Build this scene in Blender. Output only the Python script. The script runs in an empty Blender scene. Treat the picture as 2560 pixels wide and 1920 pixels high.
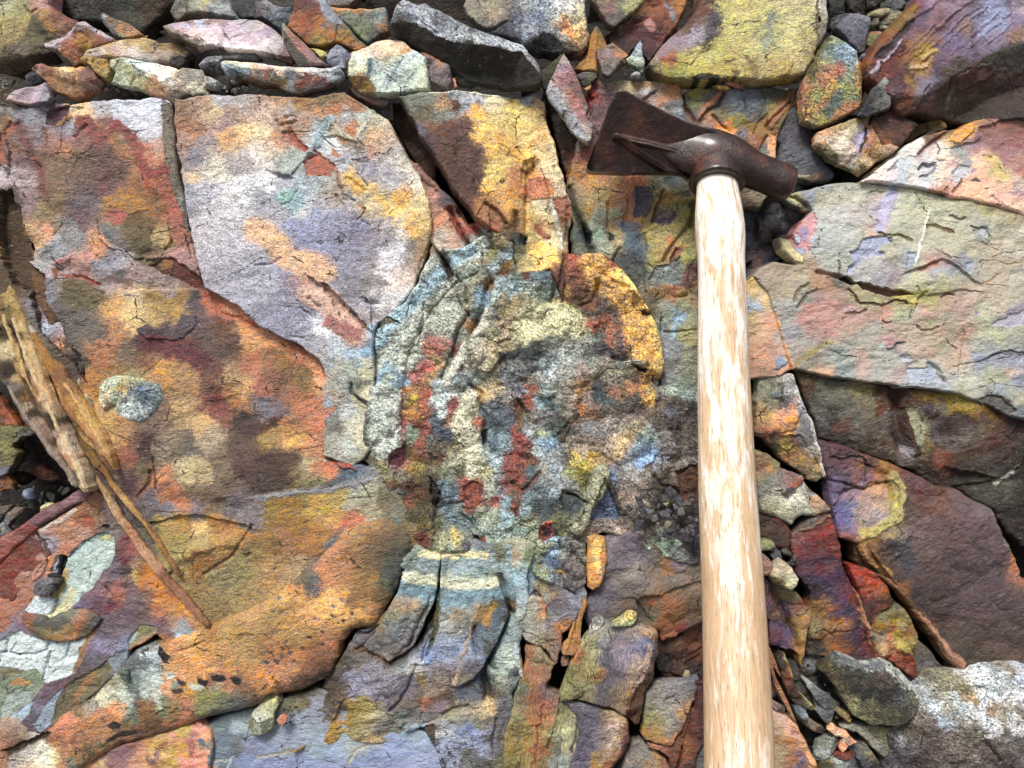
import bpy, math, random, colorsys
import numpy as np
from mathutils import Vector

S = 0.00035            # one source pixel on the rock face plane,in metres
D = 2276.0             # camera distance from the face plane,in those units
SLOPE = math.radians(65)
CZ = 0.45              # height of the face centre above the ground
VN = np.array([0.0,-math.sin(SLOPE),math.cos(SLOPE)])   # out of the face
VU = np.array([0.0,math.cos(SLOPE),math.sin(SLOPE)])    # up the face
VX = np.array([1.0, 0.0, 0.0])
ORG = np.array([0.0, 0.0, CZ])

scene = bpy.context.scene
C = scene.collection
# ---------------------------------------------------------------- camera
cam_d = bpy.data.cameras.new("camera")
cam = bpy.data.objects.new("camera", cam_d)
C.objects.link(cam)
cam.location = ORG + VN * D * S
cam.rotation_euler = (SLOPE, 0, 0)
cam_d.sensor_width = 36.0
cam_d.lens = 36.0 * D / 2560.0
cam_d.clip_start = 0.01
cam_d.clip_end = 500
scene.camera = cam
# ---------------------------------------------------------------- light
w = bpy.data.worlds.new("World")
scene.world = w
w.use_nodes = True
nt = w.node_tree
for n in list(nt.nodes): nt.nodes.remove(n)
sky = nt.nodes.new('ShaderNodeTexSky'); sky.sky_type = 'NISHITA'; sky.sun_disc = False
SUN_EL, SUN_AZ = math.radians(70), math.radians(212)
sky.sun_elevation = SUN_EL; sky.sun_rotation = SUN_AZ
sky.air_density = 1.0; sky.dust_density = 4.0; sky.ozone_density = 1.0
bg = nt.nodes.new('ShaderNodeBackground'); bg.inputs[1].default_value = 0.09
wo = nt.nodes.new('ShaderNodeOutputWorld')
hs = nt.nodes.new('ShaderNodeHueSaturation'); hs.inputs['Saturation'].default_value = 0.45
nt.links.new(sky.outputs[0],hs.inputs['Color']); nt.links.new(hs.outputs[0],bg.inputs[0]); nt.links.new(bg.outputs[0],wo.inputs[0])
sd = bpy.data.lights.new("sun",'SUN'); sd.energy = 2.5; sd.angle = math.radians(18); sd.color = (1,0.96,0.9)
so = bpy.data.objects.new("sun", sd); C.objects.link(so)
sdir = Vector((math.sin(SUN_AZ) * math.cos(SUN_EL),math.cos(SUN_AZ) * math.cos(SUN_EL),math.sin(SUN_EL)))
so.rotation_euler = (-sdir).to_track_quat('-Z', 'Y').to_euler()
so.location = (0, -3, 5)
vs = scene.view_settings
vs.view_transform = 'Standard'; vs.look = 'None'; vs.gamma = 1; vs.exposure = 0.85
# ---------------------------------------------------------------- noise
def _h(ix, iy, seed):
    n = (ix.astype(np.int64) * 374761393 + iy.astype(np.int64) * 668265263 + int(seed) * 1274126177) & 0xffffffff
    n = ((n ^ (n >> 13)) * 1274126177) & 0xffffffff
    n = (n ^ (n >> 16)) & 0xffffffff
    n = (n * 2246822519) & 0xffffffff
    n = n ^ (n >> 15)
    return (n & 0xffffff) / float(0x1000000)
def vnoise(x, y, seed):
    ix = np.floor(x); iy = np.floor(y); fx = x - ix; fy = y - iy
    ux = fx * fx * (3 - 2 * fx); uy = fy * fy * (3 - 2 * fy)
    a = _h(ix,iy,seed); b = _h(ix + 1,iy,seed); c = _h(ix,iy + 1,seed); d = _h(ix + 1,iy + 1,seed)
    return (a + (b - a) * ux) * (1 - uy) + (c + (d - c) * ux) * uy - 0.5
def fbm(x, y, seed, octv=4, gain=0.5):
    s = 0; a = 1.0
    for o in range(octv):
        cs, sn = math.cos(o * 1.1 + seed), math.sin(o * 1.1 + seed)
        s = s + a * vnoise((x * cs - y * sn) * 2 ** o,(x * sn + y * cs) * 2 ** o,seed + o * 17)
        a *= gain
    return s
def facets(x, y, seed, slope=0.5):
    """chiselled planes: upper envelope of tilted planes around jittered points"""
    ix = np.floor(x); iy = np.floor(y)
    best = np.full(x.shape, -1e9)
    for dx in (-1, 0, 1):
        for dy in (-1, 0, 1):
            cx = ix + dx; cy = iy + dy
            px = cx + _h(cx,cy,seed + 1); py = cy + _h(cx,cy,seed + 2)
            gx = (_h(cx,cy,seed + 3) - 0.5) * 2 * slope; gy = (_h(cx,cy,seed + 4) - 0.5) * 2 * slope
            o = (_h(cx, cy, seed + 5) - 0.5) * 0.5
            rx = x - px; ry = y - py
            v = o + gx * rx + gy * ry - 0.75 * (rx * rx + ry * ry)
            best = np.maximum(best, v)
    return best
# ---------------------------------------------------------------- frames
def P(s, fr):
    """points of a string in photograph pixels; 'cr:' = tile column/row, 'O:' = overview"""
    if isinstance(s, (list, tuple)): return np.array(s, float)
    if ':' in s: fr, s = s.split(':')
    v = np.array([float(t) for t in s.replace(',',' ').split()]).reshape(-1,2)
    return v * SC(fr) + OF(fr)
def SC(fr): return 1.15732 if fr == 'O' else (1.0 if fr == 'S' else 0.289331)
def OF(fr): return np.array([0.0,0.0]) if fr in 'OS' else np.array([int(fr[0]) * 640.0,int(fr[1]) * 480.0])
def hexlin(h):
    c = np.array([int(h[i:i + 2], 16) / 255.0 for i in (0, 2, 4)])
    return np.where(c <= 0.04045,c / 12.92,((c + 0.055) / 1.055) ** 2.4)
ALB = 1.36             # photograph brightness to surface colour
SAT = 1.0
def colr(h):
    c = ALB * hexlin(h) ** 1.24
    if c[0] > c[1] > c[2]: c[1] *= 1.01
    l = c.mean()
    k = SAT * (0.8 if c[0] > 2.6 * c[1] else 1.0) * (0.62 if c[2] > c[0] else (0.8 if c[1] > c[0] else (0.85 if c[2] > c[1] else 0.92)))
    return np.clip(l + (c - l) * k, 0.004, 0.85)
def pdist(x, y, pts, closed):
    """distance to a polyline, its side (+ = right of travel, y down), inside test"""
    n = len(pts); segs = n if closed else n - 1
    best = np.full(x.shape,1e18); side = np.zeros(x.shape); ins = np.zeros(x.shape,bool)
    for i in range(segs):
        ax, ay = pts[i]; bx, by = pts[(i + 1) % n]
        dx, dy = bx - ax, by - ay; L = dx * dx + dy * dy + 1e-9
        t = np.clip(((x - ax) * dx + (y - ay) * dy) / L, 0, 1)
        qx = x - ax - t * dx; qy = y - ay - t * dy
        d2 = qx * qx + qy * qy
        m = d2 < best
        best = np.where(m, d2, best)
        side = np.where(m,np.sign(dx * (y - ay) - dy * (x - ax)),side)
        if closed and ay != by:
            c = ((ay > y) != (by > y)) & (x < (bx - ax) * (y - ay) / (by - ay) + ax)
            ins ^= c
    return np.sqrt(best), side, ins
def sstep(t):
    t = np.clip(t, 0, 1); return t * t * (3 - 2 * t)
# ---------------------------------------------------------------- materials
MATS = {}
def N(nt, t, **kw):
    n = nt.nodes.new(t)
    for k, v in kw.items():
        setattr(n, k, v)
    return n
def stone_mat(name,grain=1.0,bump=1.0,rough=0.5,ang=0.0,an=1.6,mott=1.0,spec=0.5,coat=0.0):
    if name in MATS: return MATS[name]
    m = bpy.data.materials.new(name); m.use_nodes = True; nt = m.node_tree
    b = nt.nodes['Principled BSDF']; L = nt.links.new
    at = N(nt, 'ShaderNodeAttribute', attribute_name='Col')
    fc = N(nt, 'ShaderNodeAttribute', attribute_name='fc')
    oi = N(nt, 'ShaderNodeObjectInfo')
    add = N(nt, 'ShaderNodeVectorMath', operation='ADD')
    mul = N(nt,'ShaderNodeVectorMath',operation='SCALE'); mul.inputs['Scale'].default_value = 7.0
    cmb = N(nt, 'ShaderNodeCombineXYZ')
    L(oi.outputs['Random'],cmb.inputs[0]); L(oi.outputs['Random'],cmb.inputs[2])
    L(cmb.outputs[0], mul.inputs[0])
    rot = N(nt, 'ShaderNodeMapping', vector_type='POINT')
    rot.inputs['Rotation'].default_value = (0,0,math.radians(ang)); 
    L(fc.outputs['Vector'], rot.inputs['Vector'])
    mp = N(nt,'ShaderNodeMapping',vector_type='POINT'); mp.inputs['Scale'].default_value = (1,an,1)
    L(rot.outputs[0], mp.inputs['Vector'])
    L(mp.outputs[0], add.inputs[0]); L(mul.outputs[0], add.inputs[1])
    def noise(scale, det, ro, dist=0.0):
        n = N(nt,'ShaderNodeTexNoise'); n.inputs['Scale'].default_value = scale; n.inputs['Detail'].default_value = det
        n.inputs['Roughness'].default_value = ro; n.inputs['Distortion'].default_value = dist
        L(add.outputs[0], n.inputs['Vector']); return n
    def rng(src, a, b_, c, d):
        r = N(nt,'ShaderNodeMapRange'); r.inputs[1].default_value = a; r.inputs[2].default_value = b_
        r.inputs[3].default_value = c; r.inputs[4].default_value = d; L(src,r.inputs[0]); return r.outputs[0]
    n1 = noise(150,6,0.72,0.4)          # mottling,some millimetres
    n2 = noise(620 * grain,3,0.75)       # grains about a millimetre
    n3 = noise(55, 5, 0.65, 0.6)           # hue drift
    n4 = noise(330 * grain, 3, 0.6, 0.8)   # small chips
    f1 = rng(n1.outputs[0],0.3,0.7,1 - 0.42 * mott,1 + 0.42 * mott)
    f2 = rng(n2.outputs[0],0.32,0.68,1 - 0.58 * mott,1 + 0.62 * mott)
    mm = N(nt,'ShaderNodeMath',operation='MULTIPLY'); L(f1,mm.inputs[0]); L(f2,mm.inputs[1])
    pit = rng(n4.outputs[0], 0.26, 0.40, 0.45, 1.0)
    mm2 = N(nt,'ShaderNodeMath',operation='MULTIPLY'); L(mm.outputs[0],mm2.inputs[0]); L(pit,mm2.inputs[1])
    hv = N(nt, 'ShaderNodeHueSaturation')
    L(at.outputs['Color'], hv.inputs['Color'])
    L(rng(n3.outputs[0], 0.3, 0.7, 0.490, 0.512), hv.inputs['Hue'])
    L(rng(n1.outputs[0],0.3,0.7,0.7,1.15),hv.inputs['Saturation'])
    vm = N(nt, 'ShaderNodeVectorMath', operation='SCALE')
    L(hv.outputs[0],vm.inputs[0]); L(mm2.outputs[0],vm.inputs['Scale'])
    last = vm.outputs[0]
    for sc_,de,lo,hi,rgb,am in ((95,9,0.60,0.66,(0.05,0.042,0.038),0.75),(120,9,0.61,0.67,(0.62,0.56,0.46),0.55),(70,8,0.60,0.68,(0.24,0.13,0.055),0.4)):
        nn = noise(sc_, de, 0.78, 0.3)
        off = N(nt,'ShaderNodeVectorMath',operation='ADD'); off.inputs[1].default_value = (sc_ * 0.37,am * 5,1.3)
        L(add.outputs[0],off.inputs[0]); L(off.outputs[0],nn.inputs['Vector'])
        mx = N(nt,'ShaderNodeMix',data_type='RGBA'); L(rng(nn.outputs[0],lo,hi,0.0,am * min(1.0,mott)),mx.inputs[0])
        L(last,mx.inputs[6]); mx.inputs[7].default_value = (*rgb,1); last = mx.outputs[2]
    wv = N(nt,'ShaderNodeVectorMath',operation='SCALE'); wv.inputs['Scale'].default_value = 0.012; L(n3.outputs['Color'],wv.inputs[0])
    wa = N(nt,'ShaderNodeVectorMath',operation='ADD'); L(add.outputs[0],wa.inputs[0]); L(wv.outputs[0],wa.inputs[1])
    vo = N(nt,'ShaderNodeTexVoronoi',feature='DISTANCE_TO_EDGE'); vo.inputs['Scale'].default_value = 17; L(wa.outputs[0],vo.inputs['Vector'])
    ck = N(nt,'ShaderNodeMath',operation='MULTIPLY'); L(rng(vo.outputs['Distance'],0.004,0.013,1.0,0.0),ck.inputs[0]); L(rng(n3.outputs[0],0.52,0.58,0.0,1.0),ck.inputs[1])
    mx = N(nt,'ShaderNodeMix',data_type='RGBA'); L(ck.outputs[0],mx.inputs[0]); L(last,mx.inputs[6]); mx.inputs[7].default_value = (0.05,0.032,0.02,1); last = mx.outputs[2]
    L(last, b.inputs['Base Color'])
    L(rng(n3.outputs[0],0.3,0.7,max(0.08,rough - 0.15),min(1,rough + 0.2)),b.inputs['Roughness'])
    b.inputs['Specular IOR Level'].default_value = spec
    b.inputs['Coat Weight'].default_value = coat; b.inputs['Coat Roughness'].default_value = 0.16; b.inputs['Coat IOR'].default_value = 1.5
    # relief
    s1 = N(nt,'ShaderNodeMath',operation='MULTIPLY_ADD'); L(n4.outputs[0],s1.inputs[0]); s1.inputs[1].default_value = 1.0
    s2 = N(nt,'ShaderNodeMath',operation='MULTIPLY'); L(n1.outputs[0],s2.inputs[0]); s2.inputs[1].default_value = 2.4
    L(s2.outputs[0], s1.inputs[2])
    s3 = N(nt,'ShaderNodeMath',operation='MULTIPLY_ADD'); L(n2.outputs[0],s3.inputs[0]); s3.inputs[1].default_value = 0.45; L(s1.outputs[0],s3.inputs[2])
    bm = N(nt,'ShaderNodeBump'); bm.inputs['Strength'].default_value = 1.0; bm.inputs['Distance'].default_value = 0.0024 * bump
    s4 = N(nt,'ShaderNodeMath',operation='MULTIPLY_ADD'); L(ck.outputs[0],s4.inputs[0]); s4.inputs[1].default_value = -1.2; L(s3.outputs[0],s4.inputs[2])
    L(s4.outputs[0],bm.inputs['Height']); L(bm.outputs[0],b.inputs['Normal'])
    if coat:      # the water film is smoother than the stone under it
        b2 = N(nt,'ShaderNodeBump'); b2.inputs['Strength'].default_value = 1.0; b2.inputs['Distance'].default_value = 0.0009; L(s2.outputs[0],b2.inputs['Height']); L(b2.outputs[0],b.inputs['Coat Normal'])
    # hairline cracks
    MATS[name] = m
    return m
def mat(k):
    return {
        'grit': lambda: stone_mat('gritty_stone',1.0,0.6,0.5,20,1.3,1.0),
        'grith': lambda: stone_mat('rippled_stone',0.9,0.65,0.42,-8,1.7,0.95),
        'rough': lambda: stone_mat('crumbly_stone',0.8,1.1,0.6,30,1.2,1.6),
        'smooth': lambda: stone_mat('smooth_stone',0.9,0.2,0.36,5,2.0,0.5),
        'wet': lambda: stone_mat('wet_stone',0.9,0.5,0.4,-35,1.8,0.7,0.4,0.45),
        'wetrough': lambda: stone_mat('wet_rough_stone',0.8,0.8,0.4,-12,1.6,0.9,0.4,0.4),
        'streak': lambda: stone_mat('layered_stone',0.7,0.7,0.45,8,5.0,1.0),
        'vstreak': lambda: stone_mat('upright_layered_stone',0.7,0.8,0.45,-80,4.0,1.0),
        'mud': lambda: stone_mat('muddy_grit',1.0,1.6,0.75,10,1.1,0.8),
        'lefty': lambda: stone_mat('split_shard',0.7,0.7,0.45,55,5.0,0.9),
        'purple': lambda: stone_mat('wet_streaked_stone',0.8,0.7,0.35,42,3.5,0.6,0.5,0.7),
    }[k]()
# ---------------------------------------------------------------- objects
def tag(o, label=None, cat=None, group=None, kind=None):
    if label: o['label'] = label
    if cat: o['category'] = cat
    if group: o['group'] = group
    if kind: o['kind'] = kind
    return o
def world(u, v, d):
    """face frame (photograph px, y up) to metres"""
    return ORG + S * (u[:,None] * VX + v[:,None] * VU + d[:,None] * VN)
def mesh_object(name,W,faces,cols,fc,material,parent=None,smooth=True,faces3=None):
    org = W.mean(axis=0)
    me = bpy.data.meshes.new(name)
    loops = []; starts = []; k = 0
    parts = []
    nq = len(faces) if faces is not None else 0
    nt3 = len(faces3) if faces3 is not None else 0
    tot = nq * 4 + nt3 * 3
    li = np.concatenate([np.asarray(faces,np.int32).ravel() if nq else np.zeros(0,np.int32),
                         np.asarray(faces3,np.int32).ravel() if nt3 else np.zeros(0,np.int32)])
    ls = np.concatenate([np.arange(nq) * 4,nq * 4 + np.arange(nt3) * 3]).astype(np.int32)
    me.vertices.add(len(W)); me.vertices.foreach_set('co',(W - org).astype(np.float32).ravel())
    me.loops.add(tot); me.loops.foreach_set('vertex_index', li)
    me.polygons.add(nq + nt3); me.polygons.foreach_set('loop_start',ls)
    me.update(calc_edges=True)
    me.validate()
    me.polygons.foreach_set('use_smooth',np.full(len(me.polygons),smooth))
    if cols is not None:
        a = me.attributes.new('Col', 'FLOAT_COLOR', 'POINT')
        a.data.foreach_set('color',np.concatenate([cols,np.ones((len(cols),1))],1).astype(np.float32).ravel())
    if fc is not None:
        a = me.attributes.new('fc','FLOAT_VECTOR','POINT'); a.data.foreach_set('vector',(fc * S).astype(np.float32).ravel())
    me.materials.append(material)
    o = bpy.data.objects.new(name, me); C.objects.link(o)
    if parent is not None:
        o.parent = parent; o.location = org - np.array(parent.location)
    else: o.location = org
    return o
SEED = [100]
COUNT = {}
def rk(name,label,fr,outline,d,th,cols,ov=(),m='grit',cat=None,group=None,kind=None,rag=3.0,bev=9,bevd=None,
       FA=6,FS=90,NA=3,NS=28,tilt=(0,0),warp=13,sh=2.6,dome=0,parent=None,step=None,planes=0,taper=0.12,tex=1.0,dim=1.0):
    SEED[0] += 31; seed = SEED[0]
    pts = P(outline, fr)
    if group == 'loose stones on the ledge': taper = 0.35
    mn = pts.min(0) - 8; mx = pts.max(0) + 8
    # leave out what lies far outside the picture
    area = (mx - mn).prod()
    if step is None: step = float(np.clip(math.sqrt(area) / 60,1.5,2.7))
    nx = int((mx[0] - mn[0]) / step) + 2; ny = int((mx[1] - mn[1]) / step) + 2
    X,Y = np.meshgrid(mn[0] + np.arange(nx) * step,mn[1] + np.arange(ny) * step)
    def SD(x, y):
        wx = x + rag * (vnoise(x / 31,y / 31,seed) * 2.2 + vnoise(x / 11,y / 11,seed + 5) * 1.2)
        wy = y + rag * (vnoise(x / 31,y / 31,seed + 9) * 2.2 + vnoise(x / 11,y / 11,seed + 13) * 1.2)
        dd, s_, ins = pdist(wx, wy, pts, True)
        return np.where(ins, dd, -dd)
    sdv = SD(X, Y)
    gy_, gx_ = np.gradient(sdv, step)
    gl = np.sqrt(gx_ ** 2 + gy_ ** 2) + 1e-6
    near = np.abs(sdv) < 0.62 * step
    X = np.where(near,X - sdv * gx_ / gl,X); Y = np.where(near,Y - sdv * gy_ / gl,Y)
    sdv = np.where(near, 0, sdv)
    keep = sdv >= 0
    idx = -np.ones(keep.shape,np.int64); idx[keep] = np.arange(keep.sum())
    a = idx[:-1,:-1]; b = idx[:-1,1:]; c = idx[1:,1:]; e = idx[1:,:-1]
    ok = np.stack([a,e,c,b],-1).reshape(-1,4)      # counter-clockwise with y down -> facing the camera
    cnt = (ok >= 0).sum(1)
    quads = ok[cnt == 4]
    tr = ok[cnt == 3]
    tris = tr[tr >= 0].reshape(-1,3) if len(tr) else np.zeros((0,3),np.int64)
    x = X[keep]; y = Y[keep]; sv = sdv[keep]
    if len(x) < 6: return None
    # colours
    cw = warp
    qx = x + cw * (fbm(x / 46,y / 46,seed + 40,5,0.72) * 1.7); qy = y + cw * (fbm(x / 46,y / 46,seed + 60,5,0.72) * 1.7)
    jr = np.random.RandomState(seed); ja = min(3.5, cw * 0.3)
    qx = qx + jr.normal(0,ja,len(x)); qy = qy + jr.normal(0,ja,len(x))
    cl = cols if isinstance(cols, (list, tuple)) else [cols]
    CP = []; CC = []
    for s in cl:
        f2 = fr
        if ':' in s: f2, s = s.split(':')
        t = s.split()
        for i in range(0, len(t), 3):
            CP.append(np.array([float(t[i]),float(t[i + 1])]) * SC(f2) + OF(f2)); CC.append(colr(t[i + 2]))
    acc = np.zeros((len(x), 3)); ws = np.zeros(len(x))
    for p_, c_ in zip(CP, CC):
        wgt = 1.0 / ((qx - p_[0]) ** 2 + (qy - p_[1]) ** 2 + 40.0) ** sh
        acc += wgt[:, None] * c_; ws += wgt
    col = acc / ws[:, None]
    if m[:3] == 'wet' or m == 'purple':      # water darkens porous stone
        lum = col.mean(1,keepdims=True); col = np.clip(lum + (col - lum) * 1.4,0.003,1) * 0.66
    col = col * dim
    # relief
    cx_, cy_ = pts.mean(0)
    if dome: bev_h = 0
    h = tilt[0] * (x - cx_) + tilt[1] * (y - cy_)
    h = h + FA * facets(x / FS,y / FS,seed + 70) * 1.9 + NA * (0.7 * fbm(x / NS,y / NS,seed + 80,4,0.55) + 1.5 * facets(x / (NS * 1.7),y / (NS * 1.7),seed + 85,0.7))
    tn = fbm(x / (NS * 1.6) + y / 90,y / (NS * 0.8),seed + 87,4,0.55) * 5
    tm = 0.12 + 0.88 * sstep(vnoise(x / 70,y / 55,seed + 88) * 3 + 0.35)
    h = h + min(NA,4) * 0.30 * min(tex,1.4) * tm * (np.floor(tn) + sstep((tn - np.floor(tn)) * 5))      # chipped ledges
    h = h + tex * (0.7 * fbm(x / 9.0,y / 6.0,seed + 90,2,0.6) + 1.4 * facets(x / 17 + y / 60,y / 13,seed + 95,0.9) + 2.0 * facets(x / 38,y / 34,seed + 97,0.9))
    if dome:
        R = max(8.0, 0.5 * math.sqrt(area) * 0.55)
        tt = np.clip(sv / R,0,1); h = h + dome * np.sqrt(1 - (1 - tt) ** 2)
    if planes:
        rnd = random.Random(seed); Rr = 0.5 * math.sqrt(area)
        hh = np.full(len(x), 0.0)
        for k in range(planes):
            an_ = 2 * math.pi * (k + rnd.random() * 0.7) / planes
            sl = rnd.uniform(0.35,1.0); off = rnd.uniform(0.0,0.45) * Rr
            pr = (x - cx_) * math.cos(an_) + (y - cy_) * math.sin(an_)
            hh = np.minimum(hh, -sl * (pr - off))
        h = h + np.maximum(hh, -0.8 * Rr)
    for o_ in ov:
        k = o_[0]
        if k == 'P':      # polygon patch: colour,height change,edge softness
            _,pp,hx = o_[:3]; dz = o_[3] if len(o_) > 3 else 0; sf = o_[4] if len(o_) > 4 else 4
            wa = min(cw, sf + 3) * 0.7
            px = x + wa * fbm(x / 24,y / 24,seed + 41,4,0.65) * 1.6; py = y + wa * fbm(x / 24,y / 24,seed + 61,4,0.65) * 1.6
            dd,s_,ins = pdist(px,py,P(pp,fr),True); sg = np.where(ins,dd,-dd)
            al = sstep(sg / sf + 0.5)
            if hx: col = col + (colr(hx) - col) * al[:, None]
            if dz: h = h + dz * sstep(sg / 3.5 + 0.5)
        elif k == 'S':    # stroke: width, colour, height change
            _, pp, wd, hx = o_[:4]; dz = o_[4] if len(o_) > 4 else 0
            wa = min(cw * 0.5, wd * 0.9)
            px = x + wa * fbm(x / 22,y / 22,seed + 42,3,0.6) * 1.6; py = y + wa * fbm(x / 22,y / 22,seed + 62,3,0.6) * 1.6
            dd, s_, _ = pdist(px, py, P(pp, fr), False)
            al = sstep((wd * 0.5 - dd) / max(2.0, wd * 0.35) + 0.5)
            if hx: col = col + (colr(hx) - col) * al[:, None]
            if dz: h = h + dz * al
        elif k == 'C':    # open crack
            _, pp, wd, dp = o_[:4]
            px = x + 4 * fbm(x / 20,y / 20,seed + 43,3,0.6); py = y + 4 * fbm(x / 20,y / 20,seed + 63,3,0.6)
            dd, s_, _ = pdist(px, py, P(pp, fr), False)
            h = h - dp * np.exp(-(dd / (wd * 0.6)) ** 2)
            if len(o_) > 4: col = col + (colr(o_[4]) - col) * (0.8 * np.exp(-(dd / wd) ** 2))[:,None]
        elif k == 'T':    # step on the right of travel
            _, pp, dz, ww, reach = o_
            px = x + 5 * fbm(x / 26,y / 26,seed + 44,3,0.6); py = y + 5 * fbm(x / 26,y / 26,seed + 64,3,0.6)
            dd, s_, _ = pdist(px, py, P(pp, fr), False)
            h = h + dz * (s_ > 0) * sstep(dd / ww) * (1 - sstep(dd / reach))
        elif k == 'R':    # crease: slopes away on the right / on the left of travel
            _, pp, sr, sl, cap = o_
            px = x + 4 * fbm(x / 26,y / 26,seed + 45,3,0.6); py = y + 4 * fbm(x / 26,y / 26,seed + 65,3,0.6)
            dd, s_, _ = pdist(px, py, P(pp, fr), False)
            sp_ = np.where(s_ > 0,sr,sl); dr = np.minimum(dd * sp_,cap)
            if sr * sl == 0:      # one-sided: fade out again so that the ends leave no seam
                sm = max(sr,sl,0.01); dr = dr * (1 - sstep((dd - cap / sm) / (cap / sm * 1.5 + 8)))
            h = h - dr
        elif k == 'B':    # bump or hollow
            q = P('%f %f' % (o_[1],o_[2]),fr)[0]; r_ = o_[3] * SC(fr)
            h = h + o_[4] * np.exp(-((x - q[0]) ** 2 + (y - q[1]) ** 2) / r_ ** 2)
    bd = bevd if bevd is not None else bev * 0.9
    tt = np.clip(sv / bev, 0, 1)
    h = h - bd * (1 - np.sqrt(np.clip(1 - (1 - tt) ** 2, 0, 1)))
    # side walls
    E = np.concatenate([quads[:,[0,1]],quads[:,[1,2]],quads[:,[2,3]],quads[:,[3,0]],tris[:,[0,1]],tris[:,[1,2]],tris[:,[2,0]]])
    key = np.minimum(E[:,0],E[:,1]) * (len(x) + 1) + np.maximum(E[:,0],E[:,1])
    _,inv,ct = np.unique(key,return_inverse=True,return_counts=True)
    BE = E[ct[inv] == 1]
    bv = np.unique(BE); mapb = -np.ones(len(x),np.int64); mapb[bv] = np.arange(len(bv))
    n0 = len(x)
    gxk = (gx_ / gl)[keep][bv]; gyk = (gy_ / gl)[keep][bv]
    xs = [x]; ys = [y]; hs_ = [h]; cs_ = [col]
    fq = [quads]
    prev = bv; rim = h[bv]
    q0 = bv
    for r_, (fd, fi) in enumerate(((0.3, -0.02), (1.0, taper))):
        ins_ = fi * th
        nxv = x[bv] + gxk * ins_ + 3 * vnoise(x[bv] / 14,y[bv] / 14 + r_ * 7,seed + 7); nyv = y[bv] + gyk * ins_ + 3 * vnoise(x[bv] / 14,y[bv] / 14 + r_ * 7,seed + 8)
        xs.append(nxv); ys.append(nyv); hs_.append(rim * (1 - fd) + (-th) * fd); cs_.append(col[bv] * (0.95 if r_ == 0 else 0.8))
        base = n0 + r_ * len(bv)
        A = BE[:,0] if r_ == 0 else n0 + (r_ - 1) * len(bv) + mapb[BE[:,0]]
        B = BE[:,1] if r_ == 0 else n0 + (r_ - 1) * len(bv) + mapb[BE[:,1]]
        A2 = base + mapb[BE[:, 0]]; B2 = base + mapb[BE[:, 1]]
        fq.append(np.stack([B, A, A2, B2], 1))
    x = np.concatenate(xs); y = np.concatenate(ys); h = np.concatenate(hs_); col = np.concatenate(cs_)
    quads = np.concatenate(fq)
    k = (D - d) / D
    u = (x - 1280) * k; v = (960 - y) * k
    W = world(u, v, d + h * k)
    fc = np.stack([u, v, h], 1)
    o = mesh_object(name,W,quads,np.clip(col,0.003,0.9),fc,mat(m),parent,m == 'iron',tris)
    if parent is None:
        if kind == 'structure': tag(o, label, cat, group, kind)
        else: tag(o,label,cat or name.replace('_',' '),group,kind)
    elif label: o['label'] = label
    return o
# ================================================================ the setting
def build_face():
    def ax(a, b, lo, hi, fine, coarse):
        return np.concatenate([np.arange(a,lo,coarse),np.arange(lo,hi,fine),np.arange(hi,b + coarse,coarse)])
    xs = ax(-5200,7800,-300,2860,11,45); ys = ax(-3600,4230 - 2650,-300,1560,11,45)
    ys = np.concatenate([ax(-3600, 2200, -300, 2160, 11, 45)])
    X, Y = np.meshgrid(xs, ys)
    x = X.ravel(); y = Y.ravel()
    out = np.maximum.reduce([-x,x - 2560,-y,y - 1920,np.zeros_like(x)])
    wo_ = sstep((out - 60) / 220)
    h = -165 + wo_ * 125 + (12 + 85 * wo_) * facets(x / 330,y / 300,3) + (8 + 22 * wo_) * fbm(x / 120,y / 100,5,5) + 5 * fbm(x / 30,y / 24,6,3)
    # the ledge: the face steps back above it
    led = sstep((238 - y) / 46 + 0.0)
    h = h - led * (300 + 60 * fbm(x / 300, y / 300, 8, 2))
    h = h + sstep((-260 - y) / 700) * 260
    # the hole behind the split slab at the left
    h = h - 260 * np.exp(-((x - 95) ** 2 / 150 ** 2 + (y - 1180) ** 2 / 150 ** 2))
    n1 = fbm(x / 260,y / 200,11,5) + 0.0; n2 = fbm(x / 170,y / 150,12,5)
    c1,c2,c3,c4 = colr('6a5a50'),colr('7a6040'),colr('54525a'),colr('4a4038')
    a = sstep(n1 * 1.6 + 0.5)[:,None]; b = sstep(n2 * 1.8 + 0.4)[:,None]
    col = c1 * (1 - a) + c3 * a; col = col * (1 - b) + c2 * b
    dk = (1 - wo_)[:, None]; col = col * (1 - 0.93 * dk)  # bedrock colour darkened inside the frame so the gaps look shaded
    u = x - 1280; v = 960 - y
    W = world(u, v, h)
    n = len(xs); m_ = len(ys)
    I = np.arange(n * m_).reshape(m_, n)
    q = np.stack([I[:-1,:-1],I[1:,:-1],I[1:,1:],I[:-1,1:]],-1).reshape(-1,4)
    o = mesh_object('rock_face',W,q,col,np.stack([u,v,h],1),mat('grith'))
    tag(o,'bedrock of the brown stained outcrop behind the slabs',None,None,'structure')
build_face()
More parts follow.
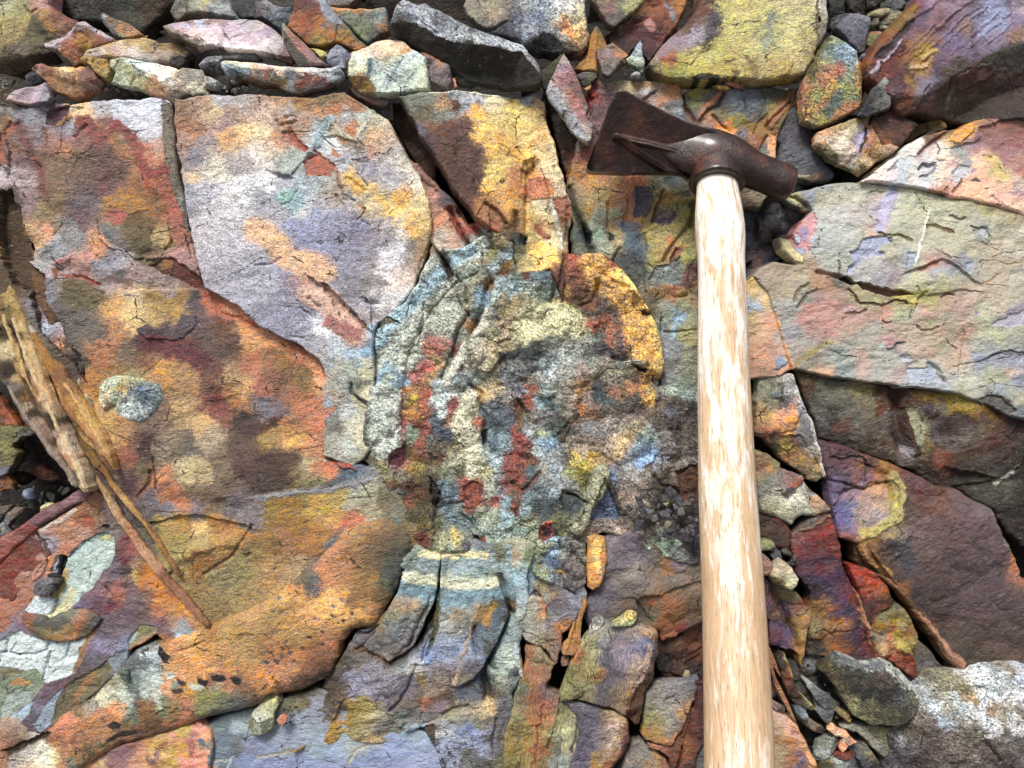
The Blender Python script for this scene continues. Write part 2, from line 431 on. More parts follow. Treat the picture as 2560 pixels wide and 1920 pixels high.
def build_ground():
    xs = np.concatenate([-np.geomspace(120,2.2,40),np.arange(-2.1,2.11,0.03),np.geomspace(2.2,120,40)])
    ys = np.concatenate([-np.geomspace(120,1.6,40),np.arange(-1.5,0.9,0.03),np.geomspace(0.95,60,30)])
    X, Y = np.meshgrid(xs, ys); x = X.ravel(); y = Y.ravel()
    z = 0.02 * fbm(x * 6, y * 6, 21, 4) + 0.03 * fbm(x, y, 22, 3)
    W = np.stack([x, y, z], 1)
    n = len(xs); m_ = len(ys); I = np.arange(n * m_).reshape(m_, n)
    q = np.stack([I[:-1,:-1],I[:-1,1:],I[1:,1:],I[1:,:-1]],-1).reshape(-1,4)
    t = sstep(fbm(x * 3, y * 3, 25, 4) + 0.5)[:, None]
    col = colr('7a6f66') * t + colr('5c564f') * (1 - t)
    o = mesh_object('ground', W, q, col, W / S, mat('mud'))
    tag(o,'gravelly ground at the foot of the outcrop',None,None,'structure')
build_ground()
BED = 'slabs and blocks of the outcrop'
LED = 'loose stones on the ledge'
# ================================================================ big slabs of the face
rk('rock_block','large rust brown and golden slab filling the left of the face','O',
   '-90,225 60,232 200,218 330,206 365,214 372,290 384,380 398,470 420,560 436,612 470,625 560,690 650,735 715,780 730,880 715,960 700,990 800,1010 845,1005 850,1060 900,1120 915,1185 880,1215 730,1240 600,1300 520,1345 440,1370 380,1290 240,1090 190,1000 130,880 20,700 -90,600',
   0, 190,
   ['00:-200 950 7a7468 60 930 858078 250 1000 8a8c96 520 960 6a5060 620 880 c8b090 750 950 d0b088 850 900 a8a8b0 1000 900 b8c0cc 1100 1000 c4c8d4 1300 950 c0c8d8 1380 1080 c0bcc4 1250 1150 b4b0bc 1050 1050 b0b4c4 600 1080 9a9aa8 560 1180 9a7874 700 1150 8a6460 950 1120 7e5a5c 1000 1200 a07850 1100 1350 a06c3c 830 1120 a06848 1200 1450 a87040 1300 1300 b06a40 1380 1250 b09080 1400 1400 b87848 1450 1600 a85c34 1350 1550 b06030 900 1350 745a54 1000 1450 7c6258 700 1450 7a6658 500 1450 806a58 450 1300 8c6c5c 550 1300 a07458 250 1200 8a7a80 150 1400 907c7c 60 1150 84684a 60 1350 84583a 60 1500 b0a4a8 180 1580 a89898 900 1600 7c5c58 -150 1300 6a5040',
    '01:60 300 5a4838 150 700 5c4834 100 100 625046 250 80 8c7878 400 250 8a7a5c 500 120 806c50 750 100 74686c 700 200 7a6468 400 330 c89878 300 400 c8a47c 240 480 d0a878 600 350 8c8c8c 500 450 98a0a8 350 580 a0a0a0 750 500 b88878 830 440 c8946c 650 620 b08c80 500 700 a89c9c 900 600 8c90a0 1000 650 9c98a0 900 750 a49494 1200 750 a08c88 1100 850 b09888 1400 800 a49490 950 350 74787c 1000 250 887c68 1150 200 6c5838 1250 350 6c5c40 1300 480 6e6044 1400 380 b8a070 950 150 a08050 1100 80 94703c 1250 120 8c6840 1500 200 a85c40 1480 350 9c5840 1550 550 a4807c 1650 650 9c7c78 600 850 6c6044 700 950 6c6048 550 1050 6c6460 700 1150 6c6864 800 900 6e6248 600 1250 686058 400 850 808088 850 1250 746a60 1000 1000 c09860 1150 1100 c8ac78 1200 900 bca888 1350 950 a48850 1550 1000 a48450 1500 900 987c48 1300 1150 b09868 950 1300 a86c38 1000 1200 ac7840 900 1450 b07438 1100 1380 847060 1250 1270 645458 1450 1250 6c5c5c 1700 1150 685858 1650 950 5e5458 1750 1250 645450 1900 1150 6a4c38 1850 900 b46430 1950 1000 c47838 2100 1050 c88840 1900 1400 6c5850 2050 1300 6c5448 2150 1250 c89860 2180 1500 b87038 1450 1330 74343c 1650 1400 74383c 1300 1420 94603c 1400 1530 b48848 1600 1550 a88458 1800 1550 745048 2000 1600 a88c68 1000 1600 a88858 850 1640 b08040 700 1500 60544c',
    '11:0 1130 d07c38 100 1200 c88c48 250 1250 d08838 350 1350 c87840 450 1400 b87040 550 1500 d08840 600 1600 d09050 250 1450 906838 100 1500 a0683c 150 1620 8c6040 400 1600 7c6440',
    '12:50 60 b06848 150 200 74686c 250 250 6c6060 50 200 7c7480 350 150 a0622c 450 250 b06c34 530 350 c87440 480 550 c88448 250 330 b07838 300 450 c89c54 150 300 583c2c 60 350 583e30 150 480 a08450 100 600 4c3834 200 750 544038 300 650 5c4838 100 850 584840 450 680 a89878 550 720 c07c38 600 700 c06c30 500 850 888060 650 830 687878 780 780 586878 820 840 507898 400 950 8c8050 300 1050 947434 150 1150 8c7434 350 1200 98742c 500 1000 b09040 650 1050 a89048 250 1350 a06c2c 150 1400 8c6c30 400 1300 9c742c 500 1400 986c28 700 1150 bc9044 780 1230 b86438 850 1180 c07038 880 1250 b87c48 750 950 a08c50 850 1000 a8a894 950 950 a8a490 1000 1100 a09880 1050 1200 948c74 950 1300 a06c38 800 1350 7c7c70 700 1450 707070 1100 1000 78705c 1150 1200 707868 550 1550 686868 350 1600 a89068 150 1600 a88858 450 1300 a07030 1200 1350 946c34 1100 1450 9c6428 1250 1450 946428 1000 1400 74705c 850 1500 6c6c60 1000 1550 9c6830 820 1600 a07840 1250 1600 6c7468 1300 1300 80704c',
    '02:1050 30 b8b890 1400 200 80685c 1550 250 b09468 1750 350 c0a070 1900 150 7c3c38 1850 250 945040 2000 100 a87848 2100 50 c09868 1800 450 a89880 1650 550 706860 1500 600 7c705c 1600 750 b8a880 1750 750 ac9c78 1900 650 786858 2100 350 50403c 2050 500 645048 2150 750 5c4440 1300 300 7c685c 1150 500 7c5440 1050 600 9c5c34 1280 550 4c2c30 1400 580 8c7c6c 1250 750 746450 1050 830 6c5854 1130 850 5c3c40 1050 450 a88050 950 450 b09058 1400 800 c07838 1450 950 b07038 1550 980 b87030 1650 900 7c6c54 1900 900 746454 1800 1000 746450 1300 1000 706870 1450 1100 7c747c 1700 1100 807478 2000 1100 746c70 2150 1150 7c7474 1400 1250 a0884c 1550 1200 ac8840 1700 1200 d0b070 1850 1220 b0843c 2000 1250 b0803c 1500 1350 948450 1700 1350 a49060 1850 1400 a88848 1550 1500 9c8c58 1700 1530 8c6428 1850 1500 8c6024 2100 1350 a07840 2150 1450 8c7848 2050 1550 8c8054 1900 1600 8c8460 1300 1250 747054 1200 1150 706464 1250 1400 605858'],
   ov=[('P','00: 1400,850 1490,920 1520,1150 1580,1660 1490,1660 1440,1450 1400,1100','827a6e',-4),
       ('P', '01: 1510,0 1590,0 1630,350 1560,200', '82807c', -4),
       ('R','00: 1402,850 1395,1100 1450,1450 1500,1700 1580,2000',0,0.4,12),
       ('T','01: 980,820 780,800 600,740 420,640 240,600 230,480',-26,5,55),
       ('T', '01: 1700,830 1350,850 950,870', -14, 6, 60),
       ('P','01: 0,0 100,0 180,200 240,480 240,620 400,720 380,850 430,980 520,1150 640,1370 690,1400 730,1640 640,1500 380,1240 250,840 120,760 0,560','584630',-30,6),  # shadowed, turned left side of the slab painted dark brown
       ('P','01: 240,640 400,720 380,850 430,980 520,1150 560,1250 640,1370 600,1420 480,1330 380,1100 260,850','6e5032',14,5),
       ('P','01: 1190,1180 1290,1140 1340,1190 1420,1160 1480,1230 1560,1060 1680,1060 1700,1150 1560,1280 1280,1280','60545a',6,4),
       ('S','01: 1250,1320 1400,1300 1600,1380 1750,1460',42,'703038'),
       ('P','01: 1290,640 1400,570 1500,580 1600,650 1660,690 1750,730 1750,850 1600,790 1400,700','743820',-8,3),
       ('P','01: 1340,600 1440,570 1490,600 1480,660 1400,680','8c5c28',2,3),
       ('P','01: 420,620 520,570 600,550 590,590 480,630','b87c74',4,3),
       ('P', '01: 450,650 500,660 510,720 490,770', '8c4c28', -5, 3),
       ('S','01: 520,720 600,745 640,730 720,750 790,790',10,'a84c34',-4),
       ('P','01: 870,40 1000,20 1250,60 1290,150 1130,190 880,160','9c743c',2,5),
       ('P','01: 830,280 900,190 1050,200 1280,220 1430,200 1470,400 1400,560 1270,590 1160,560 1000,500 840,380',None,9,6),
       ('T','01: 1440,200 1470,400 1400,570 1200,570 1000,500 840,380 820,280',-9,4,30),
       ('S', '01: 940,200 1060,210 1000,250', 26, 'a85848'),
       ('S','00: 700,1040 780,1060 850,1250 980,1080 1060,1120 1150,1220 1200,1290 1220,1420 1300,1500 1420,1480',26,'90483c'),
       ('C','00: 70,930 20,1030',12,5),('C','00: 160,1080 240,1250 340,1500 380,1660',14,9,'7c3c2c'),
       ('P','00: 80,1040 140,1110 60,1250 90,1450 20,1430 0,1300','9c5c3c',-7,3),
       ('T', '00: 60,1160 130,1320 90,1480 20,1430', 10, 4, 30),
       ('C', '00: 650,1190 760,1090', 8, 8),
       ('P','00: 360,1060 420,1180 400,1250 370,1160','94603c',-5,3),
       ('P','00: 400,960 600,900 580,980 470,1080 380,1060','5c3c4c',-8,4),
       ('P','00: 600,960 640,1000 500,1100 470,1080','a88048',4,3),
       ('C','11: 0,1040 130,1150 300,1290 480,1370 580,1450 610,1600',11,9,'b85830'),
       ('C','01: 1760,860 1900,1050 2050,1090 2212,1150',9,8,'b05c28'),
       ('B',430,640,60,-9),('B',300,560,70,14),('B',330,900,60,10),('B',480,960,70,-8),
       ('C', '02: 1310,750 1300,850 1180,980', 8, 10, '8c5828'),
       ('T','02: 2100,1110 1900,1080 1650,1050 1440,1040 1340,900 1330,700',-9,4,40),
       ('T','02: 2120,1230 1950,1180 1700,1130 1550,1140 1300,1210',10,4,50),
       ('C', '02: 2180,1220 2080,1370 1960,1520 1760,1650', 8, 9), 
       ('T','02: 2040,1460 1850,1460 1700,1520 1540,1590',16,26,50),
       ('P','12: 640,610 700,630 800,680 870,750 800,730 700,700','a04c20',8,3),
       ('P', '12: 560,650 600,660 640,640 620,690', 'a8a898', 4, 2),
       ('S','12: 0,980 250,940 600,910 850,850 1060,790',16,'88888c',2),
       ('T','12: 1060,800 850,870 560,920 200,960 0,980',-7,4,40),
       ('P','12: 500,1560 640,1400 700,1320 620,1450 640,1600 460,1640','6c6c74',-4,4),
       ('C','12: 1100,1290 900,1450 700,1600',7,9),('T','12: 1100,1290 900,1450 780,1540',-12,4,40),
       ('C', '12: 1380,1530 1300,1600 1220,1650', 9, 14),
       ],
   FA=20, FS=150, NA=7, NS=45, m='grith', bev=8, bevd=5, group=BED)
rk('nodule','pale green and blue grey oval nodule set in the brown slab at the left','02',
   '850,20 900,-50 980,-90 1100,-80 1250,-40 1380,-20 1430,10 1425,120 1380,220 1280,310 1180,340 1060,310 980,240 990,190 900,240 850,200 840,110',6,60,
   ['920 130 d8c8a0 880 50 b8c0a8 1000 0 b0bca0 1150 0 a8a888 1100 60 b09858 1050 130 a8b0a0 1250 100 5c7890 1350 60 788c88 1380 150 647874 1200 200 a0b0b0 1120 260 c0ccc8 1250 280 98a8a4 1050 230 b0b8a8 950 190 b8a888'],
   ov=[('T','1000,190 1050,100 1150,40 1300,20',5,8,40)],FA=5,FS=50,NA=3,m='rough',dome=10,bev=16,rag=2,cat='nodule')
rk('rock_block','smooth violet grey slab with golden and white stains, left of the dark crevice','O',
   '376,218 430,206 520,203 650,208 745,201 765,212 800,232 840,262 870,320 905,380 924,430 930,475 926,520 912,575 880,640 845,680 812,700 806,720 808,850 812,885 806,935 790,985 760,1010 700,985 700,935 694,870 706,815 690,778 640,742 562,706 520,665 440,620 432,590 420,540 402,470 386,330',6,150,
   ['00:1600 950 8c7058 1550 1050 a07858 1750 900 a88c78 1900 870 a8a8b0 2100 850 a8a4a0 1850 950 d0b890 1700 1150 a87c60 1600 1250 a88878 1800 1250 9c9090 1700 1400 8c8894 1650 1450 988c8c 2000 1000 a89080 2000 1200 c09c70 2100 1150 d8b888 1950 1050 a89090 2100 1400 a8a0a0 1900 1500 d8d0c0 1700 1550 c8b498 1650 1640 a0a0b0 1800 1620 b8b8c4 2100 1600 d0d0d4',
    '10:50 900 b09890 200 850 a88868 400 880 9c7848 600 830 8c7858 750 830 98805c 300 950 b0a098 100 1000 c8b0a0 50 1150 e0c8a0 150 1300 c8b4a0 50 1400 d0c8c0 100 1550 d8d8dc 250 1600 a0a0b0 250 1100 a88468 300 1200 b08c78 200 1200 b89070 400 1100 a88c78 700 930 b87838 850 900 a87040 620 960 b8804c 780 1000 a8a8a8 720 1080 b09c84 850 1100 b07c48 800 1150 a87848 700 1150 98786c 600 1100 90a0a4 580 1200 a8b8bc 700 1220 c8ccc8 850 1250 a8a498 950 1000 a8b0a8 930 1100 b0b0a4 1020 1050 c0b8a4 1000 950 a8a890 1050 1150 c8a884 1100 1200 b8a08c 1000 1250 b89078 1150 1330 b4aca8 900 1350 9c94a0 750 1350 a09ca8 1100 1450 a8a4ac 1000 1450 9490a0 1250 1450 c0b8ac 1350 1560 d0c8b8 1200 1550 b8b4b8 1000 1540 98949c 850 1580 c8a860 900 1620 d8a848 1000 1640 d0b070 1250 1640 c89c50 1100 1600 b0aca4 300 1400 98a098 400 1350 a8b0a8 250 1480 8c9490 600 1550 9ca8ac 500 1500 8c9090 400 1600 9cacb4 580 1350 b8c0c0 680 1450 a8b0b4 700 1600 a8a098',
    '11:60 60 a4a4b0 150 200 acacb4 300 50 88b0b8 400 150 c4c4c4 550 120 a8a4ac 700 50 a89c90 850 60 a8a4a8 950 60 c8b890 1100 50 c8ac68 1250 50 cca040 1350 100 c8b88c 1150 150 d8b868 1000 120 c0b090 1200 230 d4bc80 1350 300 d0a860 1450 250 c8ac78 1430 400 a89068 1250 350 c8c0b4 1150 300 a8a0a0 1050 230 98949c 900 300 8884a0 700 250 9494b0 500 230 8c94b4 350 300 8c94b8 250 400 9498b4 400 500 8488a8 600 500 8c90b0 800 500 84849c 1000 500 8c8898 1100 400 948c94 1200 500 c4c4cc 1300 550 a8a09c 1350 480 88807c 1400 560 a48c70 1450 500 a88c68 1350 650 a89488 1180 620 d0ccd0 1120 700 ccc8c8 1250 720 c8b8b0 1180 800 d8c8c0 1100 850 c8c0c0 1230 900 c8c8c8 1050 920 c4c0c0 1000 800 8c8888 900 700 908c9c 700 650 8c8ca4 550 800 8c8c9c 1000 650 9c9498 1080 800 8c8484 850 850 8c8894 300 700 9090b0 150 600 9898ac 50 500 a8a8b4 30 400 b8b4b8 100 750 a4a4b4 50 900 9898a8 200 900 8c8ca0 350 780 a88c8c 450 800 a88478 350 850 94848c 150 1050 8c8ca4 300 1150 8c8ca4 450 1150 9898a8 400 1050 8888a0 550 1000 9898a8 600 1180 d8d8dc 560 1080 c0c0cc 700 1250 d0d0d0 850 1290 c8c4c0 500 1280 9898a4 650 1350 a8b4bc 750 1330 b0c0c8 600 1400 a4a0a0 900 1150 9c8c8c 950 1000 9894a0 970 1080 a8a0a0 850 1450 98b4c8 950 1350 70a0c0 980 1220 98b8cc 930 1280 80a8c4 900 1500 90a8b0 980 1450 c0bcac 950 1550 b8b498 850 1550 a0a898 750 1500 a8a89c 700 1600 a0a094 900 1640 8c9080 650 1500 9ca4a8',
    '12:480 50 98a0a8 600 50 b0a498 550 150 9098a0 700 100 a89c90 780 60 98a8a8 900 60 b8b498 980 100 c8c4a8 930 150 b0a888 620 200 9098a0 650 300 808078 700 400 807c74 800 250 b8bcb8 900 250 c0bca8 950 350 d0ccc0 880 400 b8b4a0 1000 300 a8a488 950 450 c0b8a0 600 450 949088 700 500 a8a498 820 520 b0b8b0 900 580 a8a490'],
   ov=[('C','10: 170,1040 190,1080 250,1060 340,1045',6,7),('C','10: 250,1015 320,1000 350,1010',5,5),
       ('P','10: 200,1150 300,1130 370,1200 440,1250 430,1300 330,1260 230,1200','a07060',-5,4),
       ('S', '10: 300,1140 340,1200 430,1270', 14, '9c4c28', -3),
       ('P','10: 400,1400 500,1320 560,1340 690,1440 640,1520 560,1530 450,1510','a4582c',-8,3),
       ('T', '10: 740,1640 690,1450 560,1330 400,1400', -7, 4, 40),
       ('P','10: 160,1480 400,1330 490,1290 400,1400 300,1520','9ca8a0',6,3),
       ('T', '10: 160,1490 280,1525', -10, 3, 26),
       ('P','11: 210,0 360,-20 300,80 220,110 200,60','80b0a8',4,3),
       ('S', '10: 640,1020 560,1150 480,1300', 22, '8ca8b0', 4),
       ('P','10: 640,1030 850,1200 870,1240 700,1170 600,1170','b0a898',6,3),
       ('T', '10: 640,1020 740,1100 850,1190 940,1050', 10, 8, 40),
       ('C','10: 780,1530 880,1600 950,1655',6,7),('C','10: 500,1290 680,1440 740,1640',5,6,'9c6030'),
       ('P','10: 640,1290 720,1320 720,1370 650,1350','b47c3c',0,3),
       ('S','11: 0,320 80,345 170,430 230,530 300,590 420,620 540,650 590,690',62,'c8a484',1),
       ('P','11: 540,770 650,840 780,960 870,1060 950,1150 880,1190 780,1130 700,1030 640,920 580,850','786860',-14,6),
       ('T','11: 520,760 650,830 780,940 900,1080 960,1150',-18,10,40),
       ('S','11: 480,890 600,930 680,1040 760,1140 860,1240',60,'c0a090',5),
       ('S','11: 640,1120 720,1160 800,1200 860,1235',34,'a86860',2),
       ('C','11: 460,920 520,980 550,990',7,8),('C','11: 700,40 750,110 810,200',6,6),('C','11: 790,50 850,80',5,5),
       ('C','11: 920,250 980,285',4,5),('C','11: 730,355 780,400',5,6),('C','11: 870,105 950,160',5,4,'b87830'),
       ('C','11: 960,955 1050,965',8,12),('T','11: 1050,965 960,955 880,930 780,920',-4,5,20),
       ('C','11: 1410,660 1420,600 1500,470 1550,430',6,7),('C','11: 0,640 100,630 210,580',5,5),
       ('C', '11: 300,1245 420,1260', 5, 5),
       ('T', '12: 0,0 1,1', 0, 3, 3),
       ('B',600,500,160,10),('B',800,900,60,-12),('B',500,320,120,8),
       ('C','12: 820,0 830,80 900,140 980,190 1080,230',7,14,'8c9084'),('T','12: 1080,230 900,140 830,80 820,0',9,8,50),
       ('R','12: 1010,-400 1030,-100 1020,150 1040,300',0.0,0.25,12)],
   FA=14,FS=170,NA=4,NS=50,m='grit',bev=5,bevd=4,dim=0.92,group=BED)
rk('rock_block','orange tan wedge of rock beside the long diagonal crack above the nodule','O',
   '870,330 900,352 940,392 985,440 1010,475 1060,485 1050,520 1005,540 985,560 945,545 925,520 915,470 905,400',-12,120,
   ['11:1430 -60 8c6c60 1500 50 a07868 1480 200 b08870 1600 150 b47c5c 1550 300 b88868 1650 250 b88468 1700 400 c0a08c 1600 400 b0a498 1750 200 98705c 1850 300 b04c40 1800 230 c88c48 1900 400 9c9c94 2000 350 607878 2050 400 6c8888 1650 80 5c5460 1750 120 684438 1900 150 847458 1950 250 907c60'],
   ov=[('C','11: 1670,140 1720,250 1760,340 1830,430 1870,510 1960,540',10,22,'803018'),('C','11: 1760,170 1870,270 1960,390 2010,460',14,30),
       ('S','11: 1670,140 1720,260 1790,350',16,'a0441c',-3),('C','11: 1980,480 2100,440',26,26),('C','10: 1430,1550 1560,1659',8,8)],
   FA=9, FS=70, NA=4, m='grit', bev=8, group=BED, sh=3)
rk('rock_block','tall pillar of golden yellow rock with a dark maroon left face and white rim','O',
   '862,206 905,198 1010,193 1110,184 1158,186 1176,203 1180,240 1196,290 1215,350 1240,455 1232,520 1222,580 1214,645 1188,577 1150,590 1118,588 1108,545 1085,505 1060,490 1030,470 1000,430 975,400 945,345 905,290 885,245',34,190,
   ['10:1350 900 707468 1450 950 6c6450 1300 950 5c4838 1550 1000 787c6c 1650 950 8c9088 1600 900 a88868 1450 830 808478 1750 820 909c9c 1800 900 9ca0a8 1900 850 a8a8b4 1700 900 6c3c2c 1500 1080 7c5438 1400 1150 6c6470 1450 1250 584048 1650 1100 6c4030 1800 1100 684438 1750 1200 604034 1850 1300 604440 1700 1350 5c4030 1600 1450 64442c 1750 1500 543c34 1900 1500 604038 1900 1350 5c4440 1650 1600 5c4430 1850 1640 5c3c34 1900 950 d8a850 2050 850 d8cca8 2100 950 e0c890 2000 1050 e8c070 1950 1150 dcb460 2150 1050 e4c078 2100 1200 d8ac5c 2050 1300 d8b060 2150 1400 e0bc70 2050 1500 e4c070 2000 1600 dcac50',
    '20:50 900 e8c478 150 950 e4c480 100 1100 e0c080 50 1300 d8a850 150 1300 dcb870 30 1450 c88c40 250 1100 d8b880 280 1250 d8c498 300 1350 dcc8a0 350 1500 c8b898 200 1450 c89858 150 1500 bc8448 250 1530 b87c40 330 1600 c89868 100 1600 c87838 50 1640 c89048 400 1600 b8a890 230 800 9c8c70 260 900 a89068',
    '11:1900 50 6c4430 1800 50 6c4030 2000 150 b07838 2100 200 c08038 2050 280 b86830 1950 100 a07040 2150 100 d0a050',
    '21:50 50 d0a860 50 150 c8a058 100 250 b8985c 200 100 d0c088 250 60 c8c0a8 300 150 d4c8a0 350 60 c0b8a0 420 80 a08068 440 150 9c7850 250 250 c0a070 200 350 c8b880 150 450 d0b468 250 450 d8b458 350 480 dcb858 400 560 d8b458 300 560 d8b468 350 350 c8bc94 420 300 c4b494 430 420 b8b090 480 250 b09c88 480 350 a88c70 470 450 98805c 450 550 946838 440 650 8c5830 430 750 70442c 470 600 a8804c 420 800 603c28 60 380 4c5450 30 300 705c38 80 500 8c8c68 50 480 7c7c60 120 560 b8a870'],
   ov=[('P','20: 60,730 190,740 200,830 130,850 70,800','8890a0',3,2),
       ('P','10: 1270,790 1500,770 1900,740 2212,725 2212,760 1900,790 1720,790 1560,810 1400,790','ccccb4',4,3),
       ('R','10: 1680,740 1740,880 1830,950 1900,1100 1960,1280 1990,1450 2010,1800',-0.0,0.42,60),
       ('T', '10: 1990,1260 1850,1290 1750,1330', -6, 4, 30),
       ('R','20: 200,740 250,900 330,1150 400,1350 480,1600 500,1800',0.7,0,40),
       ('P','20: 110,1580 100,1500 170,1450 260,1440 340,1500 380,1640 250,1655 150,1640','c07838',5,3),
       ('T', '20: 110,1600 110,1400 220,1290 190,1250', -14, 6, 60),
       ('P','20: 110,1320 220,1270 190,1400 110,1560 90,1450','b89858',-10,4),
       ('P','20: 100,1380 160,1400 130,1440 90,1410','7c3c20',0,3),
       ('P','21: 350,0 480,0 510,80 510,160 470,170 380,80','a86840',-4,3),('S','21: 370,90 430,150 500,165',10,'8c4c20',-3),
       ('C','21: 30,160 45,280',14,16,'5c2c18'),('C','21: 120,0 130,250 120,400',9,10),('C','21: 0,420 20,500',10,12),
       ('R','21: 340,0 380,150 430,320 470,430 430,600',0.35,0,16),('S','21: 345,0 385,160 430,330 460,440',9,'c8ccc0',3),
       ('C','21: 500,100 490,300 460,560 430,800',8,10),('C','21: 470,500 440,680 400,850',7,10,'5c3820'),
       ('S','21: 230,250 280,290 320,330',20,'a06040',-3),('P','21: 60,330 120,330 120,420 70,430','48545c',-14,3),
       ('C','20: 0,1300 60,1320',5,5),('C','11: 1980,100 2080,150 2150,250',8,12,'6c4018'),('C','10: 1880,1560 1900,1659',5,5)],
   FA=8,FS=110,NA=4,NS=36,m='grit',bev=9,bevd=10,group=BED,warp=9,sh=3)
rk('rock_block','orange and olive face with blue grey patches and fine cracks under the hoe blade','O',
   '1242,330 1300,300 1380,330 1500,350 1512,620 1512,862 1470,855 1428,842 1428,760 1408,690 1380,645 1345,590 1300,560 1240,552 1238,470 1225,400',-14,150,
   ['20:560 1200 906040 600 1300 9c5848 620 1500 a87848 700 1550 b08448 800 1520 b47438 900 1550 a88c60 1000 1560 b06c34 1100 1520 b86c30 1000 1620 b07444 1200 1540 948c68 1250 1600 7c8068 1400 1550 5c6468 1450 1640 6c6858 550 1640 a08860',
    '21:560 50 8c8060 600 150 807850 680 150 9c7838 620 250 8c7c50 550 330 606c60 600 400 505c58 580 480 68705c 700 60 a89060 800 50 a89464 780 200 9ca088 750 300 a0ac94 730 380 8ca08c 850 60 b0843c 900 150 a4a48c 950 60 c08460 1000 120 b4785c 1020 50 b06430 1000 230 b08450 860 300 a88c64 850 400 a8a080 900 380 b0a078 780 450 98a08c 920 450 b0a078 1100 60 5c5c6c 1100 150 64606c 1080 230 c08c50 1150 250 a08850 950 300 748490 1000 350 6c8088 1050 300 7c7c84 1000 450 587484 1080 400 54707c 1020 550 505c64 1080 600 48545c 980 600 4c5454 1100 680 5c6058 1100 500 5c7480 1250 60 8c8050 1300 60 a07c40 1200 100 7c7448 1350 150 8c8454 1280 230 7c6c6c 1350 240 6c6068 1200 350 a89c60 1300 330 b0a470 1400 300 a89c64 1500 100 6c6838 1500 200 9c9458 1450 50 9c8448 1200 450 a09458 1300 450 a89868 1350 430 b07c50 1450 450 a89c68 1540 400 a09460 1500 550 a09c60 1300 550 a88c58 1450 500 a05c2c 1400 600 88988c 1200 600 989058 1250 720 7c8078 1350 700 848880 1250 800 7c7c74 1400 760 7c98b0 1450 700 909078 1550 700 784c48 1500 780 784c40 1400 850 a07048 1350 900 94704c 1500 860 a0885c 1550 900 98845c 1250 900 7c6444 1220 980 6c6450 1300 1000 909488 1500 1000 9c9c80 1450 1080 7c9cac 1350 1080 98a08c 1550 1100 98987c 1320 1200 848c8c 1450 1200 989878 1550 1250 a0986c 1330 1350 848890 1450 1350 7c8484 1550 1400 909078 1400 1500 84807c 1550 1550 8c8c78 1300 1560 807c80 1350 1640 848c84 1500 1640 8c9480'],
   ov=[('C','21: 500,-50 540,150 610,280 660,420 690,480 710,580',12,26,'30383c'),('P','21: 610,290 690,340 690,440 660,430','283840',-16,2),
       ('C','21: 830,100 830,350 860,440',6,10),('P','21: 835,330 890,410 840,415','3c5458',-10,2),('C','21: 930,490 870,620 830,760',7,12),
       ('C','21: 1310,0 1260,130 1220,260',8,14),('C','21: 1550,230 1500,330 1420,420 1300,600',8,14),('C','21: 1570,120 1555,280',12,26),
       ('T','21: 1140,900 1120,620 1150,450 1140,350 1210,280',15,7,160),('S','21: 1150,330 1250,285 1350,270',8,'b0a060',3),
       ('P','21: 1060,-40 1200,-40 1230,60 1180,150 1100,230 1060,230 1070,100','5c5868',-5,3),
       ('P','21: 1210,250 1380,220 1400,180 1360,270 1240,290','686068',-4,3),
       ('P','21: 1240,640 1360,640 1440,560 1460,700 1460,780 1350,800 1240,760 1180,780','7c8480',-7,4),
       ('P','21: 1220,660 1260,650 1240,700','98b0b0',2,2),('P','21: 1310,670 1370,640 1370,670 1320,690','98b0b0',2,2),
       ('T','21: 1600,910 1450,920 1350,950 1200,1010',-12,6,60),('C','21: 1410,920 1480,900 1520,890',7,12),
       ('S','21: 1500,1060 1430,1120 1390,1180 1380,1260',12,'84a4b8',1),('C','21: 1320,1215 1450,1210 1600,1190',5,8),
       ('C','21: 1290,1090 1290,1300 1310,1650',5,8),('T','21: 1290,1050 1290,1659',6,5,14),('C','21: 1240,920 1260,880',5,6),
       ('C','21: 1420,500 1390,560 1370,610',7,10,'783c1c'),('C','21: 1130,250 1170,190 1230,60',5,6),
       ('C', '21: 1000,60 1010,150 960,290', 6, 7)],
   FA=11,FS=75,NA=4,NS=34,m='grit',bev=8,group=BED,warp=9,sh=3)
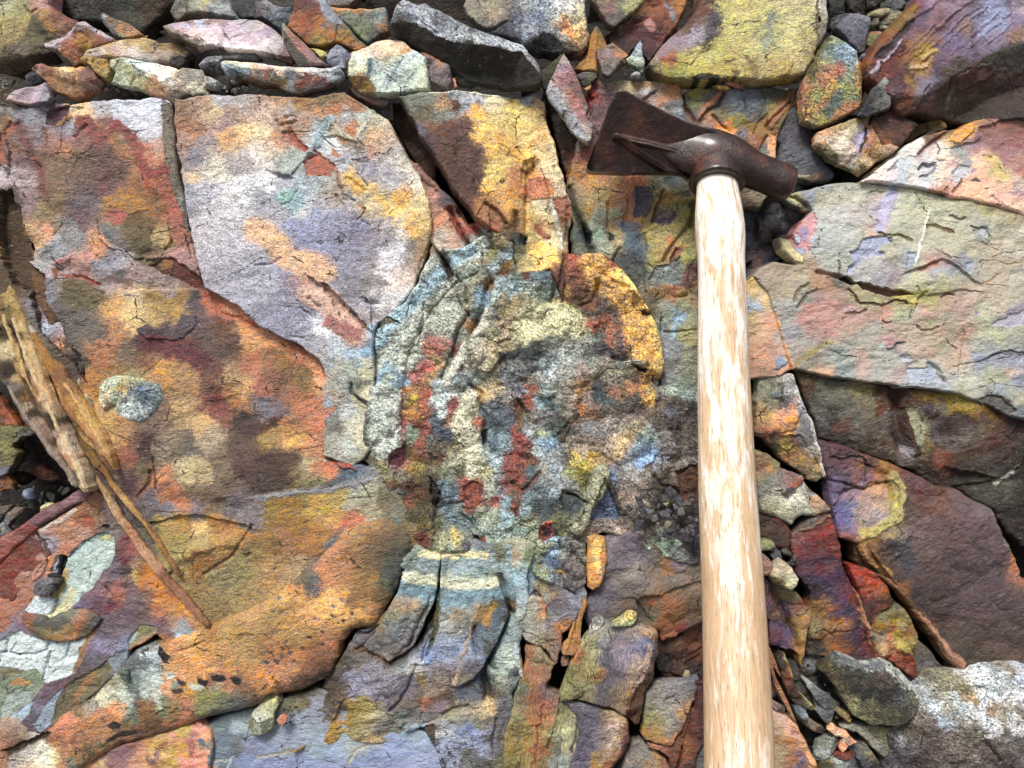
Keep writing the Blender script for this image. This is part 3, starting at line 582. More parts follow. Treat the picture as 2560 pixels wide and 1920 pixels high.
rk('rock_mass','crumbly green grey core with rust streaks and a golden rim at the centre','O',
   '796,700 822,688 868,655 900,615 928,560 935,520 975,540 1005,535 1040,510 1065,495 1105,500 1118,590 1188,582 1216,655 1228,545 1300,545 1345,580 1382,645 1412,690 1430,750 1426,830 1520,850 1520,1225 1460,1215 1400,1190 1360,1160 1300,1150 1250,1190 1200,1180 1160,1210 1100,1195 1000,1192 915,1190 880,1150 860,1110 840,1060 815,1020 778,990 790,885',2,160,
   ['11:1000 1100 a89c98 1100 1100 6c7068 1030 1250 607c98 1100 1180 a8bcc4 1200 1080 c8dce0 1200 1180 a8b8b8 1150 1300 a8947c 1050 1400 7c8484 1200 1400 a89078 1050 1550 5c5c50 1100 1600 706850 1250 1000 a0c8d4 1350 950 90c0d8 1400 900 80a8b8 1450 800 88b8cc 1550 700 8cbcd8 1600 650 84b0c8 1500 550 a88c78 1450 650 a09080 1550 480 8c7c64 1400 750 a49c88 1600 550 a09480 1500 850 a8b0a8 1400 1000 a8b4ac 1600 800 a0a898 1500 1000 b0b4a4 1650 950 b0a898 1350 1100 a8b4b0 1550 1100 a8a898 1300 1200 a4a898 1350 1300 a49c88 1250 1350 a09080 1400 1400 98a49c 1300 1480 80a4b8 1250 1550 7c9cb0 1200 1630 80a8c0 1700 500 b8a8a0 1750 550 90b0bc 1650 600 88b0c0 1800 550 98b4b4 1850 600 a8a898 1750 700 a0a898 1900 570 c0a888 1900 650 788478 1950 750 9c9c84 2050 550 8c8c60 2050 650 9cacac 2150 550 98b4c0 2100 450 a89870 2150 350 485c60 2180 650 806020 2150 700 6c5028 1980 450 40403c 2000 800 907040 1950 900 7c9cb0 2050 900 98b0b0 2150 800 98b0b4 2100 950 b0a888 2150 1000 a0986c 2000 1000 98a4a4 2050 1200 98947c 2150 1150 b0a088 1900 1050 70807c 1850 1150 a87848 1800 900 a0a08c 1750 1000 a89c80 1750 1100 a8a490 1700 900 a8a898 1650 1200 a49c90 1750 1250 808478 1500 1300 a86050 1550 1350 a85448 1450 1350 b86850 1600 1300 a87060 1350 1480 b86048 1450 1500 b86458 1400 1580 b86c60 1300 1580 b06050 1500 1600 a88c58 1550 1450 b09870 1600 1600 687c80 1650 1400 8c8c7c 1750 1380 844038 1760 1500 70303c 1850 1300 7c8070 1950 1350 b8b09c 2050 1350 b8a884 2150 1300 a89c78 1950 1500 b4ac98 2050 1500 98906c 2150 1450 686c68 2150 1600 808488 1850 1500 c0c0ac 1700 1600 9cb0b4 1850 1600 a8b8b8 1900 1620 747868',
    '21:50 650 707c6c 100 620 7c4c20 60 580 847030 30 750 6c7c70 30 830 98b8bc 50 950 a0906c 150 850 98a094 200 750 7c9094 300 700 50707c 350 650 4c6c80 350 750 6c7c7c 250 900 748070 320 850 788478 150 1000 a0a080 100 1050 b0a888 200 1150 c8c49c 100 1200 c0bc98 300 1050 d0cca0 400 1000 c0b888 350 1150 6c7060 450 1100 a8a474 550 1080 9c9870 280 1300 585c54 200 1350 48504c 100 1350 50585c 50 1250 a8a484 150 1500 788080 300 1250 6c7068 400 1300 808478 500 1250 8c9080 600 1200 a09c78 650 1300 888c84 550 1400 9ca49c 400 1450 a0a8a4 350 1530 b8c8cc 300 1500 98b0b0 450 1550 a8a8a0 250 1600 9c9c98 50 1600 787878 150 1620 8c7c70 600 1550 a8988c 700 1450 8c9488 450 900 8c7040 550 800 84502c 550 650 a05c30 600 550 b04c28 650 600 b85c2c 700 550 a8582c 700 650 e0a848 750 600 d89848 600 700 885028 650 800 7c4c30 550 900 704830 650 900 6c5434 700 780 a86c30 760 760 c89038 850 700 c87838 800 550 a8502c 900 650 b85c30 950 750 a8542c 850 800 c88840 950 850 c48c48 1050 780 b88c50 1000 760 d0ac60 900 900 c49450 1050 900 d0a868 950 950 b88858 1050 1000 d0b070 1150 900 b08838 1200 950 d8b868 1100 950 dcb868 1100 1100 d0a050 1200 1100 c8a070 1250 1100 d4b060 1150 1200 d0a868 1200 1250 b88050 1100 1250 b07840 1230 1350 c09458 1130 1350 c89048 1200 1450 c49c50 1250 1500 b89c58 1100 1450 a88040 1050 1300 c89858 1050 1200 b88448 800 850 686064 850 900 6c605c 800 1000 706460 900 1000 7c6c60 900 1100 78645c 750 950 7c5440 950 1150 846450 850 1200 a05c38 950 1250 7c645c 800 1100 84482c 720 1150 a8502c 750 1250 6c7060 850 1300 b06838 900 1350 8c705c 950 1350 6c5c60 780 1350 5c5860 850 1400 5c5864 1000 1400 8c7050 700 1050 6c6058 700 980 845838 1050 1450 b0a898 950 1480 8c8c84 800 1480 90887c 850 1560 989480 1050 1550 705c48 1150 1550 c09464 1000 1600 88806c 900 1640 a0988c 1180 1620 a8885c 1250 1640 6c6864',
    '12:1100 50 5c6c74 1100 150 6c8088 1200 50 94a8a8 1180 100 8c4c3c 1250 100 8c5840 1300 50 a87848 1400 60 a8743c 1450 80 a85030 1250 200 7c4c38 1350 150 a89848 1400 200 a87840 1450 150 a05838 1300 250 ac8040 1400 300 b07c44 1200 300 7c6c54 1250 350 a45048 1200 400 b0685c 1400 370 98542c 1480 400 a04840 1350 420 8c9c88 1450 250 98583c 1200 480 a8706c 1200 600 682c30 1250 650 70303c 1180 700 a0686c 1300 700 a87048 1300 550 5c5438 1380 600 a07038 1420 500 9c5438 1450 570 a8605c 1350 700 a88838 1400 750 9c8c50 1250 780 8c8470 1500 650 685838 1150 500 8c7850 1120 600 847c58 1100 750 908c68 1000 620 74705c 1100 350 607064 1060 430 5c6454 1600 50 98bcc4 1550 120 a0b0a8 1700 50 b8bcb0 1800 100 8c9080 1700 180 a84c48 1650 280 b0785c 1550 300 60707c 1550 400 606c7c 1650 450 5c6474 1500 500 707468 1600 550 746c5c 1700 550 8c8468 1750 400 c8c4a8 1800 300 c4bc9c 1850 200 b0ac94 1750 200 a8a48c 1850 400 b8b4a0 1900 350 a8683c 1950 100 c4ac78 2050 50 b8a888 2150 100 98948c 2000 200 808c94 2100 250 5c6c78 2000 330 586c78 2100 400 48585c 2150 350 607888 2050 500 587484 2000 450 708c94 2150 500 80a0a8 1950 600 a8b8b0 2050 700 98b0b4 1900 550 b8b49c 1850 650 c0bc9c 1750 650 b4b09c 1600 650 6c4028 1650 700 a8a890 1550 750 787860 1650 780 7c8470 1800 750 646450 1900 750 b0a878 2000 800 a8a88c 2100 800 98a4a0 1850 850 a04c20 1800 950 9c4428 1880 1000 a84820 1900 920 702818 1850 1070 8c5040 2000 900 a8ac98 2100 900 8c9c9c 2130 880 94443c 2080 1000 98503c 2180 700 984c3c 2180 780 8c4438 2150 1000 80a4b0 2050 1150 98a08c 2150 1150 8cacb0 2150 1280 a0b4a8 1950 1150 98a088 1950 1300 98a898 2050 1330 a0b0a0 1600 900 608088 1700 950 648494 1650 1100 6c8c98 1600 1200 7c908c 1750 1050 84948c 1750 1200 6c8080 1850 1200 708888 1850 1300 8c9484 1200 850 64503c 1300 900 5c4430 1400 850 5c4c34 1500 850 544838 1550 950 443834 1400 950 64482c 1300 1000 845030 1450 1050 585038 1500 1100 605840 1250 950 707878 1150 1050 7c7c74 1350 1130 58503c 1400 1200 746c34 1350 1250 7c501c 1430 1290 6c2c1c 1500 1250 807050 1550 1200 808468 1600 1350 98987c 1700 1320 c0b070 1750 1350 b8a86c 1650 1420 a0a890 1900 1400 8c5030 1800 1380 707c84 1950 1380 803c20',
    '22:50 50 888890 100 100 98a4ac 150 30 a06038 60 180 6c3c28 130 120 a04828 170 170 a05434 100 250 6c6c58 80 220 5c3020 220 150 8cacb0 300 50 98a8a0 280 150 50646c 350 200 50646c 400 50 a09c90 500 100 a89c8c 400 150 8c8c80 600 50 a07c50 650 100 98847c 750 60 48545c 800 100 485c64 780 30 68605c 850 150 5c7474 900 60 a06840 950 50 70684c 1000 30 b07438 1100 60 b88848 1050 100 6c6460 1170 120 c8a458 1170 60 d0b060 1000 150 6c645c 900 200 7c7064 1100 200 6c6058 1200 250 706458 800 200 7c7468 700 250 8c6c58 600 220 a07048 550 280 80644c 500 250 8c8478 300 280 88888c 200 300 8c847c 100 350 706c68 200 400 98a09c 150 450 a0acb0 250 450 a0a888 350 350 606864 400 400 54605c 450 350 505844 500 400 5c5c54 650 350 7c7c7c 750 400 8c8888 850 400 a89c94 700 500 a09080 850 550 a89888 600 600 b0a090 500 500 8c8478 900 330 a89c94 1000 300 8c8078 1000 450 c0a880 1080 400 a89c7c 950 500 c8b088 900 580 c8ac88 1100 450 8c9c98 1150 500 84a8bc 1080 550 88a4b4 1150 600 88a8c4 1200 650 78a8d4 1100 690 6c9cd0 1200 450 8c9c90 1050 650 98a0a8 1300 450 88847c 1350 550 88807c 1300 650 8c9098 1400 650 706860 1300 350 6c6058 1400 350 5c5450 1500 300 6c6460 1500 200 5c5450 1350 230 6c6c78 1400 150 645c54 1300 130 746858 1550 400 645c54 1450 450 5c5450 1550 500 746c60 1500 600 8c847c 1550 650 908884 1300 60 847c78 1350 30 a0b0a0 1500 60 8ca098 250 550 88a8b8 200 600 a0b0b0 300 500 7098b4 330 600 98a09c 50 450 9c443c 100 500 9c483c 60 600 8c4434 30 700 984c38 100 700 98543c 60 800 8c4c30 150 650 74503c 150 750 486468 180 800 587478 250 750 a09c94 350 720 98a8b0 300 850 98a09c 200 850 6c7470 450 650 6c6864 550 650 c0ac58 650 700 b8a840 600 780 8c8030 700 650 b09450 500 780 98986c 750 700 94845c 700 800 60603c 450 850 a8acb0 350 900 88a4b0 250 950 6c8088 150 950 64787c 100 1000 708484 250 1050 506468 350 1000 506060 450 950 6c705c 300 1150 58686c 200 1150 7c7c60 100 1100 8cacb0 100 1200 98a080 60 1250 7c9890 50 950 605848 40 1050 80502c 30 900 98583c 200 1250 98a084 350 1200 707050 150 1350 a0a484 100 1330 98a088 800 850 7080a0 870 830 6890b8 950 800 908c8c 1000 900 887c74 1100 900 84786c 900 900 64747c 950 1000 8c7c70 1100 1000 a8988c 1050 750 a09c98 1150 780 8c847c 1200 720 7c7468 1100 1100 746c60 1200 1000 6c6460 1250 900 5c544c 1300 1000 504c4c 1400 1000 48464a 1500 1100 504844 1300 1150 5c5650 1450 900 5c3c20 1550 900 5c4020 1520 780 6c4820 1550 850 7c5428 1450 820 7c7068 1350 750 706454 1300 850 5c544c 1500 970 6c3c1c 1100 1300 a09484 1000 1250 a89888 900 1250 a89c90 1000 1150 7c746c 1200 1300 605850 1300 1350 a0b0a0 1250 1420 a0b098 1400 1400 80807c 1500 1300 544c50 1550 1350 4c4850'],
   ov=[('P','11: 1120,1200 1260,1130 1500,880 1700,720 1800,1000 1700,1250 1450,1230 1400,1500 1250,1600 1130,1400','b0b4a4',0,20),('S','832,960 832,850 850,740 890,650 950,575 1020,535',74,'b4bcb0',9),('S','11: 1060,1300 1200,1100 1350,950 1500,810 1620,670 1750,560 1850,500',34,'90b8c4',-1),('C','872,1000 868,880 885,760 930,670 985,610 1030,590',6,9),('B',1130,900,150,-24),('B',1010,800,80,10),('S','1290,575 1350,620 1395,700 1412,780 1405,850',50,None,8),('S','11: 1050,1640 1130,1500 1300,1640 1200,1659',20,'8cb0c0'),
       ('S','11: 1640,1659 1760,1430 1900,1240 2010,1050',26,'c4c4b4',3),('S','12: 1850,120 1780,300 1800,450 1900,650 1880,760',40,'ccc8b0',5),('P','21: 60,1100 400,960 620,1080 560,1260 300,1220 100,1330','c8c4a0',0,24),('S','12: 1560,0 1640,100 1600,260',26,'b8c8c4'),
       ('S','11: 975,1640 1000,1500 1010,1300 1000,1200',14,'a8c0c8',0),('T','11: 975,960 1000,1050 1015,1250 1020,1500 1025,1659',-4,3,24),('C','11: 975,960 1000,1080 1015,1250 1022,1500 1025,1659',8,16),
       ('P','11: 1000,1060 1100,1070 1180,1100 1260,1130 1100,1160 1060,1180 1010,1180','6c6858',-12,4),
       ('C','11: 1550,400 1580,480 1620,570 1680,700',15,32,'3c342c'),('P','11: 1560,450 1600,520 1680,650 1710,710 1670,740 1600,600 1560,520','4c4030',-16,2),
       ('C','11: 1670,750 1720,880 1780,1000 1830,1050',6,14),('C','11: 1740,730 1810,830 1830,980 1830,1050',6,12),('C','11: 1960,540 1980,640 2000,720 2030,770',8,16),
       ('C','11: 1450,960 1450,1080 1410,1220 1420,1300',5,9),('C','11: 1430,760 1480,800 1480,850',4,6),
       ('C','11: 2030,780 1990,850 1990,970 1930,1080 1860,1200 1850,1350 1860,1450 1890,1600',13,26),('C','11: 1830,1050 1740,1200 1700,1380 1660,1500 1600,1600',9,16),
       ('C','11: 1870,1260 1950,1250 2010,1290',6,12),('C','11: 2150,300 2200,400',16,26),('C','11: 2080,1080 2120,1170 2212,1200',6,10),
       ('P','11: 1860,1290 2000,1260 2120,1330 2150,1420 2000,1560 1900,1500',None,13,6),('P','11: 2000,1150 2150,1100 2212,1250 2100,1300 2000,1260',None,10,6),
       ('T','11: 1780,1520 1820,1650',6,5,30),('C','11: 1780,1520 1830,1659',8,14),
       ('C','12: 1850,0 1900,60 1950,90 1940,200 1980,300 1970,400',10,22),('P','12: 1940,420 2000,400 2000,500 1960,540','3c2820',-18,3),
       ('B',1030,790,30,22) if 0 else ('B',1780,480,60,0),('B',2100,450,60,0),
       ('P','12: 1500,800 1570,860 1590,950 1560,1100 1520,1050 1500,950','443838',-20,4),('T','12: 1600,900 1570,1050 1540,1250',10,8,60),
       ('C','12: 1760,1120 1860,1200 1910,1280',6,10),('T','12: 1920,1330 1990,1390 2100,1380 2212,1360',-16,5,60),('C','12: 1910,1340 1920,1440 1905,1560',10,22,'5c2c18'),
       ('P','12: 1920,1340 2040,1400 2050,1500 1930,1470','746858',-10,3),
       ('P','12: 1790,880 1850,840 1900,860 1940,950 1920,1060 1860,1060 1810,1000','98461f',-9,3),
       ('P','12: 1180,560 1280,540 1290,620 1230,720 1160,700 1150,650','74303a',-6,3),
       ('P','12: 1650,150 1730,150 1740,200 1700,230 1650,200','a04c48',-3,3),
       ('S','21: 690,600 740,700 800,780 900,850 1000,950 1060,1100 1080,1250 1140,1400 1210,1500',60,'d0a458',6),
       ('S','21: 900,720 1000,770 1100,850 1190,950 1240,1050 1270,1200 1275,1350 1270,1520',34,'d8b864',15),
       ('S', '21: 930,700 1010,780 1060,850', 12, 'f0d880', 2),
       ('P','21: 1110,1020 1150,1020 1210,1060 1130,1070','7c4820',-12,2),('C','21: 740,770 740,900 750,980',8,14),('C','21: 600,980 700,950 740,800',8,12),
       ('P','21: 690,1170 760,1130 800,1190 770,1270 720,1240',None,-8,3),('C','21: 870,1430 960,1440 1060,1500 1170,1510',8,12),('P','21: 970,1480 1100,1440 1170,1510 1080,1500','a8ac98',8,3),
       ('P','21: 1060,1500 1170,1530 1150,1560 1080,1540','3c2818',-16,2),('T','21: 250,700 340,640 400,680',14,14,60),
       ('C','21: 390,700 380,850 350,950',12,18),('B',1180,610,60,0),
       ('P', '21: 60,620 120,640 150,740 100,760', '74441c', -8, 3),
       ('T','22: 1350,1659 1200,1300 900,1180 640,1190 480,1000 400,980',0,5,30),
       ('P','22: 800,810 830,870 900,1020 940,1150 880,1190 720,1160 660,1180 720,1000','5c7098',-18,3),('S','22: 810,800 880,930 940,1100 980,1100',14,'4c483c',8),
       ('S','22: 770,770 740,900 660,1050 600,1180 560,1240',44,'9c9c84',16),('T','22: 430,940 520,950 650,1020',12,8,60),('P','22: 430,930 540,960 640,1020 560,1110 440,1110 400,1000','4c5c5c',-12,6),
       ('C','22: 450,930 640,1030',8,14),('C','22: 60,150 120,260',8,14),('C','22: 0,870 80,920 130,900 250,760',7,10,'7c4c2c'),
       ('S','22: 100,100 60,250 40,400',14,'80563c',0),('S','22: 50,850 60,950 40,1150',9,'985028',-3),('S','22: 330,1100 300,1200',1,None,0),
       ('P','22: 240,1260 300,1190 370,1210 380,1310 280,1390 230,1340','8c3424',-9,3),('S','22: 290,1200 330,1190',10,'d06030',2),('P','22: 270,1250 320,1230 340,1290 290,1330','58303c',-5,3),
       ('S','22: 560,260 500,330 460,420 440,480',14,'585040',7),('C','22: 480,340 440,430 370,470',7,12),('P','22: 1420,760 1620,690 1620,960 1500,970 1430,860','644018',-14,4),
       ('T','22: 1220,760 1400,700 1500,700 1620,690',0,8,50),('C','22: 1220,790 1300,880 1400,900 1450,960',7,12),
       ('P','22: 1190,1430 1250,1360 1440,1340 1480,1380 1380,1430 1350,1480 1240,1470','a0b09c',-6,4),
       ('B',1250,760,90,22),('B',1130,850,70,-12),('B',1080,1000,60,-14),('B',1010,1100,50,-10),('B',1200,1060,70,12),('B',940,900,60,8)],
   FA=16,FS=52,NA=5,NS=24,m='rough',bev=8,warp=8,sh=3.2,tex=2.0,cat='rock outcrop',group=BED)
FAL = 'fallen stones at the lower right'
rk('rock_block','grey and orange topped block just behind the hoe blade','S','1512,215 1522,203 1560,198 1700,202 1706,222 1712,262 1716,330 1712,400 1560,420 1480,400 1475,300 1490,230',-10,120,
   ['20:900 720 8c8468 1000 760 a89870 1100 750 a88c60 1000 850 8c8088 1200 720 a88c68 1300 720 b08450 1400 750 a8784c 1250 800 9c9488 1150 800 a8a8ac 1350 900 7c7870 1450 850 7c7c84 1300 830 b07848 1400 1000 70747c 1450 950 7c848c 1150 870 8c6068 900 780 8c6064 1480 1050 787c84 1250 950 a8a8ac 850 900 6c4c50'],
   ov=[('C','20: 1100,880 1160,860 1250,780',5,6,'7c5440'),('C','20: 1240,780 1180,830',4,5)],FA=8,FS=60,m='grit',bev=6,group=BED)
rk('rock_block','blue grey slab with thin orange veins above the socket of the hoe','S','1712,232 1740,217 1850,220 1992,222 1985,262 1962,300 1945,345 1938,400 1960,440 1900,520 1760,520 1700,420 1712,320',-16,120,
   ['20:1500 780 8c8458 1600 780 948c60 1550 850 84846c 1650 800 9c9474 1750 850 7c8490 1900 800 8c98a0 2000 800 808c94 2100 850 707c88 1550 900 7c8064 1550 1000 7c7c78 1650 1000 b08c80 1720 1030 b89080 1850 1000 8c8868 1950 950 7c8488 1950 1050 8c8858 2050 950 707880 2150 950 6c6c60 1850 1120 d89c58 1800 1100 c08c68 2000 1200 8c8490 2080 1120 8c7028 2150 1060 7c6030 2100 1200 a8742c 2080 1250 a86c48 2180 1250 808084 2000 1300 787468 2150 1350 98a08c 1650 1100 9c9088',
    '30:50 780 48504c 100 850 504c3c 30 950 8c8058 150 900 8c6028 50 1050 807458 20 1200 c09460'],
   ov=[('S','20: 1800,800 1740,870 1660,950 1620,1020',14,'b0702c',3),('C','20: 1840,790 1790,900 1680,970 1600,1080',6,9,'5c4424'),
       ('T','20: 1590,1080 1700,980 1800,1060 1900,1180',8,6,40),('C','20: 1480,900 1540,960 1590,1040',8,12,'7c4820'),('C','20: 1740,990 1800,1050 1880,1140',7,10,'6c5c38'),
       ('P','20: 1780,1120 1850,1090 1920,1160 1850,1180','dca060',3,2),('P','20: 2212,980 2130,1070 2070,1150 2100,1180 2212,1100','8c6c24',-5,3),
       ('P','20: 2040,1120 2090,1160 2110,1250 2080,1310 2050,1200','a4683c',2,2),('C','20: 2010,850 2020,970',5,6),('C','20: 2212,1180 2150,1280',6,8),
       ('P','30: 0,1000 80,920 190,850 190,900 90,1040 20,1120 0,1100','a0682c',4,3),('C','30: 0,1080 60,1000 200,880',6,10),('P','30: 0,1200 60,1160 80,1260 40,1240 100,1360 90,1390 0,1370','c89468',2,3)],
   FA=12, FS=55, m='wet', bev=6, group=BED)
rk('rock_block','smooth dark slate coloured rounded slab between the hoe and the pale slab','30','60,1030 140,930 240,900 300,900 330,1020 420,1130 460,1280 520,1400 600,1500 560,1560 420,1600 260,1590 100,1500 90,1380 100,1260 60,1180',-30,120,
   ['200 1000 504c54 250 1100 54525c 150 1200 605e68 200 1300 6c6c74 300 1350 64646c 150 1400 74747c 400 1450 585c64 450 1500 4c4c50 300 1450 6c7078 350 1200 403c44 260 930 4c3c34'],
   FA=5, FS=120, NA=3, m='wet', bev=16, dome=10, group=BED)
rk('stone','small flat grey chip with a brown end at the root of the smooth slate slab','30','210,1500 380,1505 430,1480 480,1500 440,1550 370,1570 240,1530',4,30,['300 1510 a8a088 250 1525 807c68 420 1520 6c4428 360 1550 5c5040 460 1500 5c4c40'],FA=4,FS=20,m='grit',bev=4,group=BED)
rk('rock_block','dark wet jagged rock between the pale handle and the right hand slab','S','1840,470 1960,440 2010,470 2035,500 2040,540 2010,600 1960,640 1935,660 1900,700 1860,720 1800,640',-46,120,
   ['31:50 20 302826 30 200 3c3c40 100 150 5c5c60 200 130 6c6c70 150 250 585860 60 330 54545c 30 400 3c3430 50 480 44444c 150 620 6c6c7c 40 560 5c6078','21:2050 250 50505c 2050 350 64647c 2150 300 4c4444 2100 150 44444c 2050 430 5c5c70 2000 550 6c6870 2100 560 8c7874'],
   ov=[('P','21: 1990,640 2060,600 2060,640 2010,700 1985,720','201812',-30,2),('C','21: 2110,230 2120,300 2110,400',8,14)],FA=22,FS=34,NA=8,m='wetrough',bev=10,group=BED)
rk('rock_block','lichen green edged dark flake beside the poll of the hoe','31','150,40 220,20 310,0 400,60 395,150 300,170 200,120',-8,60,['200 60 64686c 250 100 504c44 320 130 5c5848 350 80 a8a474 380 120 b8b48c 300 40 b0ac7c 230 40 c0bc8c'],FA=8,FS=24,m='grit',bev=6,group=BED)
rk('rock_block','pale peach and grey slab with dark blotches and a smooth maroon patch at right','S',
   '2155,452 2205,415 2262,366 2310,336 2345,330 2400,318 2432,302 2450,296 2560,291 2660,288 2660,570 2560,534 2500,516 2435,502 2342,481 2300,470 2250,462 2200,456',16,130,
   ['30:1000 1500 d8c8c4 1100 1500 d0c4cc 1150 1400 b8c4c8 1200 1300 c8c8c0 1300 1250 d8d0c4 1350 1350 ccc4c4 1400 1450 c8c8c4 1250 1500 d0c8c0 1350 1560 c8c8cc 1500 1500 d8c4b4 1600 1450 c8a8a0 1650 1500 b8b0b8 1550 1350 d8c4b0 1450 1300 d0c0b4 1500 1250 d0ccc4 1620 1300 9c9c98 1700 1400 989898 1800 1400 d8b098 1750 1600 dcb090 1900 1550 dcae94 1850 1450 dcb094 1800 1350 d0b098 1950 1400 b8a070 1950 1480 b8a478 2000 1530 b0a080 2100 1540 b8a08c 2150 1450 a87c70 2100 1350 a07070 2150 1200 9c6058 2000 1200 986460 2000 1100 905c48 2150 1100 8c5848 1900 1150 946458 1850 1200 907078 1750 1230 a08890 1800 1280 a8847c 1700 1150 c49440 1700 1070 b8842c 1740 1130 c8943c 1650 1180 c09850 1600 1220 c8ac80 1560 1150 a88c50 1480 1180 8c5440 1420 1250 8c5048 1400 1200 7c6450 2050 1600 d8b094 2180 1600 b8a898',
    '31:1600 10 d8a890 1800 20 e0b090 2000 50 d8a898 2150 60 d0a090 2150 30 a08098 2100 130 e0b8a0 2212 120 e0b8a0 1500 0 a87868'],
   ov=[('P','30: 1580,1270 1660,1250 1720,1290 1700,1320 1610,1310','90948c',-5,2),('P','30: 1290,1450 1340,1410 1440,1420 1430,1480 1370,1540 1310,1520','b4b0b4',-4,2),
       ('S','30: 1300,1460 1340,1420 1390,1440 1430,1420 1440,1470 1380,1540 1330,1530',8,'7c8088',-5),('P','30: 1470,1390 1500,1370 1540,1390 1500,1410','a8a8ac',-4,2),
       ('P','30: 1030,1480 1080,1420 1130,1390 1120,1450','8c8488',-4,2),('P','30: 1750,1560 1800,1540 1860,1570','8c8c90',-6,2),('P','30: 1620,1560 1600,1490 1660,1420 1750,1440 1720,1520','a8a8b0',-4,2),
       ('P','30: 1750,1500 1760,1460 1810,1470 1790,1490','9c7c94',-2,2),('S','30: 1600,1650 1640,1590 1670,1540',8,'8c5c4c',-4),
       ('S','30: 1130,1400 1180,1450 1160,1550 1100,1590',26,'a8b0b8',-1),('P','30: 1820,1110 2000,1040 2300,1000 2300,1480 2100,1520 2060,1470 2010,1350 1900,1310 1740,1320 1680,1250 1850,1190',None,-7,3),
       ('P','30: 1860,1340 2000,1330 2060,1480 2120,1540 1990,1560 1930,1430','b4a06c',-3,3),('C','30: 1300,1340 1350,1280 1500,1180 1660,1080',7,10,'704034'),
       ('P','30: 1770,1050 1790,1100 1740,1170 1660,1240 1560,1210 1600,1150','c8923c',5,2),('P','31: 1480,0 1560,20 1460,10','5c2c20',-4,2)],
   FA=4,FS=160,NA=2,m='smooth',bev=7,group=BED,warp=11,sh=3,rag=2,dim=0.82)
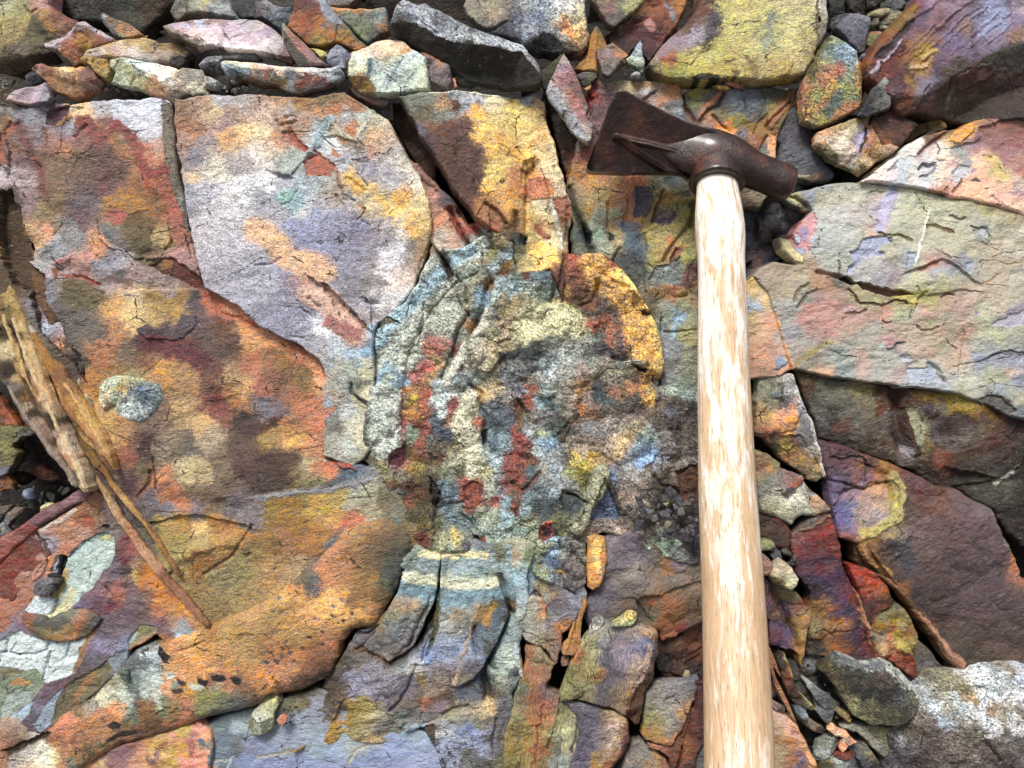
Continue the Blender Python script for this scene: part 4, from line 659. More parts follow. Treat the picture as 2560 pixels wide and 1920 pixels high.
rk('rock_block','broad pale olive grey slab with a pinkish lower half and a thin ledge across it','S',
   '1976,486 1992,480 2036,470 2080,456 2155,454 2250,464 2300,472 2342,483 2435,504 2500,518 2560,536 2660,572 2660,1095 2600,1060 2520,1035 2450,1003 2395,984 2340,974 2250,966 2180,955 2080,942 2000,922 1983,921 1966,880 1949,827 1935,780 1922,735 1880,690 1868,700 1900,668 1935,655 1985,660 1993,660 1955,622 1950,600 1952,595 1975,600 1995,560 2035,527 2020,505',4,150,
   ['30:200 1600 a0987c 350 1600 a0a0a0 450 1590 9ca0a8 600 1590 a0a098 800 1600 a0a090 1000 1600 a8a894 1200 1620 b0ac94',
    '31:250 50 a8a47c 350 30 8c98a8 300 20 9090a4 450 50 b0ac98 600 50 b4b0a0 800 50 b8b4a4 1000 60 b8a8a0 1080 20 8c98b8 1200 50 b8b8a4 1400 30 b0b098 1350 10 a8a888 1500 100 b4b49c 1700 150 b0ac90 1900 150 b0a880 2100 220 b0a488 2000 300 b0ac98 450 200 b8b8b0 600 200 b8b8b4 800 200 b8b0ac 900 250 b8b0a8 700 350 b4b4b0 500 350 b4bab4 450 450 acb0b0 600 450 b0b4ac 500 600 a8aca0 650 600 a8aca0 800 380 b0b0a0 1020 100 a8a0b8 990 200 a098b4 970 300 c8a8a8 920 350 c8b09c 1100 200 bcbca8 1200 200 b8b8a0 1400 200 b8b8a0 1600 200 b8b8a0 1800 250 b0b0a0 1500 300 b8b49c 1700 350 b4b09c 1850 350 9ca09c 2000 400 b4ac98 2150 400 b4ac9c 1200 350 b4b4a0 1100 450 b0b09c 1100 350 b8b8a4 1300 450 b4b0a0 1450 450 b0ac98 1600 500 b4b09c 1800 500 b4ac98 2000 550 b4a898 2150 550 b4ac9c 1050 550 b0ac98 1150 550 a8aca0 1220 580 8c98a4 900 620 b4b4b0 1000 650 b0a8a8 800 700 b4b4b0 950 720 a8a4ac 1100 700 9c8c90 1200 700 a8a4a0 1300 650 b0ac98 1400 620 b08c80 1500 600 a88c84 1550 640 9c9098 1650 650 8c8c90 1450 700 9c9ca0 1550 690 a0a4a8 1300 750 b8b498 1500 750 bcb89c 1650 750 a8a898 1730 650 8c98a8 1800 700 b0a89c 2000 700 b4a898 2150 700 b0a898 1200 800 b8b49c 1400 820 b4b098 1600 800 b4ac98 1350 880 a09c5c 1400 920 a8a064 1500 880 b0a480 1700 850 b09c8c 1850 850 b4a494 2000 850 b4a898 2150 850 b0a898 2000 950 b4a898 1900 1000 b0ac98 1850 1100 b0b098 2000 1150 a0a098 2100 1100 9c98a4 2150 1050 a098a4 2150 1200 a8ac90 2000 1250 b0b090 2150 1300 9c9c94 1850 1250 acac90 1800 1350 a0a094 1900 1400 9ca09c 1950 1450 9098a8 2050 1450 9094a4 2150 1450 9094a4 1800 1430 9098b0 1850 1500 8c94a0 1900 1560 acac94 2000 1600 acac90 2100 1550 bca898 2150 1600 9098a8 2212 1620 8c94a0',
    '31:200 700 a89888 300 700 a89c84 400 720 ac8c70 450 780 b08868 550 800 b08870 600 780 807c74 300 800 a09888 200 850 a89c84 350 880 98988c 450 900 b0908c 550 950 b88c84 350 1000 b48880 300 1100 b48880 450 1100 b88c84 550 1100 b89088 600 1000 b48c80 700 1000 b4908c 650 900 a89080 750 880 a8a07c 850 930 a8a07c 950 950 a8a47c 1050 940 a8a080 1180 900 a89c60 1250 950 a89858 1150 940 b0a884 800 1050 b4988c 900 1050 b89888 1000 1050 b89080 1050 1000 b88c78 1150 1030 a8a88c 1250 1050 a8ac94 1350 1050 b8948c 1450 1050 b49c8c 1550 950 b49c8c 1650 950 b49c90 1550 1100 a8a090 1650 1050 b49c90 1400 1100 a8a484 1300 1100 b09c8c 400 1180 b49088 550 1200 b89088 700 1180 b49888 650 1250 a89c8c 750 1300 9c9c90 850 1250 a8a498 950 1200 a8a89c 1100 1200 b09c90 1050 1280 b08c88 1200 1250 b0a090 1350 1250 b0a090 1500 1200 b49c8c 1600 1180 a8a08c 1700 1200 b49888 1650 1350 b89888 1550 1350 a8a08c 1700 1400 b49c8c 200 1000 a0a09c 150 1100 a0a098 250 1200 a09ca0 350 1300 a49c94 250 1350 a49890 400 1400 9c9484 500 1450 989890 600 1400 98a098 700 1450 9ca498 650 1550 8c9894 500 1540 d0a880 800 1400 b8a094 830 1500 b8a098 900 1400 a8a498 1000 1400 a8a8a0 950 1550 a8a8a0 1100 1500 a8a8a0 1200 1450 9ca0a8 1150 1550 b09c98 1250 1400 b0a090 1300 1500 b0a898 1400 1500 98a4a8 1350 1600 909ca8 1500 1550 b0aca0 1600 1450 b8a490 1600 1600 b8b4b0 1700 1500 b0a89c 1700 1620 b8b8a8 1450 1300 b0a48c 1400 1400 b8a08c',
    '32:1250 20 a8acb0 1500 30 a0a8b0 1650 60 a8a890 1800 60 b0aca0 2000 50 98a0a8 2100 100 a0a498 2180 150 a8a490 2200 250 808890 1950 130 6c6c68 2050 200 54504c 1900 150 7c7c78'],
   ov=[('P','31: 130,320 220,220 340,180 400,170 420,250 410,400 350,500 250,520 200,450 170,370','b8888c',-4,5),('P','31: 230,240 300,200 310,260 250,300','8c4428',-3,4),('P','31: 280,300 340,280 370,350 330,420 290,380','9c80a8',0,4),
       ('P','31: 175,370 220,340 240,400 280,440 240,440','984c20',4,2),('P','31: 225,370 290,370 290,430 250,440','a8b8cc',3,2),('P','31: 250,470 330,480 310,520 270,520','8c98b8',0,4),('P','31: 370,420 400,370 430,370 410,440','98a8b8',0,4),
       ('P','31: 100,390 150,400 300,560 300,620 240,600 120,500','c8bc90',5,2),
       ('P','31: 710,520 780,480 800,430 900,385 1010,380 1070,400 1060,440 990,460 950,500 1000,520 990,550 930,550 890,540 820,590 760,650 740,700 680,700 700,650 740,620','8c94b0',-7,2),
       ('S','31: 1080,10 1030,80 1000,180 970,320',26,'a098b8',0),('P','31: 1030,10 1120,0 1100,30 1050,50','8c98bc',-3,2),
       ('S','31: 960,350 1010,370 1100,380 1190,400 1250,425',7,'6c6440',-4),('S','31: 1380,295 1440,290 1520,320 1600,360',7,'6c5c3c',-4),('S','31: 1580,210 1650,240 1700,235',6,'5c5440',-3),
       ('S','31: 1750,300 1830,315 1880,310 1910,370',6,'606858',-4),('P','31: 1810,330 1900,320 1910,380 1860,400 1820,370','9ca0a0',-3,3),
       ('T','31: 1245,670 1380,610 1480,570 1600,610 1680,680 1760,740',-9,6,45),('S','31: 1310,660 1400,620 1460,630',10,'9c6040',-3),('P','31: 1700,620 1760,610 1780,650 1740,710 1700,670','8c94a4',-4,2),
       ('P','31: 1200,530 1290,520 1250,600 1200,640','8c98a8',-5,3),('S','31: 1385,180 1340,350 1290,530 1260,610',4,'d8d4c8',1),
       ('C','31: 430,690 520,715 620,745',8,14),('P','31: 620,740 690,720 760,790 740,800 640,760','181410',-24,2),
       ('P','31: 755,785 870,780 1010,830 1090,850 1230,860 1280,890 1150,890 1100,900 960,880 840,840','6c4818',-20,2),('T','31: 740,780 870,775 1010,825 1090,850 1230,860 1290,890',0,4,60),  # shadow under the ledge painted brown, also sunk in
       ('P','31: 1090,890 1270,880 1310,950 1250,970 1150,960 1095,940','a8a05c',3,2),('T','31: 1300,950 1330,890 1500,860 1700,830 1780,850',-6,5,45),('C','31: 1300,940 1370,870',6,8),
       ('S','31: 690,850 740,890 800,960 840,970 950,970 1020,970 1090,940 1210,960',6,'5c4838',-5),('S','31: 210,930 280,830 350,800',6,'706850',-4),('S','31: 250,990 280,950 340,870 430,850',6,'645c50',-4),
       ('S','31: 680,1050 800,1040 860,1025',5,'705848',-4),('S','31: 1300,1160 1350,1185 1430,1195 1480,1160',6,'6c5c44',-4),('S','31: 1250,1095 1230,1090 1240,1010',6,'6c7058',-3),('S','31: 1010,1120 1040,1130 1070,1115',6,'704838',-4),
       ('S','31: 1050,1365 1100,1350 1140,1300 1190,1300',6,'606468',-5),('P','31: 1150,1410 1230,1400 1250,1450 1170,1450','9ca0a8',-5,2),('C','31: 1400,1480 1470,1530 1490,1590 1530,1640',7,12),('P','31: 1210,1520 1400,1510 1470,1540 1490,1600 1520,1650 1220,1640','94a0b0',-5,2),
       ('S','31: 1620,880 1540,880 1500,920',5,'704c3c',-4),('S','31: 1840,600 2000,600 2090,640 2212,600',5,'98886c',-2),('S','31: 1860,800 1950,745 2000,710',5,'9c7c58',-2),
       ('S','31: 1830,440 1930,470 1980,500',4,'98886c',-2),('C','31: 1700,1200 1710,1300 1680,1440 1660,1600',5,5),('P','31: 2130,1050 2212,1030 2212,1140 2100,1170 2000,1160 1930,1150 2000,1090','9c98a8',-4,4),
       ('T','31: 1700,1480 1820,1450 1950,1390 2100,1380 2212,1400',-5,6,60),('S','31: 2212,1390 2120,1380 1980,1400 1920,1430',6,'5c605c',-4),
       ('P','32: 1810,140 1900,100 2010,110 2080,180 2150,230 2100,260 1980,200 1870,170','5c5854',-6,3),('P','31: 1800,1030 1840,1050 1810,1080','9c7c98',-2,3),
       ('S','31: 230,1490 350,1390 480,1320 560,1290',14,'8c8058',0),('C','31: 60,1050 90,1180 150,1370 210,1520',6,5,'c88c58'),('S','31: 60,1050 90,1180 150,1370 205,1520',9,'d09860',2),
       ('B',2350,690,60,12),('B',2200,640,100,6),('B',2120,770,90,-5)],
   FA=6,FS=170,NA=3,m='smooth',bev=6,group=BED,warp=9,sh=2.8,rag=2,tex=1.0,dim=0.72)
rk('rock_block','narrow orange beige slab strip hidden partly by the handle, left of the pale slab','S',
   '1840,720 1925,662 1922,735 1935,780 1949,827 1966,880 1980,922 1965,930 1950,940 1900,945 1840,950',-4,110,
   ['31:20 700 a8a088 50 750 b8b09c 20 850 b8a478 30 950 d0ac6c 80 700 c8c4b0 60 1000 b09c80 30 1150 b88c6c 60 1300 a88470 50 1400 a88470 100 1250 a09488 130 1450 a89c98 30 1500 a88468 150 1520 b0846c 20 1580 8c7460','21: 2050 800 c0a068 2100 900 b09c78 2050 1000 98a0a0 2080 970 9cb0c4 2050 1100 b09c74 2100 1200 b09478 2050 1300 b08c6c 2150 1400 b88c70 2050 1500 a88468'],
   ov=[('P','31: 55,1520 80,1415 160,1470 150,1490 90,1525','7088a8',5,1.5)],FA=3,FS=120,m='smooth',bev=4,group=BED,rag=1.5)
rk('rock_block','wet dark brown slab with a vertical groove and golden top under the pale slab','S',
   '1984,924 2050,938 2080,946 2170,956 2250,968 2340,976 2395,986 2450,1005 2520,1037 2600,1062 2680,1100 2680,1400 2560,1366 2525,1335 2500,1300 2485,1275 2440,1250 2410,1225 2375,1225 2340,1215 2290,1178 2250,1165 2195,1147 2140,1125 2050,1096 2040,1050 2020,1010 2000,960',-22,150,
   ['32:320 100 5c4428 400 150 707068 500 100 747468 600 200 7c7c70 500 300 70706c 700 100 7c786c 850 150 847c68 750 300 706c64 650 350 6c3c1c 550 250 40302c 450 400 48403c 650 450 504c48 550 500 3c2c20 800 400 746c64 950 350 706860 900 250 847c70 950 200 6c4c34 1030 200 6c3c24 850 50 948c68 950 60 4c2c18 1000 450 7c6c60 1050 300 807470 900 500 504034 1050 550 6c5c4c 1000 650 3c2c1c 700 550 402c1c 1150 150 4c3020 1200 100 5c3c1c 1200 350 4c3428 1150 450 30241c 1200 550 746460 1230 600 8c8480 1250 450 5c4038 1300 250 9c9880 1300 350 9c9c84 1320 450 948c74 1350 550 847450 1260 80 644420 1400 100 8c7440 1500 120 a89050 1600 150 b8a468 1700 200 ac9450 1750 270 8c6c34 1500 180 8c8478 1400 180 5c4c54 1350 220 543c44 1450 250 5c4c50 1550 350 3c1c18 1500 380 402018 1600 400 4c2c28 1450 430 6c6068 1700 320 4c2c30 1650 450 807470 1800 300 6c5c58 1800 400 746858 1900 350 6c5840 1900 250 7c5c28 1850 220 8c6c34 2000 300 704c28 2100 350 3c2c20 2000 400 705048 1950 500 5c3428 2100 450 54403c 2050 550 48342c 1800 550 68544c 1600 550 6c605c 1500 500 7c7068 1480 650 8c4c18 1400 650 4c2c14 1550 700 6c3c18 1650 600 54402c 1400 800 3c2c18 1600 800 402c1c 1750 700 4c4038 1850 700 4c443c 1700 850 34281c 2000 620 48342c 2000 750 2c261c 2150 600 34281c 1950 850 4c4c40 2050 900 5c5c54 2000 950 4c4c40 2150 750 2c2418 2150 950 3c3424 2100 1100 2c2418 2150 1250 34281c 1850 950 484838 1300 700 3c2c1c'],
   ov=[('C','32: 1110,40 1130,180 1140,330 1160,450 1180,560',26,26),('S','32: 1180,130 1210,300 1250,450 1280,600',16,'54301c',8),('P','32: 1180,510 1250,530 1270,600 1240,640 1180,600','8c8488',-6,3),
       ('P','32: 1210,200 1290,190 1370,330 1370,420 1310,560 1280,500 1230,330','98967c',-5,4),('P','31: 1090,1659 1130,1610 1160,1590 1180,1640 1170,1700 1120,1700','3c1c14',4,2),
       ('R','32: 350,250 600,420 900,560 1240,640 1500,700',0.35,0,24),('B',2370,1075,40,-16),('B',2430,1060,60,8),('B',2310,1010,30,8),('C','32: 2212,700 2060,780 1960,840 1850,870 1640,910',8,12),('S','32: 2200,710 2060,790 1970,850',7,'a09c90',2)],
   FA=12, FS=80, NA=5, m='wetrough', bev=9, group=BED, sh=2.8)
rk('rock_block','big purple brown wet slab with a smooth violet panel and golden left rim, lower right','S',
   '2046,1097 2085,1108 2130,1122 2190,1148 2250,1166 2290,1180 2345,1218 2400,1226 2440,1252 2485,1276 2500,1310 2516,1345 2545,1400 2560,1450 2680,1500 2680,1760 2560,1700 2480,1697 2445,1700 2415,1690 2380,1660 2340,1600 2290,1530 2245,1475 2200,1440 2165,1440 2140,1405 2136,1358 2102,1345 2090,1300 2075,1220 2060,1160',-6,150,
   ['32:500 550 644450 600 600 6c4850 750 600 603c44 600 700 6c4c54 700 720 785860 800 700 906c58 550 750 5c4858 650 800 685464 900 700 6c504c 850 780 7c5c60 1000 720 a07c50 950 800 a87868 750 800 886868 850 850 806878 600 870 706080 700 950 9c8894 600 950 7c6890 800 900 a08c94 900 900 c09c88 1000 870 c8a488 1050 920 c8a898 900 1000 b49c94 1000 1050 b8a494 750 1050 787ca0 700 1100 6070a0 650 1150 74689c 600 1050 806c90 650 1250 806c8c 700 1200 646c9c 850 1100 b4a098 850 1200 a89c98 950 1150 aca4a8 750 1280 907c90 900 1220 a89490 700 1320 8c6474 650 1320 a07468 1100 850 a88440 1130 950 a89c58 1120 1100 a8a470 1100 750 8c6440 1180 770 7c5048 1250 800 684448 1300 850 6c4c50 1200 900 6c504c 1350 950 6c3c34 1200 1050 5c4844 1250 1200 7c6c6c 1180 1150 68584c 1150 1250 8c8478 1000 1250 988c7c 1050 1280 b0a080 850 1290 b8a070 800 1330 b09048 900 1320 8c6c38 850 1400 8c7050 950 1380 6c544c 1000 1450 644c44 1100 1350 443c44 1200 1350 484450 1150 1450 50484c 1200 1550 44424c 1000 1550 5c4430 950 1600 644828 800 1450 7c5c38 900 1500 8c6838 850 1550 3c2c24 1400 1050 745850 1500 1000 745448 1400 900 6c4844 1350 1200 746060 1500 1200 6c5858 1300 1350 6c5c5c 1450 1400 685854 1600 1100 745c58 1700 1100 746064 1800 1200 705c60 1600 1300 685454 1800 1400 604e50 1950 1300 705c60 2000 1400 685458 1900 1500 5c4c50 1600 1500 5c4c4c 1400 1600 584644 2000 1600 58484c 2100 1550 6c5858 1650 950 6c5c58 1850 1080 7c6c70 2150 1400 7c7c70 2180 1550 b07850',
    '33:1000 30 8c6830 1100 120 8c6428 1200 250 8c5c24 1250 300 5c442c 1300 430 4c3c30 1380 500 74481c 1450 650 5c401c 1600 750 6c4824 1700 850 6c5038 1100 30 4c3c38 1300 200 48383c 1500 300 50403c 1700 200 5c4a4c 1900 200 5c4a4c 2100 300 5c4c4c 1700 500 584640 2000 500 5c4c48 2150 500 54443c 1900 700 54443c 1700 720 44382c 2100 700 604c40 1550 550 483c30 1800 820 3c342c 2000 800 443828'],
   ov=[('P','32: 860,900 950,860 1100,850 1150,900 1150,1000 1130,1120 1080,1190 960,1250 880,1290 750,1290 620,1290 570,1050 640,900 760,900',None,-9,3),
       ('S','32: 1100,800 1150,900 1150,1000 1130,1130 1080,1190 960,1250 900,1280 800,1300',24,'a89c60',5),('S','32: 540,640 650,640 800,650 900,710',6,'3c2c34',-5),('C','32: 520,830 640,860 760,890 850,915 900,865 1080,855',7,9),('C','32: 600,945 750,915',5,6),
       ('T','32: 1000,720 1150,760 1200,900 1180,1100 1100,1240',-7,20,120),('S','33: 960,20 1060,80 1130,200 1200,300 1240,400 1320,500 1400,600 1480,690 1640,800 1750,880',28,'8c5c28',10),
       ('R','33: 1130,100 1280,300 1450,520 1600,720 1800,880',0.5,0.0,26),('S','33: 1280,330 1400,420 1480,520 1560,640 1700,760',12,'a06c44',4),('S','32: 760,1340 830,1330 820,1450 900,1540 1060,1640',14,'a07840',4),
       ('P','32: 640,1340 760,1370 790,1450 820,1520 1000,1659 800,1659 700,1600 640,1450','54401c',-16,4)],
   FA=16, FS=150, NA=6, m='wet', bev=9, group=BED, sh=2.8)
rk('rock_block','dark grey wedge peeping out below the gold rimmed edge of the purple slab','33','1200,520 1300,560 1440,680 1500,760 1700,870 1720,900 1480,900 1400,980 1320,900 1230,720',-50,100,['1350 750 6c6468 1450 800 605a5c 1550 850 54504c 1300 650 5c5650 1280 600 6c6450 1400 880 5c5658'],FA=5,FS=60,m='grit',bev=6)
rk('rock_block','light grey edged narrow block with an orange top left of the wet brown slab','32','-80,-100 210,-80 270,40 300,150 370,320 420,440 470,620 500,800 440,850 380,830 300,760 200,700 90,600 -20,480 -120,430',-12,110,
   ['200 30 a8a8a8 100 50 8c8878 30 50 8c8c78 60 200 a09478 150 180 706c74 200 250 c88c64 120 320 c89468 220 330 d09450 180 380 c89858 50 400 b87440 30 280 a88858 280 250 a8acb4 320 350 74747c 300 400 74747c 380 450 74706c 250 450 6c5030 200 530 a89848 180 480 8c7438 250 600 8c6438 350 650 8c7040 420 750 947c58 450 800 847860 420 550 8c8884 100 550 3c3424 50 450 544c3c 350 780 7c6c50'],
   ov=[('P','80,300 130,240 230,130 250,120 280,250 220,390 100,430 0,430',None,6,3),('T','270,440 80,450 0,430',0,4,40),('R','0,430 150,440 270,430 330,560 440,740',0.5,0.0,24),('P','100,460 280,440 450,700 430,800 380,820 200,680 100,530',None,-6,3),('P','20,80 70,50 130,90 130,130 30,120','6c7c7c',7,1.5),
       ('S','210,-60 270,60 330,220 400,400 440,560 500,780',9,'b8b4b0',2)],FA=9,FS=40,m='grit',bev=5,group=BED)
rk('rock_block','cream grey rounded block with a small orange leaf like chip on it','32','-120,560 0,600 60,640 130,690 130,740 240,770 310,800 350,880 430,960 500,1020 550,1080 560,1110 480,1130 420,1150 300,1140 250,1180 210,1230 130,1180 60,1150 -60,1100 -120,900',-22,110,
   ['50 650 8c8060 20 720 a87c44 80 680 7c7454 30 800 707060 100 800 807c74 50 900 8c8c84 200 750 846c68 250 900 a8a498 150 1000 b8b4a4 100 950 b0ac98 250 1000 c8c4b4 330 1050 b8b8ac 200 1150 a8a490 350 950 94908c 400 1020 b08c60 430 1050 b09070 520 1090 a08c78 50 1050 a09c80 300 1100 a8a898 380 880 5c564c'],
   ov=[('P','110,940 160,870 240,805 310,810 300,850 230,900 150,945','a05828',9,1.5),('P','110,940 140,890 200,880 210,900 150,945','4c4454',1,2),('P','120,760 180,760 210,810 150,880 120,850','8c706c',-3,3)],FA=12,FS=50,m='grit',bev=12,dome=8,group=BED)
rk('rock_block','dark maroon curved block with a grey cap under the cream grey block','32','-120,1130 20,1140 100,1150 160,1180 210,1260 200,1440 190,1480 100,1450 0,1380 -120,1300',-34,100,['100 1200 6c2c20 150 1250 5c2c20 50 1200 4c3c34 50 1300 3c2c24 150 1380 5c3420 100 1430 5c3418 0 1280 5c4838'],FA=6,FS=40,m='wet',bev=10,dome=8,group=BED)
rk('rock_block','long crimson and dark purple rock with a thin raised ridge and ochre lower side','S',
   '1982,1336 2010,1312 2050,1288 2080,1275 2086,1300 2091,1330 2098,1360 2106,1388 2110,1412 2124,1440 2150,1490 2165,1540 2180,1590 2200,1660 2150,1662 2100,1652 2060,1640 2020,1640 2018,1560 2027,1500 2022,1470 1995,1440 1984,1400',-26,120,
   ['32:260 1240 7c7068 400 1180 74706c 500 1160 6c4038 450 1220 784038 300 1330 9c706c 250 1400 8c5450 250 1340 907068 400 1300 8c3c34 500 1280 a03c30 550 1240 a84438 450 1350 6c302c 350 1370 6c2c34 550 1370 74302c 300 1450 843c3c 400 1450 7c3838 500 1420 843840 600 1430 904030 300 1550 6c3848 400 1520 544050 350 1620 5c3c54 500 1500 584050 450 1600 803844 600 1550 683844',
    '33:450 30 4c3c60 600 50 5c3c5c 500 120 483858 400 150 403040 700 100 74384c 650 200 6c4c6c 550 230 6c5868 450 280 98744c 540 260 a87848 400 350 988468 500 350 8c7454 550 420 a88868 400 450 9c9074 620 380 b87c38 600 300 6c586c 700 300 544860 650 430 8c5c44 750 450 4c3c50 700 500 5c4858 450 550 805828 550 600 8c5c24 650 600 7c4c20 600 680 a0601c 700 650 8c4c18 400 600 484038 780 600 503c4c 800 500 5c3844 850 600 803030 880 700 803028 820 350 6c3434 830 450 804038 760 200 904434 780 700 503040 900 740 6c2c20'],
   ov=[('S','33: 730,0 770,120 820,270 850,420 900,560 960,750',12,'b07440',7),('T','33: 730,0 770,120 820,270 850,420 900,560 960,750',-14,12,60),('P','33: 380,220 560,210 600,330 650,400 600,470 540,490 490,450 360,490',None,5,3),('T','33: 350,540 460,530 540,490 680,470',-6,5,50),('S','32: 210,1300 330,1260 550,1130',8,'8c7058',4)],
   FA=8, FS=50, NA=5, m='wetrough', bev=8, group=BED, sh=3)
rk('rock_block','vivid red orange wet block right of the crimson ridge','33','700,-90 850,-60 950,0 1010,60 1060,130 1110,230 1080,290 1010,320 960,350 920,420 880,470 850,400 830,280 790,160 750,40',-18,100,
   ['780 20 a84830 850 50 c05c30 950 80 b85830 850 130 b05038 1000 130 a05c30 900 180 8c4c34 1000 200 7c5c3c 1050 200 6c5034 980 260 844c30 1050 270 7c4020 850 220 703038 900 300 4c3c34 870 400 503034 930 300 7c2c24 800 120 903840'],FA=12,FS=35,m='wetrough',bev=8,group=BED)
rk('rock_block','lumpy tan and grey stone with an orange streak, right of the crimson ridge','33','900,480 930,400 980,340 1080,310 1140,250 1190,280 1220,350 1280,450 1300,540 1260,620 1250,700 1330,890 1260,890 1180,820 1100,780 1050,740 970,720 930,620',-16,100,
   ['1150 300 7c7868 1000 380 847c60 1080 360 8c8464 960 450 a07c40 1000 500 9c9484 930 520 808078 1100 450 a88c4c 1080 480 b8803c 1180 400 988c68 1150 500 a09460 1230 470 8c6c34 1000 580 b8a088 1000 650 d0b490 950 600 b07858 1150 600 c8b878 1200 600 a09060 1100 680 9c5828 1200 700 944c18 1150 780 884418 1250 820 7c3c14 1220 550 b0a470 1040 700 904c20'],
   ov=[('S','1075,430 1050,560 1080,660',16,'b0701c',-3),('P','1050,700 1150,650 1230,680 1330,890 1240,890 1100,780',None,-6,3)],FA=14,FS=30,m='wetrough',bev=8,group=BED)
rk('rock_block','purple and tan folded wedge of wet rock just right of the handle','33','-110,-60 20,60 120,100 250,140 290,190 330,250 375,290 370,400 350,520 340,620 310,740 295,805 270,700 245,665 120,640 20,590 40,500 50,400 -30,300 -110,200',-8,110,
   ['50 150 745060 30 250 705868 100 300 7c6454 50 200 7c5450 100 400 6c5454 150 200 988464 120 130 8c8470 150 500 706080 80 520 804454 180 600 705878 100 460 5c4c70 200 260 6c5c70 200 320 5c4460 230 200 8c8068 250 400 a88868 300 500 a88c64 280 600 a08058 320 350 b89468 290 700 9c7c54 350 400 a88c68 180 400 4c3820 230 480 7c6038 330 300 988464 310 250 8c4838 -50 100 7c6454'],
   ov=[('C','60,110 130,280 200,450 260,620',14,18),('R','260,160 280,300 310,450 330,560 300,780',0.4,0,20)],FA=9,FS=40,m='wet',bev=5,group=BED)
rk('stone','tan and cream pebble resting among small grey stones beside the handle','S','1929,1424 1940,1404 1952,1397 1966,1406 1984,1424 1997,1446 1992,1466 1976,1478 1955,1470 1934,1458 1924,1440',18,46,
   ['32:120 1560 a89c88 80 1600 b0a488 180 1620 b4ac90','33:60 30 8c7c40 120 60 6c5c28 180 90 b0a870 230 40 c0b898 200 10 b8b09c 150 20 a89878 30 20 5c4c20'],dome=18,FA=5,FS=24,m='grit',bev=10,cat='pebble',rag=1.5)
rk('stone','pinkish tan pebble half hidden behind the handle','S','1880,1390 1905,1380 1922,1395 1934,1412 1930,1430 1918,1440 1890,1440',10,40,['32:20 1540 8c7068 0 1600 a07868'],dome=14,FA=4,FS=24,m='grit',bev=10,cat='pebble',rag=1.5)
rk('stone','small olive and orange pebble above the pinkish tan pebble','S','1885,1352 1915,1345 1935,1355 1941,1370 1925,1378 1890,1380',8,34,['32:20 1380 8c9468 50 1410 b08448 20 1420 7c7c50'],dome=10,FA=4,FS=20,m='grit',bev=8,cat='pebble',rag=1.5)
rk('stone','dark blue grey stone wedged under the olive pebble','S','1925,1386 1945,1374 1957,1382 1955,1400 1938,1404',4,30,['32:60 1460 50585c'],planes=5,m='grit',bev=4,rag=1)
rk('rock_block','large flat dark olive stone with a pale upper rim, lower right','33','485,830 540,770 590,740 640,700 760,740 880,780 980,765 1040,755 1120,800 1200,870 1290,960 1360,1060 1340,1110 1270,1190 1190,1260 1120,1305 1000,1290 900,1285 760,1230 680,1120 630,1040 590,960 540,900',44,80,
   ['600 800 5c5838 700 800 4c463c 550 840 54482c 650 900 3c3a2c 800 850 44423a 750 950 34342a 900 900 4c4438 1000 870 5c4c44 1050 900 544c48 850 1050 30302a 950 1050 302e28 1000 980 38362e 1100 950 34383c 1150 1000 505458 1200 1050 54544c 1280 1050 6c6c60 1100 1100 48443c 700 1050 7c7458 650 1000 605840 750 1130 98946c 850 1180 6c684c 950 1200 58543c 1050 1230 54503c 1150 1200 48463a 1250 1130 5c584c 620 730 6c7478 750 760 84888c 850 790 80807c 1000 790 74787c 1060 780 949490 1150 870 b0b0a4 1230 930 b4b4a8 1320 1020 b8b4a0 1100 820 b0b0a0'],
   ov=[('R','500,830 620,750 760,790 900,830 1080,830 1130,900 1230,980 1340,1080',0.0,1.1,26),('P','620,750 760,790 900,830 1040,820 1080,830 1130,900 1220,950 1340,1080 1400,1060 1200,840 1040,740 860,760 640,690','a0a49c',0,2),('P','640,700 760,740 880,785 980,770 1040,760 1040,820 900,825 760,785 620,745','70767a',0,2)],
   FA=5, FS=60, NA=3, m='rough', bev=5, tilt=(0, 0.10), group=FAL)
